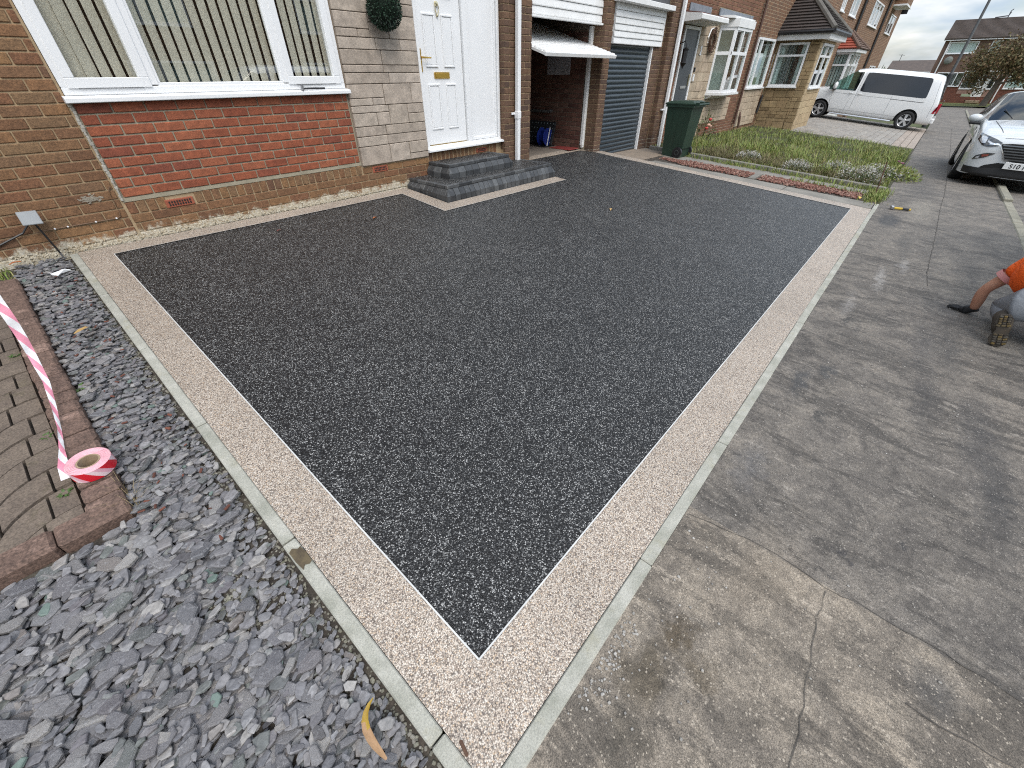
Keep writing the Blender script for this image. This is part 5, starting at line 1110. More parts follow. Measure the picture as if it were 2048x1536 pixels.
# leaves and scraps
def leaf(name, label, cat, P, w, mat, curl=.2, group=None):
    """a curled leaf along a list of points"""
    P = [Vector(p) for p in P]; t = thing(name, label, cat, P[0], group=group) if False else None
    vs = []; fs = []; n = len(P)
    for i, p in enumerate(P):
        tt = (P[min(i+1, n-1)]-P[max(i-1, 0)]).normalized(); s = tt.cross(Z1).normalized(); f = math.sin(math.pi*(i+.35)/(n+.2))
        ww = w*f; vs += [p - s*ww/2 + Z1*curl*ww, p + Z1*(-.0), p + s*ww/2 + Z1*curl*ww*.8]
        if i: fs += [(3*i-3, 3*i-2, 3*i+1, 3*i), (3*i-2, 3*i-1, 3*i+2, 3*i+1)]
    mb = MB(); mb.add(vs, fs); o = mb.build(name, mat, None, smooth=True); tag(o, label, cat, group)
    if isinstance(mat, (list, tuple)):
        for k, p_ in enumerate(o.data.polygons): p_.material_index = 0 if k < len(o.data.polygons)*.42 else 1
    return o
LEAFY = M('yellow_brown_leaf', (.40,.27,.03), (.28,.17,.02), rough=.55, bs=.3, bscale=60, scale=18, c3=(.16,.09,.04))
lz = lambda x, y: G(x, y)+.03
leaf('fallen_leaf', 'long curled yellow and brown leaf on the slate chips near the front corner', 'leaf', [(-.560,-4.392,-.096), (-.578,-4.398,-.094), (-.596,-4.408,-.097), (-.610,-4.424,-.100), (-.618,-4.445,-.102), (-.621,-4.470,-.104), (-.621,-4.495,-.106), (-.619,-4.520,-.108), (-.617,-4.540,-.108)], .023, [LEAFY, M('brown_leaf_tip', (.40,.25,.14), (.30,.18,.09), rough=.75, bs=.5, bscale=50, scale=45, c3=(.12,.07,.04))], .42)
leaf('fallen_leaf', 'pale tan leaf lying among the slate chips beside the brown kerb', 'leaf', [(-.735,-1.52,lz(-.73,-1.5)+.02), (-.70,-1.50,lz(-.7,-1.5)+.024), (-.665,-1.475,lz(-.66,-1.47)+.02)], .035, M('tan_leaf', (.52,.34,.14), (.42,.27,.10), rough=.6), .1)
leaf('fallen_leaf', 'orange leaf at the foot of the wall where slate meets grass', 'leaf', [(-.86,-.13,lz(-.86,-.13)+.02), (-.83,-.12,lz(-.83,-.12)+.025), (-.79,-.115,lz(-.79,-.11)+.02)], .03, M('orange_leaf', (.40,.13,.04), (.3,.09,.03), rough=.6), .2)
leaf('fallen_leaf', 'tiny orange leaf on the black driveway near the pale border by the steps', 'leaf', [(1.90,-.755,G(1.9,-.75)+.004), (1.925,-.75,G(1.92,-.75)+.009), (1.955,-.745,G(1.95,-.74)+.004)], .028, M('orange_leaf', (.4,.13,.04)), .2)
leaf('fallen_leaf', 'small pale leaf in the middle of the black driveway', 'leaf', [(4.43,-2.28,G(4.43,-2.28)+.004), (4.46,-2.26,G(4.46,-2.26)+.010), (4.50,-2.265,G(4.5,-2.26)+.004)], .032, M('tan_leaf', (.5,.3,.1)), .3)
leaf('fallen_leaf', 'tiny red leaf on the black driveway close to the left border', 'leaf', [(.97,-.50,G(.97,-.5)+.003), (.985,-.50,G(.98,-.5)+.006), (1.01,-.50,G(1.0,-.5)+.003)], .02, M('red_leaf', (.20,.05,.04)), .2)
leaf('fallen_leaf', 'yellow leaf by the weeds at the far corner of the driveway', 'leaf', [(8.52,-4.56,NZ(8.52,-4.56)+.02), (8.58,-4.55,NZ(8.5,-4.55)+.03), (8.66,-4.57,NZ(8.6,-4.57)+.02)], .06, M('bright_yellow_leaf', (.62,.42,.08), rough=.6), .2)
mb = MB(); c = Vector((-.63, -.42, bedz(-.63, -.42)+.06)); ps = [(-.055, .005), (-.05, -.025), (-.02, -.05), (.0, -.03), (.03, -.012), (.065, .012), (.055, .02), (.02, .024), (-.01, .032), (-.035, .02)]
mb.prism([(c.x+x, c.y+y) for x, y in ps], lambda x, y: c.z+.01*math.sin(x*60), lambda x, y: c.z+.004+.01*math.sin(x*60)); tag(mb.build('paper_scrap', M('white_paper', (.82,.83,.83), rough=.7, bs=.1)), 'torn white scrap lying on the slate chips near the house wall', 'scrap')
# iron pin at the front corner
mb = MB(); mb.tube([(-.462, -4.735, -.26), (-.455, -4.69, -.15), (-.452, -4.672, -.10)], .0055, 10); tag(mb.build('iron_pin', M('rusty_iron', (.13,.07,.045), (.08,.045,.03), rough=.85, bs=.5, scale=30)), 'rusty iron pin standing at the nearest corner of the edging', 'pin')
mb = MB(); mb.tube([(9.02, -4.72, NZ(9.02, -4.72)-.05), (9.03, -4.70, NZ(9.02, -4.7)+.2), (9.05, -4.66, NZ(9.02, -4.7)+.52)], .009, 8); tag(mb.build('iron_pin', M('rusty_iron', (.1,.06,.04))), 'tall thin rusty rod at the far corner of the driveway beside weeds', 'rod')
# club hammer on the pavement
hz_ = PV(8.2, -5.12)
hm = thing('hammer', 'hammer with black and yellow handle lying on the pavement beyond the far driveway corner', 'hammer', (8.2, -5.1, hz_))
ha, hb = Vector((8.21, -5.02, hz_+.025)), Vector((8.25, -5.24, hz_+.022)); dv = (hb-ha)
for nm, a, b_, r, mt in (('grip', .10, .55, .017, M('yellow_grip', (.62,.42,.04), rough=.5)), ('grip', .55, .90, .018, BLACKP), ('grip_end', .90, 1.0, .016, M('yellow_grip', (.6,.4,.04)))):
    mb = MB(); mb.tube([ha+dv*a, ha+dv*b_], r, 10); mb.build(nm, mt, hm)
mb = MB(); mb.cbox(ha+Vector((0, .005, .005)), (.10, .04, .042), .006, Matrix.Rotation(.2, 3, 'Z')); mb.build('head', M('hammer_steel', (.4,.4,.42), rough=.35, metal=.8, bs=.02), hm)
# things in the garage
mb = MB(); mb.cbox((GW-.012, .805, 1.58), (.018, .53, .325), .003); wbt = thing('whiteboard', 'whiteboard with faint notes hanging on the garage side wall', 'whiteboard', (GW-.01, .8, 1.42)); wo_ = mb.build('board', M('whiteboard_face', (.42,.42,.46), rough=.35, bs=0), wbt)
mb = MB(); rr_ = random.Random(8)
for i in range(7):
    y = 1.02-.0; z = 1.71-.032*i
    for k in range(rr_.randint(2, 5)):
        l_ = rr_.uniform(.02, .06); mb.box(GW-.0225, GW-.0215, y-l_, y, z-.004, z+rr_.uniform(.001, .004)); y -= l_+.02
mb.build('notes', M('grey_pen', (.16,.16,.18), rough=.8, bs=0), wbt)
mb = MB(); mb.tube([(GW-.06, 2.4, .83), (GW-.06, .95, .83)], .028, 10); mb.tube([(GW-.06, .95, .83), (GW-.0, .93, .84)], .03, 10); o = mb.build('grey_pipe', M('dull_grey_pipe', (.10,.10,.095), rough=.6)); tag(o, 'grey pipe fixed along the brick side wall inside the garage', 'pipe')
md = thing('dotted_mat', 'black foam mat with white dots leaning on the garage side wall behind the hose reel', 'mat', (GW-.1, 1.2, .24))
mb = MB(); mU = Vector((0, -1, 0)); mV = Vector((.32, 0, .95)).normalized(); mN = mU.cross(mV)
if mN.x > 0: mN = -mN
mb.cbox(Vector((GW-.10, 1.25, .46)), (.95, .42, .03), .004, Matrix((mU, mV, mN)).transposed()); mo = mb.build('sheet', M('black_foam', (.02,.022,.025), rough=.7), md)
mb = MB()
for i in range(12):
    for k in range(5): mb.cbox(Vector((GW-.10, 1.25, .46))+mU*(-.43+.078*i)+mV*(-.17+.085*k)+mN*.0165, (.016, .016, .003), .002, Matrix((mU, mV, mN)).transposed())
mb.build('dots', M('grey_dots', (.33,.40,.42), rough=.6, bs=0), md, kind='stuff')
hr = thing('hose_reel', 'blue hose reel with a white stand on the garage floor', 'hose reel', (GW-.25, .95, .24))
mb = MB(); cx, cy, cz = GW-.22, .92, .41
mb.lathe([(.02, -.09), (.155, -.09), (.16, -.08), (.10, -.07), (.10, .07), (.16, .08), (.155, .09), (.02, .09)], (cx, cy, cz), 'Y', 24); mb.build('drum', M('blue_plastic', (.012,.03,.22), rough=.35, bs=0), hr)
mb = MB(); mb.tube([(cx-.06, cy-.11, .245), (cx+.03, cy-.11, .58)], .010, 8); mb.tube([(cx+.02, cy+.11, .245), (cx, cy+.11, .55)], .010, 8); mb.build('stand', WHITE, hr)
mb = MB(); mb.cbox((cx, cy, .25), (.32, .3, .02), .005); mb.build('foot', BLACKP, hr)
mb = MB(); mb.cbox((GW-.22, .42, .247), (.34, .5, .012), .004); tag(mb.build('red_mat', M('red_rubber', (.22,.03,.025), rough=.8)), 'dull red mat on the garage floor along the side wall', 'mat')
# wreath by the neighbour's door
wr = thing('wreath', 'brown dried wreath hanging between the grey door and the bow window', 'wreath', (12.53, -.06, 2.06))
mb = MB(); rw = random.Random(6)
mb.tube([(12.53+.14*math.cos(a), -.05, 2.06+.19*math.sin(a)) for a in [i*2*math.pi/20 for i in range(21)]], .03, 6, False)
for _ in range(520):
    a = rw.uniform(0, 6.283); r = rw.uniform(.75, 1.4); c = Vector((12.53+.14*r*math.cos(a), -.05-rw.uniform(0, .05), 2.06+.19*r*math.sin(a))); d = Vector((rw.gauss(0, 1), rw.gauss(0, .6), rw.gauss(0, 1))).normalized(); e = d.cross(Vector((0, 1, .2))).normalized(); s = .022
    mb.add([c-e*s*.4, c+e*s*.4, c+d*s*2], [(0,1,2)])
mb.build('twigs', M('brown_twig', (.10,.05,.03), rnd=[(.10,.05,.03),(.06,.03,.02),(.16,.085,.05),(.04,.025,.02),(.28,.20,.15)], rough=.8, bs=0), wr)
mb = MB(); mb.tube([(12.30, -.03, 2.02), (12.27, -.03, 2.12), (12.36, -.03, 2.27), (12.50, -.03, 2.30)], .016, 8); mb.build('ribbon', WHITE, wr)
# dark bag / strip on the second neighbour's wall
mb = MB(); mb.cbox((18.30, -.06, .55), (.10, .05, .55), .02, Matrix.Rotation(.25, 3, 'Y')); tag(mb.build('black_sack', M('black_sack', (.02,.02,.022), rough=.4, bs=.4, bscale=12)), 'black sack hanging in the corner beside the yellow stone extension', 'sack')
mb = MB(); mb.tube([(16.25, -.15, -.0), (16.22, -.12, .30), (16.28, -.08, .42)], [.035, .04, .02], 8); tag(mb.build('metal_stub', M('rust_stub', (.12,.07,.05), rough=.8)), 'dark rusty pipe stub at the foot of the brick column', 'pipe')
# lamp post
lmz = base(30)-.02
lm = thing('lamp_post', 'tall slender grey lamp post standing behind the white van', 'lamp post', (30, -4.66, lmz))
mb = MB(); mb.tube([(30, -4.66, lmz), (30, -4.66, 1.35), (30, -4.66, 1.42)], [.095, .095, .055], 12); mb.build('base_column', M('dark_grey_paint', (.03,.033,.036), rough=.5), lm)
mb = MB(); mb.tube([(30, -4.66, 1.42), (30, -4.66, 6.0)], [.055, .04], 12); mb.tube([(30, -4.66, 6.0), (30, -5.1, 6.25)], .035, 8); mb.build('pole', M('grey_galvanised', (.12,.125,.13), rough=.5, metal=.3), lm)
mb = MB(); mb.cbox((30, -5.35, 6.27), (.22, .6, .12), .03); mb.build('lantern', M('grey_galvanised', (.2,.2,.2)), lm)
# loose gravel against the edging
mb = MB(); rg = random.Random(13)
for _ in range(150):
    t_ = rg.random(); x = -.12+.34*t_+rg.gauss(0, .03); y = -4.862-abs(rg.gauss(0, .035))
    if rg.random() < .25: x = rg.uniform(-.1, .8); y = -4.87-abs(rg.gauss(0, .14))
    s = rg.uniform(.003, .0085); mb.cbox((x, y, PV(x, y)+s*.35), (s*rg.uniform(1, 1.5), s*1.1, s*.8), s*.3, Matrix.Rotation(rg.uniform(0, 3), 3, 'Z'))
for _ in range(160):
    x = rg.uniform(.2, 6); y = rg.uniform(-5.9, -4.9); s = rg.uniform(.003, .008); mb.cbox((x, y, PV(x, y)+s*.3), (s*1.3, s, s*.7), s*.25, Matrix.Rotation(rg.uniform(0, 3), 3, 'Z'))
o = mb.build('loose_gravel', M('pale_gravel', (.42,.40,.36), rnd=[(.34,.32,.29),(.26,.245,.22),(.42,.40,.37),(.18,.165,.15)], rough=.8, bs=0)); o['kind'] = 'stuff'
# ================================================================ PLANTS
GRASS = M('lawn_grass', (.1,.15,.04), rnd=[(.14,.22,.035),(.175,.25,.045),(.22,.27,.06),(.27,.26,.08),(.12,.185,.03),(.32,.28,.11),(.16,.24,.045)], rough=.6, bs=0)
GRASSB = M('browned_grass', (.17,.13,.06), rnd=[(.16,.13,.06),(.20,.16,.08),(.12,.12,.045),(.10,.07,.04),(.14,.15,.05)], rough=.7, bs=0)
def blades(mb, n, f, zf, h0, h1, w, r, lean=.5):
    for _ in range(n):
        q = f(r)
        if q is None: continue
        x, y = q; h = r.uniform(h0, h1); a = r.uniform(0, 6.28); d = Vector((math.cos(a), math.sin(a), 0)); s = Vector((-d.y, d.x, 0))*w*r.uniform(.6, 1.3); c = Vector((x, y, zf(x, y))); l_ = h*r.uniform(.1, lean)
        m1 = c+d*l_*.35+Z1*h*.6; t_ = c+d*l_+Z1*h*r.uniform(.8, 1)
        mb.add([c-s, c+s, m1+s*.7, m1-s*.7, t_], [(0,1,2,3), (3,2,4)])
rg = random.Random(31); mb = MB(); zl = lambda x, y: NZ(x, y)+.02
def inl(r):
    x, y = 9.8+8.5*(r.random()**1.25), r.uniform(-4.8, -.08)
    if x < 10.6 and y > -1.2 and r.random() < .75: return None
    if math.sin(x*2.3+1)*math.sin(y*2.9+x) > .45 and r.random() < .8: return None
    if x > 18 and y < -4.2: return None
    return x, y
blades(mb, 22000, inl, zl, .03, .12, .005, rg, 1.0); lg = mb.build('lawn_grass', GRASS, lawn, kind='stuff')
mb = MB()
def inb(r):
    x = 9.78+abs(r.gauss(0, .9)); y = r.uniform(-4.7, -1.2)
    return (x, y) if x < 12.6 else None
blades(mb, 6500, inb, zl, .04, .17, .005, rg, 1.1); mb.build('rough_grass', GRASSB, lawn, kind='stuff')
mb = MB()
def ine(r):
    a = r.random()
    if a < .5: return 9.60+r.uniform(-.08, .15)*(1 if r.random() < .7 else 1.6), r.uniform(-4.75, -1.0)
    if a < .6: return 9.02+r.gauss(0, .05), r.uniform(-4.7, -3.4)
    if a < .75: return r.gauss(8.85, .2), r.gauss(-4.72, .06)
    if a < .88: return r.uniform(9.0, 9.9), r.gauss(-4.76, .07)
    return r.uniform(9.3, 10.4), -.98+r.gauss(0, .08)
blades(mb, 3200, ine, NZ, .03, .12, .006, rg, .9); mb.build('edge_weeds', GRASS, nb_path, kind='stuff')
mb = MB(); blades(mb, 900, lambda r: (r.uniform(59.8, 61), r.uniform(-12, -2)), lambda x, y: -1.04, .08, .2, .03, rg); 
mb = MB(); blades(mb, 260, lambda r: (r.uniform(9.85, 13.5), r.uniform(-4.7, -.9)), zl, .18, .36, .003, rg, .6); mb.build('dry_stalks', M('dry_stalk', (.34,.27,.14), rnd=[(.36,.29,.15),(.26,.19,.10),(.30,.26,.12)], rough=.8, bs=0), lawn, kind='stuff')
mb = MB()
for _ in range(26):
    cx_, cy_ = rg.uniform(9.9, 15), rg.uniform(-4.6, -.6); blades(mb, 110, lambda r: (cx_+r.gauss(0, .13), cy_+r.gauss(0, .13)), zl, .08, .26, .006, rg, 1.2)
mb.build('grass_tussocks', GRASS, lawn, kind='stuff')
# heather clumps with dry white flowers
HEW = M('dry_heather_flower', (.42,.40,.36), rnd=[(.56,.54,.52),(.46,.44,.41),(.64,.63,.61),(.36,.35,.31),(.50,.50,.46)], rough=.9, bs=0)
HEG = M('heather_leaf', (.06,.09,.03), rnd=[(.06,.10,.03),(.09,.135,.04),(.045,.07,.025),(.12,.15,.06),(.10,.08,.05)], rough=.8, bs=0)
def tuft(mb, c, rad, h, n, r, size, flat=1.0):
    for _ in range(n):
        d = Vector((r.gauss(0, 1), r.gauss(0, 1), abs(r.gauss(0, .8)))).normalized(); k = r.uniform(.55, 1.0); p = c+Vector((d.x*rad*k, d.y*rad*k, d.z*h*k))
        a = Vector((r.gauss(0, 1), r.gauss(0, 1), r.gauss(0, .5))).normalized(); b_ = (d+Vector((r.gauss(0, .6), r.gauss(0, .6), r.gauss(0, .6)))).normalized(); s = size*r.uniform(.6, 1.4)
        mb.add([p-a*s*.35, p+a*s*.35, p+b_*s*1.6], [(0,1,2)])
HS = [(10.10,-4.32,.40,.24,'largest white flowered heather clump at the street corner of the lawn'), (10.75,-3.85,.34,.20,'white heather clump set back second from the street corner of the lawn'), (10.12,-3.25,.30,.18,'sparse grey heather clump in the middle of the lawn edge'), (10.45,-2.2,.26,.16,'straggly grey green heather clump nearer the bin'), (11.25,-4.5,.36,.20,'white heather clump along the pavement behind the corner clump')]
for x, y, rad, h, lab in HS:
    t = thing('heather', lab, 'plant', (x, y, NZ(x, y)), group='heather clumps along the lawn edge'); c = Vector((x, y, NZ(x, y)))
    mb = MB(); tuft(mb, c, rad, h*.85, 1100, rg, .028); mb.build('foliage', HEG, t, kind='stuff')
    mb = MB(); tuft(mb, c+Vector((0, 0, .05)), rad*1.02, h*1.05, 1000, rg, .017); mb.build('flowers', HEW, t, kind='stuff')
PINK = M('pink_flower', (.60,.22,.42), rough=.7, bs=0); REDF = M('red_flower', (.55,.06,.05), rough=.6, bs=0); PALEF = M('peach_flower', (.7,.42,.32), rough=.6, bs=0)
t = thing('daisy_clump', 'leafy clump with pink and white flowers at the pavement edge of the lawn', 'plant', (11.6, -4.78, NZ(11.6, -4.7))); c = Vector((11.5, -4.75, NZ(11.5, -4.75)))
mb = MB(); tuft(mb, c, .5, .24, 1500, rg, .035); mb.build('foliage', GRASS, t, kind='stuff')
for nm, q, mt, s in (('flower', (11.75,-4.82,.26), PINK, .045), ('flower', (11.35,-4.98,.16), WHITE, .03), ('flower', (11.9,-4.75,.27), PINK, .035), ('flower', (11.15,-4.9,.12), WHITE, .03)):
    mb = MB(); cc = Vector((q[0], q[1], NZ(q[0], q[1])+q[2])); mb.add([cc+Vector((s*math.cos(k*math.pi/5)*(1 if k % 2 else .55), s*math.sin(k*math.pi/5)*(1 if k % 2 else .55), .01)) for k in range(10)] + [cc+Vector((0, 0, -.015))], [(k, (k+1) % 10, 10) for k in range(10)]); mb.build(nm, mt, t)
t = thing('rose_bush', 'thin rose bush with red and peach blooms behind the green bin', 'plant', (12.3, -.45, NZ(12.3, -.45))); c = Vector((12.3, -.45, NZ(12.3, -.45)))
mb = MB(); 
for a, b_ in (((.0,0,0),(-.1,-.1,.5)), ((0,0,0),(.1,-.05,.62)), ((0,0,0),(.2,.05,.75))): mb.tube([c+Vector(a), c+Vector(b_)*.6+Vector((.02, 0, 0)), c+Vector(b_)], .008, 6)
mb.build('stem', M('rose_stem', (.08,.09,.03), rough=.8), t); mb = MB(); tuft(mb, c+Vector((.05, -.03, .1)), .26, .62, 420, rg, .034); mb.build('foliage', HEG, t, kind='stuff')
for q, mt in (((-.05,-.12,.52), REDF), ((-.08,-.12,.40), PALEF), ((.06,-.12,.36), PALEF), ((-.12,-.1,.33), REDF)):
    mb = MB(); mb.lathe([(0, -.03), (.035, -.02), (.045, .01), (.03, .03), (0, .035)], c+Vector(q), 'Z', 10); mb.build('bloom', mt, t)
for (x, y, lab) in ((-.845, -2.05, 'small green weed between the kerb and the slate chips'), (-1.02, -1.45, 'green weed tuft in the path joint beside the kerb'), (-1.02, -2.35, 'little weed in the scalloped path joint nearer the tape roll'), (-1.03, -2.80, 'small fern like weed in the path joint by the kerb corner')):
    mb = MB(); c = Vector((x, y, G(x, y)-.015))
    for k in range(16 if x > -.9 else 40):
        a = rg.uniform(0, 6.28); l_ = rg.uniform(.03, .07) if x > -.9 else rg.uniform(.015, .035); d = Vector((math.cos(a), math.sin(a), rg.uniform(.4, .9))); s = Vector((-math.sin(a), math.cos(a), 0))*l_*.16
        mb.add([c, c+d*l_*.5-s, c+d*l_*.5+s, c+Vector((d.x, d.y, d.z*.5))*l_], [(0,1,2), (1,3,2)])
    tag(mb.build('weed', M('weed_green', (.08,.15,.04), (.06,.11,.03), rough=.6, bs=0)), lab, 'weed', 'weeds in the path and slate')
mb = MB(); blades(mb, 500, lambda r: (r.uniform(-1.6, -.87), r.uniform(-.33, -.06)), lambda x, y: G(x, y)-.02, .02, .07, .004, rg, .9); o = mb.build('wall_grass', GRASS, path, kind='stuff')
# dry grass at the kerb corner
mb = MB(); blades(mb, 60, lambda r: (r.uniform(-.875, -.84), r.uniform(-3.1, -2.95)), lambda x, y: G(x, y)-.03, .04, .12, .0012, rg, 1.5); mb.build('dry_grass', M('straw', (.32,.25,.13), rough=.8), bed, kind='stuff')
# ---- tree on the verge
def make_tree(name, label, cx, cy, cz, H_, seed, leafm, n, fall):
    r = random.Random(seed); t = thing(name, label, 'tree', (cx, cy, cz)); mb = MB(); tips = []
    bm_ = M('tree_bark', (.15,.125,.10), (.10,.085,.07), rough=.95, bs=.6, bscale=12, scale=3)
    mb.tube([(cx, cy, cz-.1), (cx+.05, cy-.1, cz+1.0), (cx-.0, cy-.2, cz+H_*.45)], [.28, .21, .17], 10)
    def limb(p, d, l_, rad, dep):
        q = p + d*l_*.5 + Vector((0, 0, .05*l_)); e = p + d*l_ + Vector((0, 0, .02*l_)); mb.tube([p, q, e], [rad, rad*.75, rad*.5], 6)
        tips.append(e); tips.append(q)
        if dep:
            for _ in range(3): limb(e if r.random() < .6 else q, (d+Vector((r.gauss(0, .55), r.gauss(0, .55), r.gauss(.1, .4)))).normalized(), l_*r.uniform(.55, .8), rad*.5, dep-1)
    for k in range(7): a = k*.9+r.uniform(-.3, .3); limb(Vector((cx, cy-.2, cz+H_*r.uniform(.34, .46))), Vector((math.cos(a), math.sin(a), r.uniform(.25, .8))).normalized(), H_*.30, .09, 3)
    mb.build('trunk', bm_, t); mb = MB()
    for _ in range(n):
        p = r.choice(tips)+Vector((r.gauss(0, .38), r.gauss(0, .38), r.gauss(0, .28))); a = Vector((r.gauss(0, 1), r.gauss(0, 1), r.gauss(0, 1))).normalized(); b_ = a.cross(Vector((r.gauss(0, 1), r.gauss(0, 1), r.gauss(0, 1)))).normalized(); s = r.uniform(.06, .13)
        mb.add([p-a*s, p+b_*s*.6, p+a*s, p-b_*s*.6], [(0,1,2,3)])
    mb.build('crown', leafm, t); return t
ATM = M('autumn_leaf', (.1,.08,.03), rnd=[(.075,.075,.025),(.11,.09,.03),(.15,.085,.035),(.055,.06,.02),(.19,.11,.05),(.09,.10,.03)], rough=.7, bs=0)
make_tree('street_tree', 'broad autumn tree with brown green leaves on the verge before the far house', 61.5, -7.6, -1.1, 4.6, 5, ATM, 9000, 1)
mb = MB(); tuft(mb, Vector((74, 2.6, .2)), 1.9, 1.35, 1500, rg, .35); tag(mb.build('far_bush', HEG), 'distant green bush at the end of the terrace beside the low roof', 'bush')
# ================================================================ VEHICLES
from mathutils.bvhtree import BVHTree
def evald(o):
    dg = bpy.context.evaluated_depsgraph_get(); return bpy.data.meshes.new_from_object(o.evaluated_get(dg))
def body_shell(stations, sub=2, wheels=(), wr=.36, width=1.0):
    """closed mirrored hull; returns bmesh-ready verts, faces, per-face cell (station, row)"""
    nr = len(stations[0][1]); vs = []; fs = []; cell = []
    for x, rows in stations:
        ln = 0
        if isinstance(x, tuple): x, ln = x
        full = [(-y, z) for y, z in rows] + [(y, z) for y, z in reversed(rows[:-1])]
        vs += [(x-ln*max(0, z-.75), y, z) for y, z in full]
    m_ = 2*nr-1
    for i in range(len(stations)-1):
        for j in range(m_):
            k = (j+1) % m_; fs.append((i*m_+j, i*m_+k, (i+1)*m_+k, (i+1)*m_+j))
            jj = j if j < nr-1 else (m_-2-j if j < m_-1 else -1); cell.append((i, jj, -1 if j < nr-1 else 1))
    fs.append(tuple(range(m_-1, -1, -1))); cell.append((-1, 0, 0)); fs.append(tuple((len(stations)-1)*m_+j for j in range(m_))); cell.append((len(stations)-1, 0, 0))
    return vs, fs, cell
def make_body(t, stations, classify, mats, names, cutters, corner=(1, 2)):
    vs, fs, cell = body_shell(stations); me = bpy.data.meshes.new('body'); me.from_pydata(vs, [], fs)
    for mm in mats: me.materials.append(mm)
    me.polygons.foreach_set('material_index', [classify(*c) for c in cell])
    bm = bmesh.new(); bm.from_mesh(me); bmesh.ops.recalc_face_normals(bm, faces=bm.faces)
    cl = bm.edges.layers.float.get('crease_edge') or bm.edges.layers.float.new('crease_edge')
    for e in bm.edges:
        ms = set(f.material_index for f in e.link_faces)
        if len(ms) > 1: e[cl] = 1.0
    vl = bm.verts.layers.float.get('crease_vert') or bm.verts.layers.float.new('crease_vert')
    for v in bm.verts:
        ms = [f.material_index for f in v.link_faces]; w_ = [m_ for m_ in ms if m_ in corner]
        if len(w_) == 1 and len(ms) == 4: v[vl] = .9
    bm.to_mesh(me); bm.free()
    o = bpy.data.objects.new('body', me); COL.objects.link(o); md_ = o.modifiers.new('s', 'SUBSURF'); md_.levels = 3; md_.render_levels = 3
    me2 = evald(o); bm = bmesh.new(); bm.from_mesh(me2); bvh = BVHTree.FromBMesh(bm); bm.free()
    o.modifiers.clear(); o.data = me2
    for c in cutters:
        mb = MB(); mb.lathe([(0, c[2]), (c[3], c[2]), (c[3], c[4]), (0, c[4])], (c[0], 0, c[1]), 'Y', 40); co_ = mb.build('cut', mats[-1], None)
        bm = bmesh.new(); bm.from_mesh(co_.data); bmesh.ops.remove_doubles(bm, verts=bm.verts, dist=1e-5); bmesh.ops.recalc_face_normals(bm, faces=bm.faces); bm.to_mesh(co_.data); bm.free()
        bo_ = o.modifiers.new('b', 'BOOLEAN'); bo_.object = co_; bo_.operation = 'DIFFERENCE'; bo_.solver = 'EXACT'; bo_.material_mode = 'TRANSFER'
        me3 = evald(o); o.modifiers.clear(); o.data = me3; OFF.pop(co_); bpy.data.objects.remove(co_)
    final = o.data; mlist = [m_ for m_ in final.materials]; bpy.data.objects.remove(o); parts = {}; bodyo = None
    # split by material into one object per part
    groups = {}
    for p in final.polygons: groups.setdefault(mlist[p.material_index].name, []).append(p)
    todo = []
    for idx in range(len(mats)):
        ps0 = groups.get(mats[idx].name, [])
        if not ps0 or any(t_[0] == idx or names[t_[0]] == names[idx] for t_ in todo): continue
        if names[idx] in ('tinted_window', 'side_window', 'front_glass'):
            for s_ in (-1, 0, 1):
                q = [p for p in ps0 if (1 if p.center.y > .66 else -1 if p.center.y < -.66 else 0) == s_] if names[idx] != 'front_glass' else [p for p in ps0 if (0 if abs(p.normal.y) < .75 else 1 if p.center.y > 0 else -1) == s_]
                if q: todo.append((idx, q))
        else: todo.append((idx, ps0))
    for idx, ps in todo:
        used = {}; v_ = []; f_ = []
        for p in ps:
            q = []
            for vi in p.vertices:
                if vi not in used: used[vi] = len(v_); v_.append(final.vertices[vi].co[:])
                q.append(used[vi])
            f_.append(q)
        mm = bpy.data.meshes.new(names[idx]); mm.from_pydata(v_, [], f_); mm.materials.append(mats[idx]); mm.polygons.foreach_set('use_smooth', [True]*len(f_)); mm.set_sharp_from_angle(angle=.7)
        ob = bpy.data.objects.new(names[idx], mm); COL.objects.link(ob); ob.parent = t; OFF[ob] = Vector((0, 0, 0)); parts[names[idx]] = ob
    return parts, bvh
def wheel(t, x, y, r, side, spokes, rimr, w=.2):
    mb = MB(); s = side
    mb.lathe([(rimr, -w/2*s), (r-.03, -w/2*s), (r, -w*.32*s), (r, w*.32*s), (r-.025, w/2*s), (rimr+.012, w/2*s), (rimr, w*.40*s)], (x, y, r), 'Y', 36); mb.smooth = True
    wo_ = mb.build('wheel', M('tyre_rubber', (.018,.018,.019), rough=.8, bs=.1), t, local=True, smooth=True)
    RIM = M('alloy', (.62,.63,.65), rough=.3, metal=.6, bs=0); mb = MB()
    mb.lathe([(rimr, w*.36*s), (rimr-.015, w*.44*s), (rimr-.03, w*.36*s), (rimr-.035, -.02*s)], (x, y, r), 'Y', 36)
    mb.lathe([(0, w*.40*s), (.05, w*.40*s), (.065, w*.33*s), (.06, 0)], (x, y, r), 'Y', 20)
    for k in range(spokes):
        a = 2*math.pi*k/spokes+.3; d = Vector((math.cos(a), 0, math.sin(a))); e = Vector((-math.sin(a), 0, math.cos(a))); c = Vector((x, y, r))
        p = [c+d*.04-e*.032, c+d*(rimr-.01)-e*.05, c+d*(rimr-.01)+e*.05, c+d*.04+e*.032]; off = Vector((0, w*.37*s, 0)); off2 = Vector((0, w*.22*s, 0))
        mb.add([q+off for q in p]+[q+off2 for q in p], [(0,1,2,3), (4,5,6,7), (0,1,5,4), (1,2,6,5), (2,3,7,6), (3,0,4,7)])
    mb.build('rim', RIM, wo_, local=True)
    mb = MB(); mb.lathe([(0, .0), (rimr-.02, .0)], (x, y, r), 'Y', 24); mb.build('brake_disc', BLACKP, wo_, local=True)
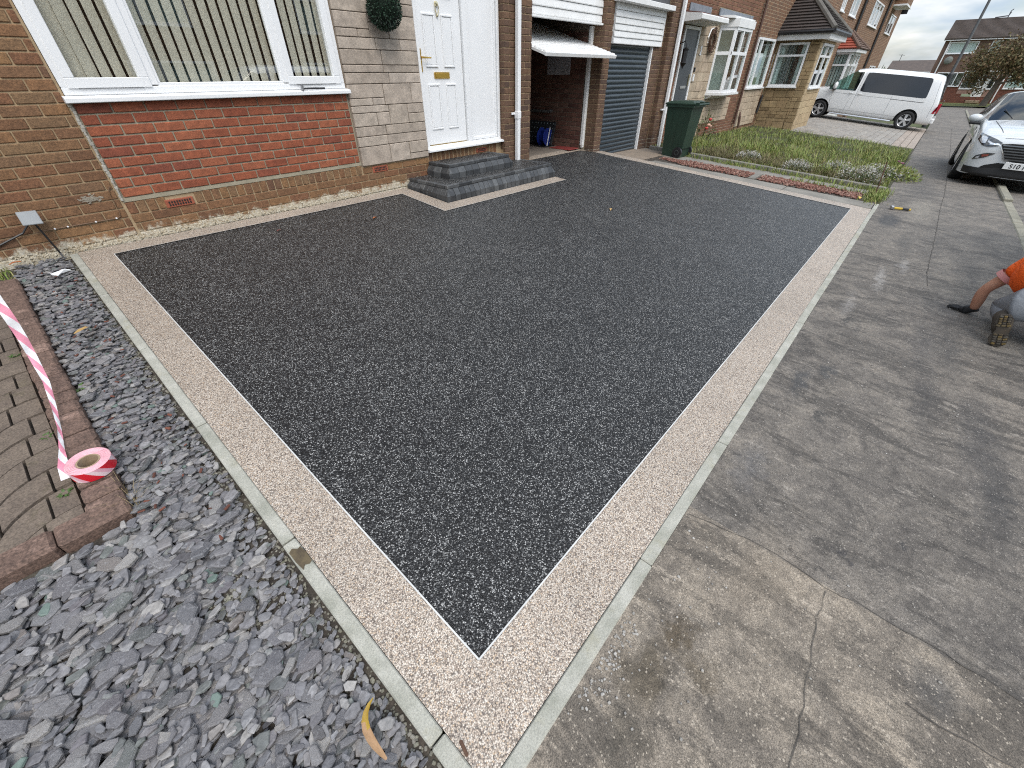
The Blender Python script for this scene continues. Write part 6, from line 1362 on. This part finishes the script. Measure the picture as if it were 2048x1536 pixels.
def patch(mb, bvh, top, bot, nu, nv, off, ray, org):
    """sheet between two polylines projected on the hull; ray: direction, org: function (a,b)->ray origin"""
    def at(pl, u):
        s = u*(len(pl)-1); i = min(int(s), len(pl)-2); f_ = s-i; return (pl[i][0]*(1-f_)+pl[i+1][0]*f_, pl[i][1]*(1-f_)+pl[i+1][1]*f_)
    vs = []
    for i in range(nu+1):
        a, c = at(top, i/nu), at(bot, i/nu)
        for j in range(nv+1):
            f_ = j/nv; p = (a[0]*(1-f_)+c[0]*f_, a[1]*(1-f_)+c[1]*f_); h = bvh.ray_cast(Vector(org(*p)), Vector(ray))
            if h[0] is None: h = (Vector(org(*p))+Vector(ray)*1.0, -Vector(ray))
            vs.append(h[0]-Vector(ray)*off)
    fs = [(i*(nv+1)+j, (i+1)*(nv+1)+j, (i+1)*(nv+1)+j+1, i*(nv+1)+j+1) for i in range(nu) for j in range(nv)]
    mb.add(vs, fs)
# ---- the van
VW_ = M('van_white', (.76,.775,.78), (.74,.755,.76), rough=.22, bs=0, coat=.6)
TINT = M('privacy_glass', (.018,.020,.026), rough=.06, bs=0, spec=.6); CLR = glass('car_glass', (.45,.62,.58), .01, spec=.9); SEAM = M('panel_gap', (.10,.105,.11), rough=.8, bs=0)
van = thing('white_van', 'white passenger van with tinted rear windows parked on the block paved drive', 'van', (26.955, .31, -.168), rot=(0, math.atan(.089), -math.pi/2))
def st(x, sill, mid, belt, wt, re, zc, bot=(.7, .24)): return (x, [bot, sill, mid, belt, wt, re, (0, zc)])
VS = [st(-.0, (.60,.34), (.66,.60), (.60,.80), (.55,.86), (.42,.90), .92, (.45,.30)), st(.07, (.80,.28), (.84,.62), (.78,.88), (.70,.94), (.52,.98), 1.0, (.55,.26)), st(.40, (.92,.27), (.945,.66), (.90,1.01), (.80,1.07), (.60,1.11), 1.13), st(.80, (.94,.27), (.952,.68), (.92,1.07), (.85,1.13), (.66,1.17), 1.19),
      st(.98, (.94,.27), (.955,.68), (.93,1.09), (.86,1.22), (.69,1.27), 1.30), st(1.38, (.94,.27), (.955,.70), (.935,1.12), (.85,1.53), (.70,1.60), 1.63), st(1.74, (.94,.27), (.955,.70), (.94,1.13), (.835,1.76), (.71,1.86), 1.90), st(2.02, (.94,.27), (.955,.70), (.94,1.13), (.83,1.80), (.72,1.915), 1.95), st(2.16, (.94,.27), (.955,.70), (.94,1.13), (.83,1.805), (.72,1.925), 1.96),
      st(3.4, (.94,.27), (.955,.70), (.94,1.13), (.835,1.81), (.73,1.935), 1.97), st((4.62, .18), (.94,.27), (.955,.70), (.94,1.13), (.835,1.80), (.73,1.925), 1.96), st((4.95, .26), (.94,.28), (.95,.70), (.935,1.13), (.825,1.78), (.72,1.90), 1.935), st((5.10, .30), (.92,.30), (.93,.70), (.91,1.13), (.80,1.74), (.69,1.86), 1.895), st((5.14, .30), (.86,.34), (.87,.70), (.85,1.13), (.76,1.68), (.64,1.79), 1.82, (.65,.30))]
def vcls(i, j, s):
    if i in (4, 5, 6) and j == 3: return 1
    if i in (8, 9) and j == 3: return 2
    if i in (3, 4, 5) and j >= 4: return 1
    return 0
vp, vbvh = make_body(van, VS, vcls, [VW_, CLR, TINT, BLACKP], ['body', 'front_glass', 'tinted_window', 'wheel_arch'], [(.90, .34, -1.2, .40, -.62), (.90, .34, .62, .40, 1.2), (4.25, .34, -1.2, .40, -.62), (4.25, .34, .62, .40, 1.2)])
vo_y = lambda x, z: (x, -2, z)
for x in (.90, 4.25):
    for s in (-1, 1): wheel(van, x, s*.845, .335, s, 5, .235)
mb = MB()
def seam(pl, w=.007):
    for a, b_ in zip(pl[:-1], pl[1:]): patch(mb, vbvh, [a, b_], [(a[0]+w, a[1]+(w if abs(a[0]-b_[0]) > abs(a[1]-b_[1]) else 0)), (b_[0]+w, b_[1]+(w if abs(a[0]-b_[0]) > abs(a[1]-b_[1]) else 0))], 8, 1, .003, (0, 1, 0), vo_y)
seam([(1.18, 1.10), (1.20, .75), (1.30, .36)]); seam([(2.08, 1.78), (2.10, .33)]); seam([(3.40, 1.10), (3.42, .33)]); seam([(1.98, .95), (1.92, .75), (1.90, .33)], .005); seam([(3.38, .985), (4.55, .985)], .018); seam([(.55, 1.0), (3.4, 1.0)], .006); seam([(1.3, .42), (3.85, .42)], .006); seam([(4.70, 1.72), (4.88, 1.0), (4.92, .5)], .006)
mb.build('panel_gaps', SEAM, van, local=True)
for x in (1.88, 2.22): mb = MB(); mb.cbox((x, -.972, 1.06), (.15, .03, .035), .01); mb.build('door_handle', VW_, van, local=True)
mb = MB(); mb.ball((1.20, -1.06, 1.25), (.085, .12, .14)); mi = mb.build('mirror', VW_, van, local=True, smooth=True); mb = MB(); mb.cbox((1.19, -1.03, 1.12), (.16, .18, .05), .015); mb.build('mirror_base', BLACKP, mi, local=True)
mb = MB(); mb.tube([(1.42, -.97, .255), (3.78, -.97, .255)], .032, 10); mb.build('side_bar', M('polished_steel', (.75,.76,.77), rough=.15, metal=.8, bs=0), van, local=True)
mb = MB(); patch(mb, vbvh, [(5.07, 1.02), (5.12, 1.02)], [(4.99, .68), (5.09, .68)], 4, 6, .012, (0, 1, 0), vo_y); mb.cbox((5.13, -.80, .85), (.05, .14, .34), .012); mb.build('tail_light', M('tail_red', (.42,.012,.03), rough=.15, bs=0, coat=.5), van, local=True)
mb = MB(); mb.cbox((5.13, -.80, .70), (.054, .12, .06), .01); mb.build('indicator', M('lamp_white', (.7,.7,.7), rough=.2, bs=0), van, local=True)
mb = MB(); mb.cbox((4.965, 0, 1.40), (.03, 1.40, .55), .012, Matrix.Rotation(-.29, 3, 'Y')); mb.build('rear_window', TINT, van, local=True)
mb = MB(); mb.cbox((5.16, 0, .42), (.12, 1.78, .20), .05); mb.build('rear_bumper', VW_, van, local=True); mb = MB(); mb.cbox((5.155, 0, .85), (.02, 1.2, .5), .01); mb.build('tailgate', BLACKP, van, local=True)
for s in (-1, 1): mb = MB(); mb.cbox((1.95, s*.38, 1.15), (.14, .44, .75), .05); mb.cbox((1.9, s*.38, 1.62), (.10, .24, .22), .04); mb.build('seat', M('seat_fabric', (.05,.05,.055), rough=.9, bs=0), van, local=True)
mb = MB(); mb.box(1.0, 5.0, -.85, .85, .55, .6); mb.build('floor', BLACKP, van, local=True)
# ---- the small white SUV
PEARL = M('pearl_white_paint', (.57,.59,.60), (.55,.57,.58), rough=.2, bs=0, coat=.9); CLAD = M('black_cladding', (.015,.015,.016), rough=.55, bs=.05)
CARX = 12.0; cz_ = RD(12.4, -6.6)
car = thing('white_car', 'white compact car with black grille parked half on the pavement by the kerb', 'car', (CARX, -6.53, cz_+.03), rot=(math.radians(2.0), math.radians(.8), 0))
CS = [st(.0, (.50,.24), (.56,.50), (.52,.64), (.44,.70), (.32,.735), .75, (.40,.20)), st(.05, (.72,.21), (.77,.50), (.72,.68), (.60,.76), (.42,.80), .82, (.48,.17)), st(.22, (.82,.21), (.86,.54), (.82,.77), (.72,.855), (.50,.90), .92, (.55,.16)), st(.55, (.86,.21), (.885,.56), (.85,.86), (.76,.935), (.54,.975), 1.0, (.6,.16)), st(.95, (.865,.21), (.885,.57), (.86,.915), (.78,.985), (.57,1.025), 1.05, (.6,.16)),
      st(1.22, (.865,.21), (.885,.58), (.865,.94), (.79,1.02), (.60,1.06), 1.085, (.6,.16)), st(1.70, (.865,.21), (.885,.58), (.87,.965), (.735,1.27), (.60,1.33), 1.37, (.6,.16)), st(2.10, (.865,.21), (.885,.58), (.87,.98), (.675,1.45), (.57,1.51), 1.545, (.6,.16)), st(2.25, (.865,.21), (.885,.58), (.87,.985), (.67,1.46), (.57,1.525), 1.56, (.6,.16)), st(3.1, (.865,.21), (.885,.58), (.875,1.01), (.68,1.45), (.58,1.52), 1.555, (.6,.16)), st(3.75, (.86,.22), (.88,.6), (.86,1.05), (.70,1.36), (.6,1.44), 1.475, (.6,.17)), st(4.12, (.80,.26), (.83,.62), (.80,1.05), (.70,1.14), (.6,1.2), 1.23, (.55,.22)), st(4.24, (.66,.32), (.70,.62), (.66,.95), (.58,1.02), (.5,1.06), 1.08, (.5,.28))]
def ccls(i, j, s):
    if i < 0 or i == 12: return 0
    if j <= 0: return 3
    if i in (6, 7, 8, 9) and j == 3: return 2
    if i in (5, 6) and j >= 4: return 1
    return 0
cp, cbvh = make_body(car, CS, ccls, [PEARL, CLR, TINT, CLAD], ['body', 'windscreen', 'side_window', 'lower_cladding'], [(.80, .34, -1.2, .385, -.60), (.80, .34, .60, .385, 1.2), (3.37, .34, -1.2, .385, -.60), (3.37, .34, .60, .385, 1.2)])
for x in (.80, 3.37):
    for s in (-1, 1): wheel(car, x, s*.785, .335, s, 5, .23, .21)
fo = lambda y, z: (-1.5, y, z); F_ = (1, 0, 0)
def fpatch(name, top, bot, off, mat, par=car, nu=12, nv=5, both=True):
    made = {}
    for s in ((-1, 1) if both else (1,)):
        mb = MB(); patch(mb, cbvh, [(y*s, z) for y, z in top], [(y*s, z) for y, z in bot], nu, nv, off, F_, fo); o = mb.build(name, mat, par[s] if isinstance(par, dict) else par, local=True, smooth=True); made[s] = o
    return made if both else o
fpatch('lower_bumper', [(-.80,.34), (-.55,.33), (-.36,.36), (0,.36), (.36,.36), (.55,.33), (.80,.34)], [(-.78,.20), (-.5,.19), (0,.185), (.5,.19), (.78,.20)], .012, CLAD, both=False, nu=30)
fpatch('lower_intake', [(-.52,.385), (-.36,.44), (0,.44), (.36,.44), (.52,.385)], [(-.58,.335), (-.3,.30), (0,.30), (.3,.30), (.58,.335)], .008, M('intake_black', (.006,.006,.006), rough=.8, bs=0), both=False, nu=24)
gr = fpatch('grille', [(-.47,.735), (-.33,.755), (0,.765), (.33,.755), (.47,.735)], [(-.30,.50), (-.2,.475), (0,.47), (.2,.475), (.30,.50)], .010, M('intake_black', (.006,.006,.006)), both=False, nu=24)
for k in range(6):
    z = .505+.043*k; w = .31+.026*k; mb = MB(); patch(mb, cbvh, [(-w, z+.011), (0, z+.015), (w, z+.011)], [(-w, z-.007), (0, z-.003), (w, z-.007)], 20, 1, .034, F_, fo); mb.build('grille_bar', M('dark_chrome', (.16,.165,.17), rough=.25, metal=.7, bs=0), gr, local=True)
CHRM = M('chrome', (.72,.73,.74), rough=.1, metal=1, bs=0)
mb = MB()
for s in (1, -1): patch(mb, cbvh, [(s*.62, .735), (s*.50, .745), (s*.40, .62), (s*.33, .50), (s*.20, .455), (0, .45)], [(s*.64, .715), (s*.47, .715), (s*.375, .61), (s*.31, .515), (s*.195, .475), (0, .472)], 24, 1, .022, F_, fo)
mb.build('grille_surround', CHRM, gr, local=True)
hl = fpatch('headlight', [(.46,.755), (.56,.80), (.70,.84), (.80,.865)], [(.50,.70), (.60,.675), (.72,.69), (.815,.765)], .010, M('lamp_glass_dark', (.035,.037,.04), rough=.05, bs=0, coat=1), nu=12)
fpatch('headlight_lens', [(.69,.81), (.74,.83), (.78,.825)], [(.69,.725), (.74,.72), (.785,.76)], .016, M('lamp_lens', (.55,.57,.6), rough=.08, metal=.4, bs=0), hl); fpatch('headlight_strip', [(.52,.735), (.60,.745), (.67,.775)], [(.52,.722), (.60,.722), (.67,.745)], .016, M('lamp_lens', (.55,.57,.6)), hl)
fg = fpatch('fog_lamp', [(.47,.585), (.60,.58), (.72,.52)], [(.47,.578), (.58,.505), (.74,.45)], .010, M('lamp_glass_dark', (.035,.037,.04))); fpatch('fog_lens', [(.66,.525), (.70,.505)], [(.66,.485), (.71,.47)], .016, M('lamp_lens', (.6,.6,.6)), fg); fpatch('fog_reflector', [(.55,.565), (.64,.545)], [(.55,.53), (.63,.51)], .015, M('amber_red', (.25,.05,.03), rough=.2, bs=0), fg)
mb = MB(); mb.cbox((-.035, 0, .415), (.014, .52, .111), .003); npl = mb.build('number_plate', M('plate_white', (.80,.81,.80), rough=.3, bs=0), car, local=True)
fc = bpy.data.curves.new('plate_text', 'FONT'); fc.body = 'S10 F'; fc.size = .098; fc.extrude = .0008; fc.offset = .0018; fc.space_character = 1.06; fc.align_x = 'LEFT'; fc.materials.append(M('plate_black', (.012,.012,.012), rough=.5, bs=0))
ft0 = bpy.data.objects.new('plate_text', fc); COL.objects.link(ft0); fme = evald(ft0); bpy.data.objects.remove(ft0)
ft = bpy.data.objects.new('plate_text', fme); COL.objects.link(ft); ft.parent = npl; ft['kind'] = 'stuff'; ft.matrix_basis = Matrix(((0, 0, -1, -.0432), (-1, 0, 0, .185), (0, 1, 0, .381), (0, 0, 0, 1)))
mb = MB(); bo_t = lambda x, y: (x, y, 3.0)
for s in (1, -1): patch(mb, cbvh, [(.28, s*.52), (.7, s*.60), (1.15, s*.66)], [(.28, s*.53), (.7, s*.61), (1.15, s*.67)], 20, 1, .004, (0, 0, -1), bo_t)
patch(mb, cbvh, [(.10, -.46), (.085, 0), (.10, .46)], [(.107, -.46), (.092, 0), (.107, .46)], 20, 1, .004, (0, 0, -1), bo_t); mb.build('bonnet_gap', SEAM, car, local=True)
for s in (1, -1):
    mb = MB(); mb.ball((1.62, s*.965, 1.035), (.085, .125, .078)); mm_ = mb.build('mirror', PEARL, car, local=True, smooth=True); mb = MB(); mb.cbox((1.60, s*.93, .955), (.14, .20, .05), .018); mb.build('mirror_base', CLAD, mm_, local=True)
mb = MB(); mb.tube([(1.26, -.3, 1.10), (1.55, .25, 1.275)], .008, 6); mb.tube([(1.26, .45, 1.085), (1.50, .62, 1.22)], .008, 6); mb.build('wiper', BLACKP, car, local=True)
mb = MB(); mb.box(1.5, 4.0, -.75, .75, .5, .55); mb.cbox((1.55, 0, .95), (.35, 1.35, .16), .05); mb.cbox((2.3, .35, 1.0), (.14, .46, .75), .05); mb.cbox((2.3, -.35, 1.0), (.14, .46, .75), .05); mb.build('interior', M('car_interior', (.03,.03,.032), rough=.9, bs=0), car, local=True)
# the second van stands in the road behind the camera and shows only as a reflection in the window
def copy_tree(o, parent=None):
    c = o.copy(); COL.objects.link(c); c.parent = parent
    for ch in list(o.children): copy_tree(ch, c)
    return c
v2 = copy_tree(van); v2.location = (2.5, -7.85, RD(4, -7.8)); v2.rotation_euler = (0, .006, 0); v2['label'] = 'white work van parked in the road, showing as a reflection in the front window'
# ================================================================ PERSON
def skin(name, pts, edges, mat, parent, sub=2):
    """pts: list of (xyz, radius); first is the root"""
    me = bpy.data.meshes.new(name); me.from_pydata([p for p, r in pts], edges, []); o = bpy.data.objects.new(name, me); COL.objects.link(o)
    o.modifiers.new('k', 'SKIN'); lay = me.skin_vertices[0].data if me.skin_vertices else None
    if lay is None:
        bm = bmesh.new(); bm.from_mesh(me); bm.verts.layers.skin.verify(); bm.to_mesh(me); bm.free(); lay = me.skin_vertices[0].data
    for i, (p, r) in enumerate(pts):
        lay[i].radius = (r if isinstance(r, tuple) else (r, r)); lay[i].use_root = (i == 0)
    s_ = o.modifiers.new('s', 'SUBSURF'); s_.levels = sub; s_.render_levels = sub
    m2 = evald(o); bpy.data.objects.remove(o); m2.materials.clear(); m2.materials.append(mat); m2.polygons.foreach_set('use_smooth', [True]*len(m2.polygons)); m2.name = name
    off = OFF.get(parent, Vector((0,0,0)))
    for v in m2.vertices: v.co -= off
    ob = bpy.data.objects.new(name, m2); COL.objects.link(ob); ob.parent = parent; OFF[ob] = off; return ob
SKIN = M('skin', (.50,.26,.17), (.42,.19,.12), rough=.5, bs=.1, scale=14, bscale=60); ORNG = M('hi_vis_orange', (.92,.135,.010), (.84,.11,.008), rough=.75, bs=.8, bscale=11, scale=6, bd=.035); TROU = M('pale_grey_trousers', (.25,.265,.285), (.19,.20,.22), rough=.85, bs=.5, bscale=7, scale=9, bd=.02); BOOT = M('brown_boot', (.06,.045,.03), (.03,.024,.018), rough=.75, bs=.6, bscale=40, scale=14); GLOV = M('black_glove', (.012,.012,.013), rough=.75, bs=.4, bscale=50)
ps = thing('person', 'kneeling worker in orange top, pale grey trousers and black gloves touching the pavement', 'person', (4.08, -6.15, -.25))
g_ = PV(4.4, -5.9)
J = dict(pel=(4.07,-6.16,.06), sp=(4.19,-6.17,.20), ch=(4.33,-6.19,.30), nk=(4.46,-6.21,.40), hd=(4.57,-6.22,.46), hd2=(4.66,-6.23,.50), ls=(4.33,-6.00,.30), le=(4.355,-5.845,.005), lw=(4.395,-5.875,-.185), rs=(4.33,-6.38,.30), re=(4.50,-6.47,.04), rw=(4.58,-6.36,-.15), lh=(4.06,-6.045,.04), lk=(4.43,-6.02,-.13), la=(3.98,-6.0,-.06), rh=(4.06,-6.28,.04), rk=(4.42,-6.36,-.13), ra=(3.98,-6.36,-.06), lt=(3.90,-6.01,-.16), rt=(3.90,-6.37,-.16))
order = ['pel','sp','ch','nk','hd','hd2','ls','le','lw','rs','re','rw','lh','lk','la','rh','rk','ra','lt','rt']; RAD = dict(pel=.125, sp=.12, ch=.125, nk=.055, hd=.085, hd2=.07, ls=.062, le=.042, lw=.030, rs=.062, re=.042, rw=.030, lh=.095, lk=.06, la=.04, rh=.095, rk=.06, ra=.04, lt=.035, rt=.035)
ed = [('pel','sp'),('sp','ch'),('ch','nk'),('nk','hd'),('hd','hd2'),('ch','ls'),('ls','le'),('le','lw'),('ch','rs'),('rs','re'),('re','rw'),('pel','lh'),('lh','lk'),('lk','la'),('pel','rh'),('rh','rk'),('rk','ra'),('la','lt'),('ra','rt')]
pts_ = [(J[k], RAD[k]) for k in order]; pts_[order.index('le')] = (J['le'], .040)
# extra forearm muscle point
mid = tuple(.6*a+.4*b_ for a, b_ in zip(J['le'], J['lw'])); order2 = order+['lf']; pts_.append((mid, .045)); ed2 = [e for e in ed if e != ('le','lw')]+[('le','lf'),('lf','lw')]
bodyp = skin('body', pts_, [(order2.index(a), order2.index(b_)) for a, b_ in ed2], SKIN, ps)
def lerp(a, b_, f): return tuple(x*(1-f)+y*f for x, y in zip(J[a], J[b_]))
skin('hi_vis_top', [((4.33,-6.13,.30), .19), ((4.20,-6.09,.235), .215), ((4.085,-6.085,.155), (.235,.215)), (J['nk'], .085), (J['ls'], .092), (lerp('ls','le',.30), .078), (lerp('ls','le',.56), .070), (J['rs'], .092), (lerp('rs','re',.5), .07)], [(0,1),(1,2),(0,3),(0,4),(4,5),(5,6),(0,7),(7,8)], ORNG, ps)
c0, c1 = Vector(lerp('ls','le',.50)), Vector(lerp('ls','le',.62)); mb = MB(); mb.tube([c0, c1], [.073, .072], 16, False); mb.build('sleeve_band', M('pink_band', (.62,.28,.26), (.55,.25,.24), rough=.7, bs=.2), ps, smooth=True)
mb = MB(); mb.tube([Vector(J['ch'])+Vector((-.10, .10, .05)), Vector(J['ch'])+Vector((.05, .10, .13))], .05, 8); mb.build('reflective_strip', M('reflective', (.72,.70,.70), rough=.4), ps, smooth=True)
skin('trousers', [(J['pel'], (.175,.165)), (J['lh'], .150), (lerp('lh','lk',.6), .100), (J['lk'], .085), (lerp('lk','la',.5), .075), (lerp('lk','la',.93), .062), (J['rh'], .130), (lerp('rh','rk',.6), .10), (J['rk'], .085), (lerp('rk','ra',.5), .075), (lerp('rk','ra',.93), .062), (lerp('pel','sp',.30), .14)], [(0,1),(1,2),(2,3),(3,4),(4,5),(0,6),(6,7),(7,8),(8,9),(9,10),(0,11)], TROU, ps)
def boot(heel, toe, nrm):
    heel, toe, nrm = Vector(heel), Vector(toe), Vector(nrm).normalized(); A = (toe-heel); L_ = A.length; A.normalize(); B_ = A.cross(nrm).normalized(); nrm = B_.cross(A)
    out = [(0, .026), (.018, .040), (.07, .043), (.105, .036), (.14, .029), (.175, .038), (.225, .054), (.268, .048), (.292, .030), (.302, .012)]; sc_ = L_/.30; P_ = [(a*sc_, w) for a, w in out] + [(a*sc_, -w*.85) for a, w in reversed(out)]
    mb = MB(); n = len(P_)
    lev = [(.0, 1.0), (-.028, 1.03), (-.04, .98)]; vs = []
    for d, k in lev: vs += [heel+A*a+B_*w*k+nrm*d for a, w in P_]
    mb.add(vs, [tuple(range(n))] + [(l_*n+i, l_*n+(i+1) % n, (l_+1)*n+(i+1) % n, (l_+1)*n+i) for l_ in range(2) for i in range(n)] + [tuple(2*n+i for i in range(n-1, -1, -1))])
    b0 = mb.build('boot', BOOT, ps)
    mb = MB()   # tread blocks
    for k in range(13):
        a = .015+.0215*k
        if .115 < a < .17: continue
        w = .034 if a < .1 else .043
        for s in (-1, 0, 1): c = heel+A*a*sc_+B_*(s*w*.62)+nrm*.003; mb.cbox(c, (.014, w*.5, .010), .003, Matrix((A, B_, nrm)).transposed() @ Matrix.Rotation(.35*s, 3, 'Z'))
    mb.build('tread', M('tread_rubber', (.10,.075,.04), rnd=[(.06,.045,.03),(.16,.11,.035),(.09,.08,.065),(.05,.04,.03)], rough=.9, bs=.4), b0, kind='stuff')
    skin('boot_upper', [(tuple(heel+A*.06*sc_-nrm*.075), .062), (tuple(heel+A*.15*sc_-nrm*.075), .05), (tuple(heel+A*.24*sc_-nrm*.062), .042), (tuple(heel+A*.03-nrm*.17), .06)], [(0,1),(1,2),(0,3)], BOOT, b0)
boot((3.862, -5.955, .005), (3.815, -6.02, g_+.012), (-1, .12, .30)); boot((3.862, -6.31, .005), (3.815, -6.36, g_+.012), (-1, .0, .30))
# gloved hand: palm and five fingers resting on the ground, pointing to the left
def hand(wr, dirv, side, name='glove'):
    wr = Vector(wr); d = Vector(dirv).normalized(); s = Vector(side).normalized(); dn = Vector((0, 0, -1)); pal = wr+d*.055+dn*.022
    pts = [(tuple(wr), .036), (tuple(wr+d*.03+dn*.012), (.040,.03)), (tuple(pal+d*.02), (.044,.024)), (tuple(wr-d*.025+Vector((0, 0, .03))), .037)]; e = [(0,1),(1,2),(0,3)]; o0 = skin(name, pts, e, GLOV, ps)
    gz = PV(wr.x, wr.y)+.010
    for k, (l_, sp) in enumerate(((.060, -.030), (.072, -.010), (.068, .010), (.052, .029))):
        b0_ = pal+d*.03+s*sp; b0_.z = max(b0_.z, gz+.012); p1 = b0_+d*l_*.45+s*sp*.12; p1.z = gz+.014; p2 = b0_+d*l_+s*sp*.2; p2.z = gz; skin('finger', [(tuple(b0_-d*.02), .011), (tuple(b0_), .010), (tuple(p1), .0095), (tuple(p2), .008)], [(0,1),(1,2),(2,3)], GLOV, o0)
    t0 = wr+d*.03-s*.036; t1 = t0+d*.03-s*.022; t2 = t1+d*.026-s*.004; t1.z = gz+.012; t2.z = gz; skin('thumb', [(tuple(t0+s*.02), .012), (tuple(t0), .012), (tuple(t1), .011), (tuple(t2), .009)], [(0,1),(1,2),(2,3)], GLOV, o0)
hand((4.405, -5.865, -.192), (.42, .86, 0), (-.86, .42, 0)); hand((4.58, -6.35, -.17), (.9, .3, 0), (-.3, .9, 0))
# head details (outside the picture, but the figure is whole)
hc = Vector((4.62, -6.225, .48)); mb = MB(); mb.lathe([(.0, .105), (.07, .085), (.098, .03), (.096, -.02), (.08, -.05)], hc, 'Z', 18); mb.build('hair', M('short_brown_hair', (.05,.032,.02), rough=.8, bs=.6), ps, smooth=True)
mb = MB()
for s in (-1, 1): mb.lathe([(0, -.012), (.012, 0), (0, .012)], hc+Vector((.075, s*.035, -.02)), 'X', 8); mb.lathe([(0, -.012), (.028, -.005), (.022, .012), (0, .012)], hc+Vector((-.01, s*.088, -.02)), 'Y', 10)
mb.lathe([(0, -.02), (.016, -.02), (.0, .03)], hc+Vector((.09, 0, -.045)), 'Z', 8); mb.cbox(hc+Vector((.078, 0, -.08)), (.012, .045, .012), .004); mb.build('face', SKIN, ps, smooth=True)
# ---------------------------------------------------------------- finish
finish_pieces()
